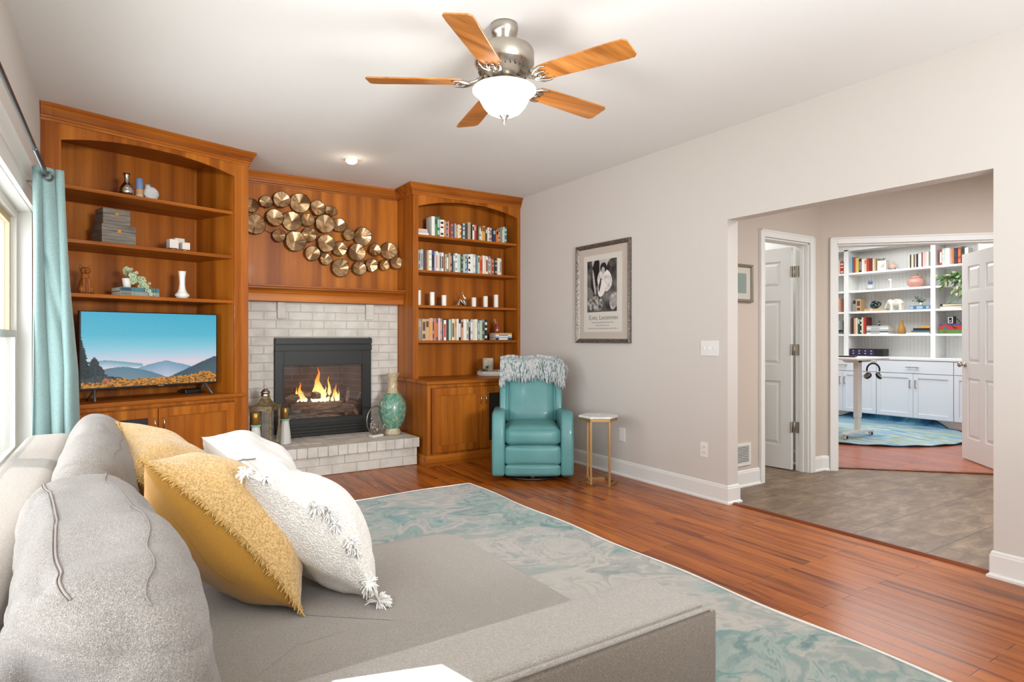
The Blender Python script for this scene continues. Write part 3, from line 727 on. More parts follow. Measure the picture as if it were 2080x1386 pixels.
def rug_xy(u, v_):
    x = -0.28 + (RX + 0.28) * u; y = RY0 + (RYE - RY0) * v_
    y += 0.055 * (u - 1) * v_; x += 0.010 * math.sin(y * 6.5) * u; y += 0.012 * math.sin(x * 7) * v_
    return x, y
b = MB()
b.grid(lambda u, v_: (*rug_xy(u, v_), 0.010 + ripple(*rug_xy(u, v_)) * 0.6 * max(0, max(u, v_) * 3 - 2)), 60, 90)
rug = b.build('area_rug', M_rug, solid=0.008)
rug.location.z = 0.0
tag(rug, 'teal and grey marbled area rug with white bound edge on the plank floor', 'rug')
b = MB()
pts = [(*rug_xy(1, i / 90), 0.012) for i in range(91)] + [(*rug_xy(1 - i / 60, 1), 0.012) for i in range(1, 61)]
b.tube(pts, 0.007, 6); b.build('bound_edge', mat('rug_binding', '#e9e6de', 0.8), rug)

# ================================================================= SOFA
M_sofa = fabric('sofa_tweed', '#a89f95', '#786f65', 430, bstr=0.7)
M_sofa_shade = fabric('sofa_tweed_shaded', '#82766a', '#554b41', 430, bstr=0.35)  # same tweed darkened, shade painted into the colour
M_cush = fabric('cushion_linen', '#a39b93', '#6f6861', 430, bstr=0.9)
sofa = thing('sectional_sofa', 'large grey tweed sectional sofa along the window wall with deep chaise seat', 'sofa', (0.3, 2.1, 0))
SM = Matrix.Translation((-0.3, -2.1, 0))
def rbox(name, x0, x1, y0, y1, z0, z1, r, par, mt, M=SM, seg=5, crown=0.0):
    b = MB(); nx, ny = 14, 14
    # box subdivided on top for a soft crown
    b.box(x0, x1, y0, y1, z0, z1, M=M)
    o = b.build(name, mt, par, bevel=r, seg=seg)
    for p_ in o.data.polygons: p_.use_smooth = True
    return o
b = MB(); b.box(-0.34, 0.62, 1.16, 3.40, 0.06, 0.30, M=SM); b.box(0.62, 1.10, 1.16, 2.22, 0.06, 0.30, M=SM); o = b.build('base', M_sofa_shade, sofa, bevel=0.015)
# chaise seat with rounded far corner, and the far seat
def soft_seat(name, poly, z0, z1, rad=0.05):
    b = MB(); n_ = len(poly); cx_ = sum(p[0] for p in poly) / n_; cy_ = sum(p[1] for p in poly) / n_
    rings = [(0.0, z0), (0.0, z1 - rad)] + [(rad * (1 - math.cos(a)), z1 - rad + rad * math.sin(a)) for a in (0.4, 0.8, 1.2, PI / 2)]
    vs_ = []
    P = [Vector(p) for p in poly]
    for ins_, z in rings:
        for i in range(n_):
            d0 = (P[i] - P[i - 1]).normalized(); d1 = (P[(i + 1) % n_] - P[i]).normalized(); nn_ = Vector((-d0.y - d1.y, d0.x + d1.x)).normalized()
            q_ = P[i] + nn_ * ins_; vs_.append((q_.x, q_.y, z))
    q0 = len(rings)
    for k_, s_ in enumerate((0.8, 0.5, 0.2)):
        for i in range(n_):
            base_ = Vector(vs_[(q0 - 1) * n_ + i][:2]); c_ = Vector((cx_, cy_)); q_ = c_ + (base_ - c_) * s_; vs_.append((q_.x, q_.y, z1 + 0.012 * (k_ + 1) / 3))
    R_ = q0 + 3; fs = [tuple(range(n_ - 1, -1, -1))]
    for k_ in range(R_ - 1):
        for i in range(n_): fs.append((k_ * n_ + i, k_ * n_ + (i + 1) % n_, (k_ + 1) * n_ + (i + 1) % n_, (k_ + 1) * n_ + i))
    fs.append(tuple((R_ - 1) * n_ + i for i in range(n_)))
    b.add(vs_, fs, 0, True, SM); return b.build(name, M_sofa, sofa)
def rounded(pts, rad, seg=6, sub=5):
    out = []; n_ = len(pts)
    for i in range(n_):
        P = Vector(pts[i]); A = (Vector(pts[i - 1]) - P).normalized(); B = (Vector(pts[(i + 1) % n_]) - P).normalized(); r = rad[i]
        a, c_ = P + A * r, P + B * r
        for k_ in range(seg + 1):
            t = k_ / seg; out.append(tuple(a * (1 - t) ** 2 + P * 2 * t * (1 - t) + c_ * t * t))
        nxt = Vector(pts[(i + 1) % n_]); e_ = nxt - B * rad[(i + 1) % n_]
        for k_ in range(1, sub): out.append(tuple(c_.lerp(e_, k_ / sub)))
    return out
soft_seat('chaise_cushion', rounded([(-0.15, 1.12), (1.165, 1.12), (1.165, 2.24), (-0.15, 2.24)], [0.05, 0.05, 0.16, 0.05]), 0.25, 0.437)
soft_seat('seat_cushion', rounded([(-0.15, 2.245), (0.66, 2.245), (0.66, 3.40), (-0.15, 3.40)], [0.03, 0.05, 0.08, 0.05]), 0.25, 0.437)
o = rbox('arm', -0.34, 1.145, 0.928, 1.135, 0.04, 0.607, 0.03, sofa, M_sofa)
b = MB()   # near side panel of the arm, shade put in its colour, with welt
b.box(-0.34, 1.148, 0.916, 0.93, 0.04, 0.594, M=SM); b.build('arm_side', M_sofa_shade, sofa, bevel=0.006)
b = MB(); pts = [(-0.33, 0.926, 0.602), (0.4, 0.922, 0.603), (1.125, 0.922, 0.602), (1.143, 0.924, 0.585), (1.148, 0.926, 0.5), (1.148, 0.926, 0.05)]
b.tube([(p[0] - 0.3, p[1] - 2.1, p[2]) for p in pts], 0.0055, 6); b.build('welt', M_sofa, sofa)
rbox('arm', -0.34, 0.60, 3.40, 3.60, 0.04, 0.63, 0.06, sofa, M_sofa)
rbox('back', -0.365, -0.17, 0.93, 3.60, 0.04, 0.765, 0.05, sofa, M_sofa)
for x, y in ((-0.24, 1.02), (1.06, 1.0), (1.02, 2.15), (-0.24, 3.5), (0.52, 3.5)):
    b = MB(); b.lathe([(0.02, 0.018), (0.026, 0.08)], 10, c=(x - 0.3, y - 2.1, 0)); b.build('leg', M_blackp, sofa)

# cushions -----------------------------------------------------------------
def pillow_mesh(P0, P1, U, thick, mats, seed=0, nu=34, nv=34, pinch=0.82, sag=0.0, wr=0.010, power=2.2, bow=0.0, two=True, backb=1.0):
    """P0 near bottom, P1 near top, U = (far bottom, far top)."""
    P0, P1 = Vector(P0), Vector(P1); P3, P2 = (Vector(U[0]), Vector(U[1])); Nn = ((P3 - P0) + (P2 - P1)).cross((P1 - P0) + (P2 - P3)).normalized()
    rg = random.Random(seed); off = Vector((rg.uniform(0, 50), rg.uniform(0, 50), rg.uniform(0, 50)))
    def pt(u, v_, side):
        a, c_ = 2 * u - 1, 2 * v_ - 1
        # sides curve in between corners
        e = 0.035 * (1 - a * a) * (1 if c_ > 0 else -1) * (abs(c_) ** 3); f_ = 0.035 * (1 - c_ * c_) * (1 if a > 0 else -1) * (abs(a) ** 3)
        uu = u - f_; vv_ = v_ - e
        h = max(0, (1 - abs(a) ** power)) ** 0.55 * max(0, (1 - abs(c_) ** power)) ** 0.55
        w_ = noise.noise(Vector((u * 3.2, v_ * 3.2, side * 5)) + off) * wr * 2.5 + noise.noise(Vector((u * 9, v_ * 4, side * 3)) + off) * wr
        ed = min(1, 6 * min(1 - abs(a), 1 - abs(c_)))
        hh = (thick * 0.5 * h * (backb if side < 0 else 1.0) + w_ * ed) * side
        p_ = (P0.lerp(P3, uu)).lerp(P1.lerp(P2, uu), vv_) + Nn * (hh + bow * (1 - c_ * c_) * (1 - u))
        p_.z -= sag * h * (1 - v_)
        return p_
    b = MB(); b.grid(lambda u, v_: pt(u, v_, 1), nu, nv, 0); k_ = len(b.v); b.grid(lambda u, v_: pt(u, v_, -1), nu, nv, 1 if two else 0)
    return b, pt
def fringe(par, pt, mt, name='fringe', L_=0.02, n_=150, thick=0.0022, edges=(0, 1, 2, 3), seed=1, jit=0.6):
    rg = random.Random(seed); b = MB()
    for e in edges:
        for i in range(n_):
            t = (i + rg.random()) / n_
            u, v_ = [(t, 0), (1, t), (t, 1), (0, t)][e]
            p_ = pt(u, v_, 1); c_ = pt(0.5 + (u - 0.5) * 0.92, 0.5 + (v_ - 0.5) * 0.92, 1); d = (p_ - c_).normalized()
            d = (d + Vector((rg.uniform(-1, 1), rg.uniform(-1, 1), rg.uniform(-1, 1))) * jit).normalized(); l = L_ * rg.uniform(0.6, 1.2)
            q_ = Vector((rg.uniform(-1, 1), rg.uniform(-1, 1), rg.uniform(-0.8, 0.4))) * l * 0.3
            b.tube([p_ - d * 0.006, p_ + d * l * 0.5 + q_ * 0.3, p_ + d * l + q_], [thick, thick, thick * 0.6], 4, caps=False)
    return b.build(name, mt, par, fix=False)
M_must = fabric('mustard_cotton', '#c8923c', '#b6812f', 420, bstr=0.12)
def chenille(name, c1, c2, sc):
    m = mat(name, c1, 0.95, sheen=0.4, spec=0.1); v_ = coords(m, (1, 1, 1))
    vo = N(m, 'ShaderNodeTexVoronoi'); vo.inputs['Scale'].default_value = sc; L(m, v_, vo.inputs['Vector'])
    nn_ = noise_tex(m, v_, sc * 0.5, 3, 0.7); x_ = mixc(m, 0.5, vo.outputs['Distance'], nn_); base(m, ramp(m, x_, [(0.25, c2), (0.6, c1)])); bump(m, x_, 0.8, 0.006); return m
M_yel = chenille('yellow_weave', '#d6b27a', '#ad8446', 190)
M_yelfr = mat('yellow_fringe', '#cba463', 0.95)
M_whp = chenille('white_weave', '#ebe5dc', '#c8bfb4', 230)
M_wht = mat('white_yarn', '#efece7', 0.95)
M_cot = fabric('white_cotton', '#e0ddd9', '#d2cfca', 420, bstr=0.15)
M_greyw = chenille('pale_grey_weave', '#b0adaa', '#94918e', 260)

def cushion(name, label, cat, P0, P1, U, thick, mats, group=None, **kw):
    b, pt = pillow_mesh(P0, P1, U, thick, mats, **kw)
    o = b.build(name, mats); tag(o, label, cat, group); return o, pt
# big grey back cushions (boxy, slumped)
def back_cushion(label, y0, y1, x_b, x_f, z0, z1, seed, lean=0.12, dent=True, e1=0.45, e2=0.62, yaw=0.045):
    rg = random.Random(seed); off = Vector((seed * 7.1, 3, 1))
    cx_, cy_, cz_ = (x_b + x_f) / 2, (y0 + y1) / 2, (z0 + z1) / 2; hx, hy, hz = (x_f - x_b) / 2, (y1 - y0) / 2, (z1 - z0) / 2
    def pt(u, v_):
        a = 2 * PI * u; c_ = PI * (v_ - 0.5)
        def se(w_, e): return math.copysign(abs(w_) ** e, w_)
        X = se(math.cos(c_), e1) * se(math.cos(a), e2); Z = se(math.cos(c_), e1) * se(math.sin(a), e2); Y = se(math.sin(c_), e1)
        x = cx_ + hx * X * (1.0 + 0.15 * (-Z)); y = cy_ + hy * Y * (1 - 0.06 * Z); z = cz_ + hz * Z
        x -= lean * Z + yaw * Y
        p_ = Vector((x, y, z))
        cr_ = abs(noise.noise(Vector((p_.x * 5, p_.y * 7 + p_.z * 3, p_.z * 4)) + off * 2))
        cr2 = abs(noise.noise(Vector((p_.x * 3 + p_.z * 5, p_.y * 3, p_.z * 10)) + off * 3))
        w_ = 0.026 * noise.noise(p_ * 4.0 + off) + 0.007 * noise.noise(Vector((p_.x * 6, p_.y * 14, p_.z * 9)) + off) - 0.006 * max(0, 1 - cr_ * 7) - 0.005 * max(0, 1 - cr2 * 6)
        nn_ = Vector((X, Y * 0.6, Z)).normalized(); p_ += nn_ * w_
        if dent:
            dd = (p_ - Vector((x_f - 0.21, y0 + 0.05, z1 - 0.17))).length; p_.y += 0.07 * math.exp(-(dd / 0.07) ** 2)
            dd2 = (p_ - Vector((x_f - 0.18, y0 + 0.22, z1 - 0.02))).length; p_.z -= 0.03 * math.exp(-(dd2 / 0.09) ** 2)
        return p_
    b = MB(); b.grid(pt, 130, 110, 0, closed_u=True)
    o = b.build('back_cushion', M_cush); tag(o, label, 'cushion', 'grey back cushions of the sofa')
    # piping / zip placket lines that follow the surface
    def line(us, v0, v1, r, mt, nm, wob=0.004):
        b2 = MB(); pts = []
        for i in range(41):
            t = i / 40; v_ = v0 + (v1 - v0) * t; u = us + wob * math.sin(t * 9 + seed) + wob * 0.6 * math.sin(t * 23)
            p_ = pt(u, v_); q_ = pt(u + 0.002, v_); w_ = pt(u, v_ + 0.002); nn_ = (w_ - p_).cross(q_ - p_)
            if nn_.length > 0: nn_.normalize()
            if nn_.dot(p_ - Vector((cx_, p_.y, cz_))) < 0: nn_ = -nn_
            pts.append(p_ + nn_ * 0.0012)
        b2.tube(pts, r, 5); b2.build(nm, mt, o)
    return o, line
M_seam = mat('cushion_seam', '#857d76', 0.9); M_zip = mat('zip_placket', '#938781', 0.9)
o, line = back_cushion('big slumped grey linen back cushion with zip placket nearest the camera', 0.95, 1.84, -0.165, 0.125, 0.440, 0.900, 1, 0.02)
line(0.215, 0.16, 0.80, 0.0013, M_seam, 'seam', 0.010); line(0.300, 0.24, 0.84, 0.0018, M_zip, 'zip_placket', 0.005); line(0.306, 0.24, 0.84, 0.0010, M_seam, 'zip_edge', 0.005)
o, line = back_cushion('grey linen back cushion in front of the teal curtain, behind the nearest one', 2.06, 3.05, -0.175, 0.075, 0.442, 0.925, 5, 0.02, dent=False, e2=0.85, e1=0.6, yaw=-0.005)
line(0.14, 0.12, 0.62, 0.0014, M_seam, 'seam', 0.008)

# scatter cushions
Y2 = [M_yel, M_must]
o, pt = cushion('throw_pillow', 'mustard pillow with fringed woven front, nearest of the two yellow ones', 'pillow', (0.425, 1.72, 0.462), (0.05, 1.76, 0.915), ((0.49, 2.16, 0.50), (0.14, 2.20, 0.79)), 0.30, Y2, 'yellow throw pillows', seed=3, bow=0.025, backb=1.1)
fringe(o, pt, M_yelfr, L_=0.014, n_=190, edges=(2, 3, 0), seed=2)
b = MB(); b.tube([pt(0.10 + 0.01 * math.sin(i * 0.5), 0.30 + 0.04 * i, -1) for i in range(12)], 0.0012, 5); b.build('seam', mat('mustard_seam', '#a8761f', 0.9), o)
o, pt = cushion('throw_pillow', 'mustard pillow with fringed woven front leaning on the far grey cushion', 'pillow', (0.33, 2.26, 0.50), (0.02, 2.33, 0.79), ((0.44, 2.80, 0.56), (0.0, 2.72, 0.90)), 0.22, Y2, 'yellow throw pillows', seed=8)
fringe(o, pt, M_yelfr, L_=0.016, n_=170, edges=(2, 3, 0), seed=5)
o, pt = cushion('throw_pillow', 'white woven pillow with yarn tassels, frontmost on the chaise', 'pillow', (0.625, 1.67, 0.462), (0.285, 1.76, 0.850), ((0.66, 2.08, 0.50), (0.36, 2.16, 0.74)), 0.24, [M_whp, M_whp], 'white throw pillows', seed=12, bow=0.045, backb=1.1)
def tassels(par, pt, spots, mt, seed=4):
    for k_, (u, v_, s_, n_) in enumerate(spots):
        rg = random.Random(seed + k_); b = MB(); side = 1
        p_ = pt(u, v_, side); q_ = pt(u + 0.01, v_, side); w_ = pt(u, v_ + 0.01, side); nn_ = (q_ - p_).cross(w_ - p_)
        if nn_.length == 0: nn_ = Vector((0.7, 0, 0.7))
        nn_.normalize()
        if nn_.x < 0: nn_ = -nn_
        for i in range(n_):
            d = (nn_ * 0.8 + Vector((rg.uniform(-1, 1), rg.uniform(-1, 1), rg.uniform(-1.1, 0.6)))).normalized(); l = s_ * rg.uniform(0.7, 1.15)
            b.tube([p_, p_ + d * l * 0.6, p_ + d * l + Vector((0, 0, -l * 0.25))], [0.0024, 0.0024, 0.0016], 5, caps=False)
        b.build('tassel', mt, par, fix=False)
tassels(o, pt, [(0.01, 0.60, 0.028, 80), (0.02, 0.52, 0.028, 70), (0.01, 0.45, 0.024, 50), (0.01, 0.32, 0.028, 70), (0.01, 0.27, 0.022, 40), (0.0, 0.10, 0.030, 90), (0.0, 0.0, 0.036, 150), (0.0, 1.0, 0.026, 60), (0.01, 0.90, 0.018, 40)], M_wht)
o, pt = cushion('throw_pillow', 'plain white cotton pillow with grey zip seam behind the tasselled pillow', 'pillow', (0.58, 2.20, 0.48), (0.31, 2.42, 0.78), ((0.80, 2.62, 0.49), (0.52, 2.76, 0.68)), 0.18, [M_cot, M_cot], 'white throw pillows', seed=20)
b = MB(); b.tube([pt(0.07 + 0.03 * i, 0.90 - 0.008 * math.sin(i), 1) + Vector((0.001, -0.001, 0.002)) for i in range(12)], 0.003, 5); b.build('zip_seam', mat('zip_seam', '#8b8784', 0.8), o)
o, pt = cushion('throw_pillow', 'plain white pillow, farthest of the pillows, by the far sofa arm', 'pillow', (0.64, 2.60, 0.48), (0.275, 2.68, 0.825), ((0.68, 3.05, 0.50), (0.42, 3.10, 0.745)), 0.25, [M_cot, M_cot], 'white throw pillows', seed=31)

# ================================================================= CURTAIN AND ROD
M_cur = fabric('aqua_linen', '#8fa8a5', '#7a9492', 240, bstr=0.15)
cm = M_cur.node_tree.nodes['Principled BSDF']
b = MB()
def cur(u, v_):
    z = 2.075 - v_ * (2.075 - 0.63)
    ph = 2 * PI * 3.4 * u - 1.3 * v_ + 0.4; am = 0.026 + 0.012 * math.sin(v_ * 4 + u * 5)
    x = -0.372 + (0.148 + 0.055 * min(1, v_ * 1.4)) * u + 0.010 * math.sin(ph * 0.5 + v_ * 3) + 0.012 * math.cos(ph)
    y = 3.90 + am * math.sin(ph) + 0.05 * (u - 0.5) + 0.016 * math.exp(-((u - 0.30 - 0.5 * v_) / 0.035) ** 2) * (v_ > 0.3)
    return (x, y, z)
b.grid(cur, 140, 60, 0)
curt = b.build('curtain', M_cur, solid=0.003, fix=False); tag(curt, 'pale aqua grommet curtain gathered beside the corner cabinet', 'curtain')
rod = thing('curtain_rod', 'thin grey metal curtain rod above the long window', 'curtain rod', (-0.30, 2.0, 2.035))
b = MB(); b.tube([(0, -2.9, 0), (0, 1.35, 0)], 0.0085, 12); b.tube([(0, 1.35, 0), (0, 2.16, 0)], 0.0105, 12); b.build('pole', mat('rod_steel', '#77787a', 0.3, 1.0), rod)
b = MB(); b.box(-0.118, -0.112, 2.04, 2.07, -0.04, 0.04); b.tube([(-0.115, 2.055, 0), (0, 2.055, -0.012)], 0.006, 8); b.build('bracket', M_nickel, rod)
b = MB(); b.lathe([(0.0105, 0), (0.020, 0.004), (0.022, 0.02), (0.014, 0.036), (0.002, 0.04)], 16, M=Matrix.Translation((0, 2.16, 0)) @ Matrix.Rotation(-PI / 2, 4, 'X')); b.build('finial', M_nickel, rod)
for yy in (3.895, 3.93):
    b = MB(); b.tube([(-0.30 + 0.003 * math.sin(a), yy + 0.024 * math.sin(a), 2.035 + 0.024 * math.cos(a)) for a in [2 * PI * i / 20 for i in range(20)]], 0.0045, 8, closed=True)
    o = b.build('grommet', mat('grommet_pewter', '#5f5a55', 0.3, 1.0), curt)
b = MB(); b.tube([(-0.292 + 0.019 * math.cos(a), 3.868 + 0.006 * math.cos(a), 2.03 + 0.021 * math.sin(a)) for a in [2 * PI * i / 24 for i in range(24)]], 0.0052, 8, closed=True)
b.build('grommet', mat('grommet_pewter', '#5f5a55', 0.3, 1.0), curt)

# ================================================================= CEILING FAN
FC = (1.587, 2.525, ZC)
fan = thing('ceiling_fan', 'five blade ceiling fan with brushed nickel motor and lit white glass bowl', 'ceiling fan', FC)
b = MB(); b.lathe([(0.066, -0.001), (0.068, -0.02), (0.062, -0.05), (0.050, -0.058), (0.046, -0.10), (0.030, -0.115)], 32); b.build('canopy', M_nickel, fan)
b = MB(); b.lathe([(0.04, -0.10), (0.115, -0.112), (0.140, -0.125), (0.146, -0.14), (0.146, -0.195), (0.138, -0.205), (0.132, -0.212), (0.10, -0.25), (0.06, -0.262), (0.03, -0.264)], 48)
mo = b.build('motor_housing', M_nickel, fan)
b = MB()
for i in range(30):
    a = 2 * PI * i / 30; b.box(0.098, 0.128, -0.003, 0.003, -0.234, -0.214, M=Matrix.Rotation(a, 4, 'Z') @ Matrix.Translation((0.03, 0, -0.045)) @ Matrix.Rotation(0.85, 4, 'Y') @ Matrix.Translation((-0.0, 0, 0.045)) if False else Matrix.Rotation(a, 4, 'Z'))
b.build('vent_fins', mat('fin_dark_metal', '#6d675f', 0.5, 0.8), mo)  # fins in a darker metal than the housing
b = MB(); b.lathe([(0.05, -0.262), (0.062, -0.27), (0.062, -0.30), (0.08, -0.306), (0.08, -0.312)], 32); b.build('light_kit', M_nickel, fan)
M_bowl = bpy.data.materials.new('frosted_bowl'); M_bowl.use_nodes = True
_b = M_bowl.node_tree.nodes['Principled BSDF']; _b.inputs['Base Color'].default_value = lin('#f4efe6'); _b.inputs['Roughness'].default_value = 0.3
_b.inputs['Emission Color'].default_value = (1, 0.95, 0.88, 1); _b.inputs['Emission Strength'].default_value = 0.28
b = MB(); b.lathe([(0.150, -0.313), (0.156, -0.318), (0.156, -0.327), (0.144, -0.336), (0.129, -0.348), (0.121, -0.368), (0.103, -0.400), (0.082, -0.424), (0.055, -0.438), (0.02, -0.444)], 48, cap=True); b.build('glass_bowl', M_bowl, fan)
b = MB(); b.lathe([(0.026, -0.438), (0.024, -0.446), (0.012, -0.458), (0.007, -0.466), (0.010, -0.470), (0.006, -0.476), (0.003, -0.484), (0.001, -0.488)], 20); b.build('finial', M_nickel, fan)
M_blade = wood('fan_blade_maple', '#a5652c', '#bd7a3a', '#cf8f4d', 'X', 0.3, 0.3, sc=1.3)
for k_ in range(5):
    A = Matrix.Rotation(math.radians(-66.5 + 72 * k_), 4, 'Z') @ Matrix.Translation((0, 0, -0.285)) @ Matrix.Rotation(math.radians(-11), 4, 'X')
    pts = [(0.205, -0.050), (0.25, -0.056), (0.60, -0.068), (0.645, -0.066), (0.660, -0.052), (0.664, 0.050), (0.650, 0.066), (0.61, 0.068), (0.25, 0.058), (0.205, 0.050), (0.20, 0.02), (0.21, 0.0), (0.20, -0.02)]
    b = MB(); b.prism(pts, 0.0, 0.007, M=A); bl = b.build('blade', M_blade, fan, bevel=0.002)
    b = MB()
    for s_ in (-1, 1):
        b.tube([tuple(A @ Vector(p)) for p in [(0.10, 0.008 * s_, 0.028), (0.14, 0.012 * s_, 0.006), (0.175, 0.022 * s_, -0.007), (0.20, 0.045 * s_, -0.007), (0.235, 0.052 * s_, -0.006), (0.255, 0.046 * s_, -0.005)]], [0.008, 0.008, 0.009, 0.009, 0.006, 0.003], 8)
        b.tube([tuple(A @ Vector(p)) for p in [(0.16, 0.0, -0.004), (0.19, 0.016 * s_, -0.008), (0.22, 0.020 * s_, -0.007), (0.238, 0.010 * s_, -0.005)]], [0.009, 0.007, 0.006, 0.003], 8)
        b.tube([tuple(A @ Vector(p)) for p in [(0.19, 0.028 * s_, -0.006), (0.205, 0.012 * s_, -0.009), (0.212, 0.0, -0.007)]], [0.006, 0.006, 0.004], 8)
    b.tube([tuple(A @ Vector(p)) for p in [(0.075, 0, 0.034), (0.11, 0, 0.022), (0.15, 0, -0.002), (0.19, 0, -0.007)]], [0.012, 0.012, 0.012, 0.008], 8)
    b.build('blade_arm', M_nickel, bl, fix=False)
lamp('fan_bulb', 'POINT', (FC[0], FC[1], ZC - 0.56), 8, (1.0, 0.95, 0.88), radius=0.08)

# recessed can light
can = thing('recessed_light', 'small white recessed ceiling light in front of the fireplace', 'ceiling light', (1.683, 5.133, ZC))
b = MB(); b.lathe([(0.052, -0.012), (0.055, -0.004), (0.085, -0.006), (0.095, -0.001)], 32, cap=False); b.build('trim_ring', M_white, can)
b = MB(); b.lathe([(0.048, -0.002), (0.050, -0.022), (0.030, -0.040), (0.001, -0.046)], 24); b.build('bulb', mat('bulb_glow', '#ffffff', 0.4, emit='#fff0d8', estr=1.0), can)
lamp('can_spot', 'POINT', (1.683, 5.10, ZC - 0.12), 0.7, (1.0, 0.86, 0.68), radius=0.05)

# ================================================================= TELEVISION
tv = thing('television', 'flat screen television showing blue sky over misty mountains', 'television', UW(0.685, 0.14, 0.757), TH)
TW, THh, TZ = 0.955, 0.560, 0.085     # width, height, underside above counter
b = MB(); b.box(-TW / 2, TW / 2, -0.012, 0.03, TZ, TZ + THh); b.box(-0.3, 0.3, 0.03, 0.055, TZ + 0.04, TZ + 0.35); b.build('casing', M_blackp, tv, bevel=0.003)
nx, ny = 300, 170
rg = random.Random(11)
def n1(x, s=0): return noise.noise(Vector((x, s * 13.7, 0.5)))
def mixv(a, c_, t): t = max(0, min(1, t)); return tuple(a[i] * (1 - t) + c_[i] * t for i in range(3))
def C(h): return lin(h)[:3]
sky = [(0.0, C('#3fabc9')), (0.30, C('#56b7d0')), (0.47, C('#86c8da')), (0.60, C('#b9cfdf')), (0.68, C('#dcd0dc')), (1.0, C('#cfd3dd'))]
def tvcol(u, v_):      # v_ from top
    for i in range(len(sky) - 1):
        if v_ <= sky[i + 1][0]: c_ = mixv(sky[i][1], sky[i + 1][1], (v_ - sky[i][0]) / (sky[i + 1][0] - sky[i][0])); break
    fine = noise.noise(Vector((u * 60, v_ * 60, 1))); fine2 = noise.noise(Vector((u * 22, v_ * 30, 4)))
    if u < 0.42:
        r_ = 0.64 + 0.30 * abs(u - 0.16) ** 1.2 * (1.0 if u > .16 else 0.6)
        if v_ > r_ and v_ < 0.74: c_ = mixv(C('#5c9fb2'), C('#c7cddb'), (v_ - r_) / 0.09)
    r_ = 0.665 + 0.55 * abs(u - 0.585) ** 1.15 + 0.008 * n1(u * 30)
    if v_ > r_: c_ = mixv(C('#6f9bb4'), C('#bcc4d6'), (v_ - r_) / 0.22)
    r_ = 0.735 + 1.05 * abs(u - 0.26) ** 1.7 + 0.004 * n1(u * 50, 2)
    if v_ > r_ and u < 0.62: c_ = mixv(C('#5d7f90'), C('#73919f'), (v_ - r_) / 0.2)
    r_ = 0.615 + 0.80 * max(0, 0.985 - u) ** 1.05 + 0.012 * abs(n1(u * 130, 3))
    if v_ > r_: c_ = mixv(C('#3b5360'), C('#4c6470'), (v_ - r_) / 0.25 + 0.4 * fine)
    # conifers on the left
    d = abs(u - 0.085); top = 0.595
    if v_ > top and d < 0.008 + (v_ - top) * 0.30 + 0.016 * n1(v_ * 55, 5): c_ = mixv(C('#222f35'), C('#35444a'), 0.5 + fine)
    top = 0.33
    if v_ > top and u < 0.0 + (v_ - top) * 0.13 + 0.012 * n1(v_ * 60, 6): c_ = mixv(C('#18262b'), C('#2b3b40'), 0.5 + fine)
    if v_ > 0.84 + 0.9 * abs(u - 0.13) ** 1.5 + 0.02 * n1(u * 40, 7) and u < 0.30: c_ = mixv(C('#2c3a40'), C('#4d5455'), 0.4 + fine)
    if v_ > 0.865 + 12 * (u - 0.23) ** 2: c_ = mixv(C('#20333b'), C('#37474b'), 0.5 + fine)
    r_ = 0.895 - 0.06 * math.exp(-((u - 0.90) / 0.08) ** 2) + 0.02 * n1(u * 14, 8) + 0.02 * n1(u * 70, 9) + (0.03 if u < 0.18 else 0)
    if v_ > r_: c_ = mixv(C('#5e4628'), C('#d98f32'), 0.62 + 1.4 * fine + 0.6 * fine2 - 0.3 * (v_ - r_) * 6)
    if (u - 0.165) ** 2 * 2 + (v_ - 0.915) ** 2 < 0.0012 + 0.0008 * fine: c_ = mixv(C('#8a4a35'), C('#c77c5a'), 0.5 + fine)
    return (*c_, 1)
b = MB(); X0, X1, Z0, Z1 = -TW / 2 + 0.008, TW / 2 - 0.008, TZ + 0.014, TZ + THh - 0.008
b.grid(lambda u, v_: (X0 + (X1 - X0) * u, -0.0135, Z1 + (Z0 - Z1) * v_), nx, ny, 0, smooth=False)
b.c = [tvcol(i / nx, j / ny) for j in range(ny + 1) for i in range(nx + 1)]
b.build('screen', vcol('tv_picture', emit=True, strength=0.95), tv)
for s_ in (-1, 1):
    b = MB(); x = 0.385 * s_
    b.tube([(x, 0.0, TZ + 0.012), (x + 0.012 * s_, -0.045, 0.045), (x + 0.022 * s_, -0.085, 0.006)], [0.011, 0.009, 0.007], 6)
    b.tube([(x, 0.0, TZ + 0.012), (x + 0.006 * s_, 0.06, 0.04), (x + 0.012 * s_, 0.11, 0.006)], [0.011, 0.009, 0.007], 6)
    b.build('leg', mat('tv_leg_grey', '#5c6064', 0.4, 0.4), tv)
b = MB(); b.box(0.03, 0.07, -0.0145, -0.012, TZ + 0.003, TZ + 0.009); b.build('badge', mat('badge_grey', '#8d8d8d', 0.4), tv)
box_ = thing('media_box', 'small black media box behind the television foot', 'media player', UW(1.05, 0.33, 0.757), TH)
b = MB(); b.box(-0.07, 0.07, -0.05, 0.05, 0.0, 0.035); b.build('casing', M_blackp, box_, bevel=0.004)
b = MB(); b.box(-0.06, 0.06, -0.0515, -0.0495, 0.012, 0.02); b.build('port_strip', M_black, box_)

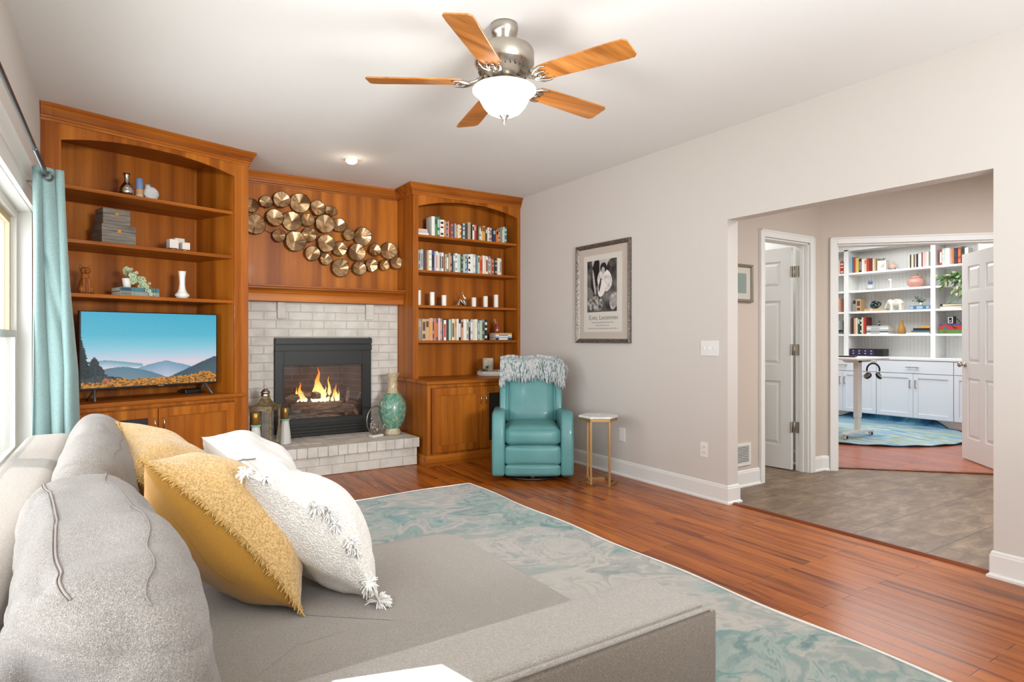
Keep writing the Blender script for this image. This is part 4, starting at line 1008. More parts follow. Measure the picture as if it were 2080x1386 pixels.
# ================================================================= METAL DISC WALL SCULPTURE
DISCS = [(1.024, 2.41, 0.06), (1.145, 2.455, 0.057), (1.281, 2.487, 0.077), (1.451, 2.484, 0.091), (1.612, 2.455, 0.071), (1.711, 2.44, 0.040), (1.757, 2.438, 0.046), (1.051, 2.24, 0.09), (1.218, 2.316, 0.078), (1.381, 2.306, 0.089), (1.518, 2.33, 0.063), (1.678, 2.305, 0.087), (1.823, 2.312, 0.07), (1.258, 2.156, 0.057), (1.402, 2.115, 0.093), (1.537, 2.193, 0.069), (1.691, 2.12, 0.084), (1.561, 2.013, 0.069), (1.691, 1.973, 0.06), (1.823, 2.078, 0.072), (1.91, 2.222, 0.056), (2.059, 2.22, 0.093), (1.996, 2.056, 0.09), (2.179, 2.096, 0.064), (2.334, 2.099, 0.086), (1.833, 1.89, 0.087), (2.019, 1.899, 0.068), (2.152, 1.941, 0.068), (2.277, 1.949, 0.055), (2.405, 1.975, 0.064)]
M_disc = mat('antiqued_gold', '#c79d6c', 0.36, 0.8); M_disc2 = mat('antiqued_bronze', '#a38663', 0.36, 0.8); M_rim = mat('dark_patina', '#4c4232', 0.5, 0.9)  # second, browner metal tone covers a sector of each disc
nd = noise_tex(M_disc, coords(M_disc), 25, 4); base(M_disc, ramp(M_disc, nd, [(0.35, '#b08a5e'), (0.6, '#dcbb90')]))
art = thing('wall_sculpture', 'gold and bronze hammered metal disc wall sculpture over the mantel', 'wall art', (1.7, 5.998, 2.18))
for k_, (x, z, r) in enumerate(DISCS):
    rg = random.Random(k_ + 40); y = -0.055 - 0.03 * (k_ % 3) * 0.6 - rg.uniform(0, 0.012); n_ = 36
    T = Matrix.Translation((x - 1.7, y, z - 2.18)) @ Matrix.Rotation(rg.uniform(-0.16, 0.16), 4, 'X') @ Matrix.Rotation(rg.uniform(-0.2, 0.2), 4, 'Z') @ Matrix.Rotation(rg.uniform(0, 6), 4, 'Y')
    b = MB(); vs_ = [(0, 0.028, 0)]; fs = []; ms = []
    ph = rg.uniform(0, 6)
    folds = sorted(rg.uniform(0, 2 * PI) for _ in range(3))
    for i in range(n_):
        a = 2 * PI * i / n_; rr = r * (1 + 0.03 * rg.uniform(-1, 1)); dz = 0.010 * math.sin(a * 2 + ph) + 0.006 * math.sin(a * 3 + ph * 2)
        for f_ in folds:
            d_ = (a - f_) % (2 * PI)
            if d_ < 0.9: dz -= 0.022 * (0.9 - d_) / 0.9
        vs_.append((rr * math.cos(a), dz, rr * math.sin(a)))
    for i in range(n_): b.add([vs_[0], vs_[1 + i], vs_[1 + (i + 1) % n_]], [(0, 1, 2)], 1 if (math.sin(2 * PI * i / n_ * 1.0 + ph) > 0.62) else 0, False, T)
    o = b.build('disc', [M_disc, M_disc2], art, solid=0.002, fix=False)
    b = MB(); rim = [T @ Vector(p) for p in vs_[1:]]; b.tube(rim, 0.0028, 5, closed=True); b.build('rim', M_rim, o)
b = MB()
for i in range(len(DISCS) - 1):
    a, c_ = DISCS[i], DISCS[(i + 1)]
    if math.hypot(a[0] - c_[0], a[1] - c_[1]) < 0.35: b.tube([(a[0] - 1.7, -0.03, a[1] - 2.18), (c_[0] - 1.7, -0.03, c_[1] - 2.18)], 0.0025, 6)
for i, j in ((0, 7), (2, 8), (3, 9), (7, 13), (13, 14), (14, 17), (18, 25), (16, 19), (20, 21), (22, 27), (23, 24), (25, 26), (24, 29), (9, 14), (11, 16), (12, 20)):
    a, c_ = DISCS[i], DISCS[j]; b.tube([(a[0] - 1.7, -0.028, a[1] - 2.18), (c_[0] - 1.7, -0.028, c_[1] - 2.18)], 0.0025, 6)
for i in (1, 8, 12, 17, 24, 27):
    a = DISCS[i]; b.tube([(a[0] - 1.7, -0.03, a[1] - 2.18), (a[0] - 1.7, 0.0, a[1] - 2.18)], 0.004, 6)
b.build('wire_frame', M_rim, art)

# ================================================================= RECLINER
M_lea = mat('teal_leather', '#609a98', 0.42, coat=0.12)
bump(M_lea, noise_tex(M_lea, coords(M_lea), 160, 4, 0.6), 0.12, 0.002)
base(M_lea, ramp(M_lea, noise_tex(M_lea, coords(M_lea), 3, 2), [(0.35, '#518786'), (0.65, '#5e9594')]))
CH = Matrix
chair = thing('recliner_chair', 'teal leather swivel recliner with fringed throw over its back', 'armchair', (3.13, 4.52, 0), math.radians(-32.9))
# local: front is -y, x to the right
def soft(name, x0, x1, y0, y1, z0, z1, r=0.03, par=chair, mt=None, puff=0.0, M=None, sub=10):
    b = MB(); hx, hy, hz = (x1 - x0) / 2, (y1 - y0) / 2, (z1 - z0) / 2; c_ = Vector(((x0 + x1) / 2, (y0 + y1) / 2, (z0 + z1) / 2))
    n_ = sub
    def face(ax, s_):
        def fn(u, v_):
            a, d = 2 * u - 1, 2 * v_ - 1; p_ = [0, 0, 0]; o1, o2 = (ax + 1) % 3, (ax + 2) % 3
            p_[ax] = s_; p_[o1] = a; p_[o2] = d
            H = (hx, hy, hz); q_ = Vector((p_[0] * H[0], p_[1] * H[1], p_[2] * H[2]))
            core = Vector(tuple(max(-(H[i] - r), min(H[i] - r, q_[i])) for i in range(3))); dv = q_ - core
            if dv.length > 0: q_ = core + dv.normalized() * r
            q_[ax] += s_ * puff * max(0, (1 - a ** 4)) * max(0, (1 - d ** 4))
            q_ = c_ + q_
            return (M @ q_) if M is not None else q_
        return fn
    # finer sampling near edges
    def warp(f_): return lambda u, v_: f_(0.5 - 0.5 * math.cos(PI * u), 0.5 - 0.5 * math.cos(PI * v_))
    for ax in range(3):
        for s_ in (-1, 1): b.grid(warp(face(ax, s_)), n_, n_)
    import bmesh
    o = b.build(name, mt or M_lea, par)
    bm = bmesh.new(); bm.from_mesh(o.data); bmesh.ops.remove_doubles(bm, verts=bm.verts, dist=1e-4); bmesh.ops.recalc_face_normals(bm, faces=bm.faces)
    for f_ in bm.faces: f_.smooth = True
    bm.to_mesh(o.data); bm.free(); return o
def arm_plate(x0, x1):
    pts = [(-0.385, 0.045), (-0.40, 0.30), (-0.385, 0.50), (-0.35, 0.565), (-0.30, 0.585), (-0.1, 0.575), (0.12, 0.56), (0.30, 0.56), (0.33, 0.50), (0.30, 0.045)]
    b = MB(); n_ = len(pts)
    vs_ = [(x0, p[0], p[1]) for p in pts] + [(x1, p[0], p[1]) for p in pts]
    b.add(vs_, [tuple(range(n_)), tuple(range(2 * n_ - 1, n_ - 1, -1))] + [(i, (i + 1) % n_, n_ + (i + 1) % n_, n_ + i) for i in range(n_)])
    o = b.build('arm', M_lea, chair, bevel=0.028, seg=5)
    for p_ in o.data.polygons: p_.use_smooth = True
arm_plate(-0.345, -0.235); arm_plate(0.235, 0.345)
soft('seat_cushion', -0.232, 0.232, -0.385, 0.12, 0.30, 0.455, 0.05, puff=0.022)
soft('footrest_panel', -0.23, 0.23, -0.380, -0.31, 0.145, 0.298, 0.02, puff=0.008)
soft('lower_panel', -0.23, 0.23, -0.378, -0.31, 0.05, 0.142, 0.018, puff=0.006)
BM_ = Matrix.Translation((0, 0.10, 0.43)) @ Matrix.Rotation(math.radians(-17), 4, 'X')
soft('backrest', -0.228, 0.228, -0.02, 0.13, -0.02, 0.60, 0.055, puff=0.028, M=BM_)
for s_ in (-1, 1):
    b = MB(); xa, xb = sorted((0.225 * s_, 0.29 * s_))
    pts = [(0.0, 0.10), (-0.02, 0.30), (0.0, 0.50), (0.03, 0.545), (0.16, 0.545), (0.18, 0.10)]
    vs_ = [(xa, p[0], p[1]) for p in pts] + [(xb, p[0], p[1]) for p in pts]; n_ = len(pts)
    b.add(vs_, [tuple(range(n_)), tuple(range(2 * n_ - 1, n_ - 1, -1))] + [(i, (i + 1) % n_, n_ + (i + 1) % n_, n_ + i) for i in range(n_)], 0, False, BM_)
    o = b.build('wing', M_lea, chair, bevel=0.02, seg=4)
    for p_ in o.data.polygons: p_.use_smooth = True
soft('outer_back', -0.285, 0.285, 0.10, 0.19, -0.30, 0.56, 0.04, M=BM_)
b = MB(); b.box(-0.235, 0.235, -0.30, 0.28, 0.06, 0.30); b.build('frame', M_lea, chair)
b = MB(); b.tube([(0.235 * math.cos(a), 0.235 * math.sin(a) - 0.10, 0.012) for a in [2 * PI * i / 40 for i in range(40)]], 0.011, 8, closed=True)
b.box(-0.235, 0.235, -0.115, -0.085, 0.018, 0.05); b.box(-0.015, 0.015, -0.33, 0.13, 0.018, 0.045); b.build('swivel_base', mat('base_metal', '#4a4038', 0.4, 0.8), chair)

# fringed throw draped over the chair back
M_thr2 = mat('throw_yarn', '#c9ccc9', 0.95, sheen=0.3)
base(M_thr2, ramp(M_thr2, noise_tex(M_thr2, coords(M_thr2, (60, 60, 6)), 1.4, 3), [(0.38, '#617a79'), (0.46, '#93a09e'), (0.54, '#c6c5c2'), (0.7, '#a9a3a1')]))
CMx = Matrix.Translation((3.13, 4.52, 0)) @ Matrix.Rotation(math.radians(-32.9), 4, 'Z')
throw = thing('throw_blanket', 'grey green fringed throw draped over the teal recliner back', 'blanket', tuple(CMx @ Vector((0, 0.3, 0.99))), math.radians(-32.9))
TI = Matrix.Translation((0, -0.3, -0.99))
def thr_path(x, s_):   # s_ 0 = front lower edge .. 1 = back
    prof = [(-0.085, 0.385), (-0.085, 0.47), (-0.060, 0.57), (0.0, 0.622), (0.06, 0.625), (0.13, 0.615), (0.20, 0.58), (0.225, 0.48)]
    t = s_ * (len(prof) - 1); i = min(int(t), len(prof) - 2); f_ = t - i
    y = prof[i][0] * (1 - f_) + prof[i + 1][0] * f_; z = prof[i][1] * (1 - f_) + prof[i + 1][1] * f_
    p_ = BM_ @ Vector((x, y, z)); p_ += Vector((0, 0, 0.008 + 0.008 * math.sin(x * 25) + 0.006 * noise.noise(Vector((x * 9, s_ * 5, 0))))); p_.y -= 0.006 * math.sin(x * 33 + s_ * 3)
    return p_
b = MB()
def thr_fn(u, v_):
    x = -0.285 + 0.60 * u; p_ = thr_path(x, 0.25 + 0.75 * v_)
    if x > 0.24: p_.z -= (x - 0.24) * 0.9 * (0.6 + 0.4 * math.sin(v_ * 4)); p_.x = 0.24 + (x - 0.24) * 0.95; p_.y -= 0.02
    return TI @ p_
b.grid(thr_fn, 60, 20); b.build('cloth', M_thr2, throw, solid=0.010)
rg = random.Random(77)
for nm, vz, cnt, l0 in (('fringe', 0.0, 460, 0.165), ('fringe', 0.22, 300, 0.14), ('fringe', 0.42, 220, 0.12)):
    b = MB()
    for i in range(cnt):
        u = rg.random(); x = -0.285 + 0.60 * u; p_ = Vector(thr_fn(u, vz)) + Vector((0, -0.012, 0.0)); l = l0 * rg.uniform(0.75, 1.1) * (1.25 if u > 0.85 or u < 0.08 else 1)
        dx = rg.uniform(-0.012, 0.012); dn = Vector((0, -0.29, -0.957)) if vz == 0 else Vector((0, -0.35, -0.93)); p_.y -= 0.006 if vz else 0
        fw = Vector((0, 0.12, 0)); r_ = 0.0028
        d1 = Vector((dx, 0.30 * -0.29, -1)).normalized()
        sl = 0.30
        b.tube([p_ + Vector((0, 0.0, 0.012)), p_ + Vector((dx * 0.4, -l * 0.35 * sl - 0.006, -l * 0.35)), p_ + Vector((dx, -l * 0.7 * sl - 0.008, -l * 0.7)), p_ + Vector((dx * 1.4 + rg.uniform(-0.006, 0.006), -l * sl - 0.006, -l))], [r_, r_, r_, r_ * 0.7], 5, caps=False)
    b.build(nm, M_thr2, throw, fix=False)
b = MB()
for i in range(90):
    p_ = Vector(thr_fn(rg.uniform(0.93, 1.0), rg.uniform(0.0, 0.6))); a = rg.uniform(0, 6); l = rg.uniform(0.06, 0.15)
    b.tube([p_, p_ + Vector((0.025 + rg.uniform(-.01, .02), rg.uniform(-0.03, 0.01), -l * 0.5)), p_ + Vector((rg.uniform(0.0, 0.03), rg.uniform(-0.03, 0.02), -l))], 0.0028, 5, caps=False)
b.build('fringe', M_thr2, throw, fix=False)

# ================================================================= HEXAGONAL SIDE TABLES
M_marble = mat('white_marble', '#ebe8e4', 0.2, coat=0.3)
base(M_marble, ramp(M_marble, noise_tex(M_marble, coords(M_marble), 6, 6, 0.6, 1.5), [(0.42, '#e9e6e2'), (0.5, '#dcd9d6'), (0.55, '#eeebe8')]))
M_tgold = mat('satin_gold', '#b5925f', 0.38, 0.85)
def hexpts(r, a0=0.0): return [(r * math.cos(a0 + PI / 3 * i), r * math.sin(a0 + PI / 3 * i)) for i in range(6)]
def hex_table(label, loc, rot, h, r):
    t = thing('side_table', label, 'side table', loc, rot)
    b = MB(); b.prism(hexpts(r), h - 0.018, h); b.build('marble_top', M_marble, t, bevel=0.004)
    b = MB(); b.prism(hexpts(r - 0.004), h - 0.042, h - 0.019); b.build('apron', M_tgold, t, bevel=0.002)
    P = hexpts(r - 0.014)
    for i in (4, 5, 2):
        b = MB(); x, y = P[i]; b.box(x - 0.009, x + 0.009, y - 0.009, y + 0.009, 0.014, h - 0.042); b.build('leg', M_tgold, t, bevel=0.0015)
    b = MB()
    for i in (0, 1, 2, 3, 5):
        A_, B_ = Vector((*P[i], 0)), Vector((*P[(i + 1) % 6], 0)); d = B_ - A_; a = math.atan2(d.y, d.x)
        b.box(-0.005, d.length + 0.005, -0.009, 0.009, 0, 0.016, M=Matrix.Translation(A_) @ Matrix.Rotation(a, 4, 'Z'))
    b.build('base_frame', M_tgold, t)
    return t
hex_table('hexagonal white marble side table on slim gold legs beside the teal recliner', (3.375, 3.895, 0), math.radians(-34), 0.565, 0.165)
hex_table('hexagonal white marble table corner at bottom of view against the sofa arm', (0.287, 0.699, 0.017), math.radians(-16.7 + 60), 0.723, 0.155)

# ================================================================= FRAMED POSTER ON THE RIGHT WALL
XW = 3.73
post = thing('framed_poster', 'framed black and white art poster with printed title on the grey wall', 'poster', (XW, 4.235, 1.62), -PI / 2)
# local: x runs along wall (world -Y), -y into room... front faces -y after rotation
PW, PH = 0.735, 0.915
M_frame = mat('pewter_frame', '#6a6058', 0.35, 0.7)
base(M_frame, ramp(M_frame, noise_tex(M_frame, coords(M_frame), 90, 4, 0.8), [(0.35, '#3d352e'), (0.5, '#7c736a'), (0.65, '#b4aba0')]))
b = MB(); fw = 0.038
fr_prof = [(0, 0), (0.030, 0), (0.033, 0.008), (0.026, 0.022), (0.020, 0.030), (0.012, 0.036), (0.008, 0.038), (0, 0.038)]
def frame_mesh(b, W_, H_, prof, M=None):
    cs = [(-W_ / 2, -H_ / 2), (W_ / 2, -H_ / 2), (W_ / 2, H_ / 2), (-W_ / 2, H_ / 2)]; vs_ = []
    for (x, z) in cs:
        sx, sz = (1 if x < 0 else -1), (1 if z < 0 else -1)
        for dpt, ins_ in prof: vs_.append((x + sx * ins_, -dpt, z + sz * ins_))
    n_ = len(prof); fs = []
    for i in range(4):
        j = (i + 1) % 4
        for k_ in range(n_ - 1): fs.append((i * n_ + k_, j * n_ + k_, j * n_ + k_ + 1, i * n_ + k_ + 1))
    b.add(vs_, fs, 0, False, M)
frame_mesh(b, PW, PH, fr_prof); b.build('frame', M_frame, post)
b = MB(); b.box(-PW / 2 + 0.03, PW / 2 - 0.03, -0.008, 0.0, -PH / 2 + 0.03, PH / 2 - 0.03); b.build('mat_board', mat('mat_board', '#c9bdb0', 0.9), post)
sx0, sx1, sz0, sz1 = -0.262, 0.256, 1.264 - 1.62, 1.974 - 1.62
b = MB(); b.box(sx0, sx1, -0.0105, -0.008, sz0, sz1); b.build('poster_sheet', mat('poster_paper', '#ddd7cc', 0.8), post)
def ell(u, v_, cx_, cy_, rx, ry, rot=0):
    c_, s_ = math.cos(rot), math.sin(rot); x, y = u - cx_, v_ - cy_; return ((x * c_ + y * s_) / rx) ** 2 + ((-x * s_ + y * c_) / ry) ** 2
def artcol(u, v_):
    g = 0.30 + 0.28 * noise.noise(Vector((u * 3, v_ * 5, 2))) + 0.1 * noise.noise(Vector((u * 12, v_ * 14, 7)))
    if v_ < 0.22 and ell(u, v_, 0.5, 0.0, 0.34, 0.26) < 1: g = 0.72 + 0.1 * noise.noise(Vector((u * 8, v_ * 8, 1)))
    if ell(u, v_, 0.28, 0.28, 0.13, 0.34, 0.25) < 1: g = 0.05
    if ell(u, v_, 0.24, 0.42, 0.035, 0.26, -0.2) < 1: g = 0.7
    if ell(u, v_, 0.82, 0.2, 0.16, 0.2, 0.3) < 1: g = 0.20 + 0.25 * noise.noise(Vector((u * 9, v_ * 7, 3)))
    if ell(u, v_, 0.60, 0.40, 0.25, 0.21, 0.35) < 1: g = 0.86 + 0.25 * noise.noise(Vector((u * 11, v_ * 13, 5)))
    if ell(u, v_, 0.50, 0.55, 0.12, 0.17, 0.5) < 1: g = 0.93
    if ell(u, v_, 0.44, 0.48, 0.03, 0.14, 0.3) < 1: g = 0.12
    if ell(u, v_, 0.56, 0.155, 0.11, 0.10) < 1: g = 0.05
    if ell(u, v_, 0.55, 0.21, 0.06, 0.07) < 1: g = 0.7
    if ell(u, v_, 0.28, 0.84, 0.27, 0.15) < 1: g = 0.5 + 0.5 * noise.noise(Vector((u * 13, v_ * 16, 9)))
    if ell(u, v_, 0.90, 0.80, 0.13, 0.17, 0.4) < 1: g = 0.62 + 0.3 * noise.noise(Vector((u * 14, v_ * 12, 11)))
    if ell(u, v_, 0.08, 0.62, 0.14, 0.10, 0.6) < 1: g = 0.42
    g = max(0.01, min(0.95, g)) ** 1.8; return (g, g * 0.93, g * 0.88, 1)
ax0, ax1, az0, az1 = -0.212, 0.192, 1.447 - 1.62, 1.923 - 1.62
b = MB(); b.grid(lambda u, v_: (ax0 + (ax1 - ax0) * u, -0.0112, az1 + (az0 - az1) * v_), 90, 110, 0, smooth=False); b.c = [artcol(i / 90, j / 110) for j in range(111) for i in range(91)]
b.build('print', vcol('poster_print', 0.6), post)
def text_mesh(name, s_, size, loc, par, mt, width=None, rotx=PI / 2, ext=0.0004, rotz=0):
    cu = bpy.data.curves.new(name, 'FONT'); cu.body = s_; cu.size = size; cu.align_x = 'CENTER'; cu.extrude = ext
    to = bpy.data.objects.new(name + '_tmp', cu); COL.objects.link(to)
    bpy.context.view_layer.update(); dg = bpy.context.evaluated_depsgraph_get(); me = bpy.data.meshes.new_from_object(to.evaluated_get(dg))
    bpy.data.objects.remove(to, do_unlink=True)
    if width:
        xs = [v_.co.x for v_ in me.vertices]; k_ = width / (max(xs) - min(xs)); m_ = (max(xs) + min(xs)) / 2
        for v_ in me.vertices: v_.co.x = (v_.co.x - m_) * k_
    me.materials.append(mt); o = bpy.data.objects.new(name, me); COL.objects.link(o); o.parent = par; o.location = loc; o.rotation_euler = (rotx, 0, rotz); return o
M_ink = mat('grey_ink', '#7a7570', 0.7); M_ink2 = mat('pale_ink', '#a8a29b', 0.7)
text_mesh('title_text', 'E', 0.060, (-0.172, -0.0112, 1.375 - 1.62), post, M_ink)
text_mesh('title_text', 'ARL', 0.043, (-0.108, -0.0112, 1.375 - 1.62), post, M_ink, 0.088)
text_mesh('title_text', 'L', 0.060, (-0.030, -0.0112, 1.375 - 1.62), post, M_ink)
text_mesh('title_text', 'INDERMAN', 0.043, (0.095, -0.0112, 1.375 - 1.62), post, M_ink, 0.215)
rg = random.Random(5)
for z, w in ((1.345, 0.30), (1.318, 0.18), (1.290, 0.40)):
    b = MB(); x = -w / 2
    while x < w / 2:
        l = rg.uniform(0.012, 0.04); b.box(x, min(x + l, w / 2), -0.0112, -0.0104, z - 1.62, z - 1.62 + 0.009); x += l + 0.008
    b.build('caption_line', M_ink2, post)
b = MB(); b.box(-PW / 2 + 0.034, PW / 2 - 0.034, -0.0165, -0.0150, -PH / 2 + 0.034, PH / 2 - 0.034); b.build('glazing', glass('picture_glass', gloss=0.0), post)

# wall plates
def plate(name, label, cat, loc, w, h, kind, rz=-PI / 2):
    t = thing(name, label, cat, loc, rz)
    b = MB(); b.box(-w / 2, w / 2, -0.006, 0, -h / 2, h / 2); b.build('plate', M_white, t, bevel=0.003)
    if kind == 'switch3':
        for x in (-0.046, 0, 0.046):
            b = MB(); b.box(x - 0.005, x + 0.005, -0.014, -0.004, -0.012, 0.012); b.build('toggle', M_white, t, bevel=0.002)
    if kind == 'outlet':
        for z in (-0.02, 0.02):
            b = MB(); b.box(-0.017, 0.017, -0.0085, -0.005, z - 0.014, z + 0.014); o2 = b.build('socket', M_white, t, bevel=0.003)
            b = MB(); b.box(-0.008, -0.005, -0.0092, -0.008, z - 0.004, z + 0.006); b.box(0.005, 0.008, -0.0092, -0.008, z - 0.004, z + 0.006); b.build('slots', M_black, o2)
    return t
plate('light_switch', 'white triple toggle light switch plate left of the wide opening', 'light switch', (XW, 3.04, 1.132), 0.165, 0.115, 'switch3')
plate('wall_outlet', 'white double power outlet low on the wall beside the opening', 'outlet', (XW, 3.09, 0.365), 0.072, 0.115, 'outlet')
plate('wall_plate', 'blank white wall plate behind the gold legged side table', 'wall plate', (XW, 3.983, 0.357), 0.076, 0.118, 'blank')
# ================================================================= BOOKS
ORD = ['first', 'second', 'third', 'fourth', 'fifth', 'sixth', 'seventh', 'eighth', 'ninth', 'tenth', 'eleventh', 'twelfth', 'thirteenth', 'fourteenth', 'fifteenth', 'sixteenth', 'seventeenth', 'eighteenth', 'nineteenth', 'twentieth']
_t = {2: 'twenty', 3: 'thirty', 4: 'forty', 5: 'fifty'}
for _i in range(21, 60): ORD.append(('twentieth', 'thirtieth', 'fortieth', 'fiftieth')[_i // 10 - 2] if _i % 10 == 0 else _t[_i // 10] + '-' + ORD[_i % 10 - 1])
PAL = {'white': '#e6e2d9', 'cream': '#ddcfb4', 'grey': '#8e8d88', 'pale grey': '#bcbab2', 'black': '#22211f', 'navy': '#2b3550', 'blue': '#4f6f93', 'light blue': '#9db7c4', 'teal': '#3f6f72', 'green': '#5a8a46',
       'dark green': '#2f4a38', 'pale green': '#b4c6ab', 'mint': '#b9cfc2', 'orange': '#cf7433', 'amber': '#dd9a3c', 'red': '#b93a2c', 'dark red': '#6f2622', 'salmon': '#d19a83', 'pink': '#dcb9b3', 'purple': '#51497f',
       'brown': '#5a4032', 'tan': '#c4a277', 'olive': '#6f6b45', 'yellow': '#d9bb5e', 'beige': '#b3a384', 'silver': '#a9abab'}
_mc = {}
def cmat(c):
    if c not in _mc: _mc[c] = mat('cover_' + c.replace(' ', '_'), PAL[c], 0.55)
    return _mc[c]
M_page = mat('book_pages', '#e3dccb', 0.85)
def book(loc, rz, w, d, h, colour, band=None, lean=0.0, flat=False, label=None, group=None, name='book'):
    b = MB(); c_ = 0.0022
    M_ = Matrix.Rotation(lean, 4, 'Y')
    if flat: M_ = Matrix.Translation((0, 0, w)) @ Matrix.Rotation(PI / 2, 4, 'Y')
    b.box(0, w, 0, c_, 0, h, 0, M_); b.box(0, c_, c_, d, 0, h, 0, M_); b.box(w - c_, w, c_, d, 0, h, 0, M_)
    b.box(c_, w - c_, c_, d - 0.004, 0.003, h - 0.003, 1, M_)
    mats = [cmat(colour), M_page]
    if band:
        mats.append(cmat(band[0]))
        for z0, z1 in band[1]: b.box(w * 0.16, w * 0.84, -0.0006, 0.0004, h * z0, h * z1, 2, M_)
    o = b.build(name, mats, None, loc, rz); tag(o, label, 'book', group); return o
def row(spec, start, step, rz, zs, depth, where, group, unit, hbase, rng_seed=1, y_off=0.0, lean_after=()):
    """spec: 'colour:width:height[:band]' in units, laid along local x from start"""
    rg = random.Random(rng_seed); x = 0.0; out = []
    toks = [t.strip() for t in spec.split(',')]
    for i, t in enumerate(toks):
        p_ = t.split(':'); col, w, h = p_[0], float(p_[1]) * unit, float(p_[2]) * hbase
        band = None
        if len(p_) > 3: band = (p_[3], [[(0.08, 0.30), (0.45, 0.86)], [(0.15, 0.80)], [(0.62, 0.9)], [(0.1, 0.22), (0.5, 0.6), (0.75, 0.88)]][rg.randrange(4)])
        sz = 'thick' if w > 0.034 else ('slim' if w < 0.0135 else 'medium')
        if h > 0.205: sz = 'tall ' + ('' if sz == 'medium' else sz)
        lab = '%s %s book, %s from left, %s' % (sz.strip(), col, ORD[i], where)
        q_ = Vector(start) + Vector((math.cos(rz), math.sin(rz), 0)) * x + Vector((-math.sin(rz), math.cos(rz), 0)) * (y_off + rg.uniform(0, 0.012))
        ln = 0.0
        if i in lean_after: ln = 0.06
        out.append(book((q_.x, q_.y, zs), rz, max(0.006, w - 0.0006), min(depth, depth * rg.uniform(0.85, 1.0)), h, col, band, ln, label=lab, group=group)); x += w
    return out
U1 = 0.00585
R1 = ('white:6:.196,green:5:.195:dark green,teal:5:.200:mint,white:8:.172:black,orange:4:.170:amber,grey:4:.158:navy,salmon:2:.165,dark red:3:.168,orange:5:.138:purple,black:2:.142,light blue:4:.148,tan:3:.135:orange,'
      'cream:4:.142,orange:4:.146:white,black:2:.155,mint:4:.160:dark green,navy:3:.162,brown:3:.150,beige:6:.178,black:4:.160,white:4:.157:black,red:5:.165:salmon,black:2:.155,olive:3:.150,grey:4:.148:white,cream:3:.100,amber:5:.158:brown,dark red:2:.150,'
      'dark green:3:.135:white,white:3:.145,pale green:3:.150:dark green,pink:3:.142:dark red,black:3:.12,navy:6:.132:light blue,orange:6:.128:black,navy:3:.130:white,grey:3:.130,olive:2:.135,cream:2:.14,mint:3:.172,teal:5:.172:mint')
row(R1, (2.672, 5.628, 0), 0, 0, RSH[0] + 0.0005, 0.14, 'on the top shelf of the cherry bookcase', 'books on the top shelf', U1, 1.0, 3)
R2 = ('tan:2:.205,light blue:3:.198:teal,pale grey:5:.206:grey,navy:2:.205,dark red:3:.200,olive:2:.205,tan:3:.200,white:5:.205:pale green,purple:5:.202:black,light blue:3:.195:pink,white:4:.200:salmon,cream:3:.188:pink,silver:3:.192:dark green,white:4:.190:brown,dark red:2:.183,'
      'beige:4:.178:grey,green:4:.182:white,salmon:3:.193,brown:3:.192:tan,navy:2:.190,grey:4:.188:white,white:4:.196:grey,mint:4:.190,pale green:3:.188,dark green:4:.188:grey,mint:4:.190:tan,light blue:3:.196:navy,silver:3:.194:black,white:5:.196:black,white:5:.200,pale grey:5:.200:white,teal:2:.195,'
      'grey:3:.192:beige,mint:3:.190:dark red,orange:6:.186:red,white:4:.196,cream:3:.192:pale grey,white:4:.190:dark red,grey:5:.188:pink,tan:3:.170,red:3:.172:pink,dark green:3:.178,black:4:.176:salmon,pale green:2:.180,white:4:.180,cream:4:.178:grey')
row(R2, (2.520, 5.628, 0), 0, 0, RSH[1] + 0.0005, 0.14, 'on the second shelf of the cherry bookcase', 'books on the second shelf', U1 * 1.04, 1.0, 5)
R4 = ('grey:8:.218:beige,tan:7:.216:brown,tan:7:.216:brown,salmon:6:.226:amber,grey:3:.222:navy,orange:4:.222,purple:4:.222:orange,pink:4:.226,grey:5:.222:salmon,black:2:.215,white:5:.208:red,dark red:2:.21,dark green:3:.218,mint:4:.216,brown:2:.220,cream:6:.222:olive,tan:4:.218:orange,white:4:.222,'
      'black:5:.220:white,salmon:5:.214:brown,white:6:.220,cream:4:.220:grey,navy:4:.222:silver,pale grey:6:.220:white,cream:4:.218,white:5:.222:cream,black:1:.220,grey:4:.210:mint,pale green:5:.210,grey:5:.218:dark green,black:6:.218:white')
row(R4, (2.522, 5.632, 0), 0, 0, RSH[3] + 0.0005, 0.15, 'on the lowest shelf of the cherry bookcase', 'books on the lowest shelf', U1 * 0.985, 1.0, 7)
# flat books
zt = RSH[0] + 0.0005
for i, (col, w, ln, dy) in enumerate((('white', 0.020, 0.125, 0.0), ('pale grey', 0.018, 0.118, 0.004), ('pink', 0.022, 0.112, 0.006))):
    book((2.520, 5.64 + dy, zt), 0, w, 0.10, ln, col, None, 0, True, '%s book lying flat at left end of the top shelf, %s of three' % (col, ('bottom', 'middle', 'top')[i]), 'books lying flat on the top shelf'); zt += w + 0.0005
zt = RSH[3] + 0.0005
for i, (col, bd, w, ln, dx) in enumerate((('navy', 'white', 0.026, 0.205, 0.0), ('light blue', 'white', 0.018, 0.208, 0.002), ('white', 'blue', 0.014, 0.208, 0.0), ('amber', 'tan', 0.018, 0.206, 0.002))):
    book((3.435 + dx, 5.64, zt), 0, w, 0.14, ln, col, (bd, [(0.2, 0.75)]), 0, True, '%s book lying flat beneath the brown pitcher, %s of four' % (col, ('lowest', 'second up', 'third up', 'topmost')[i]), 'books lying flat under the pitcher'); zt += w + 0.0005
ZP = zt

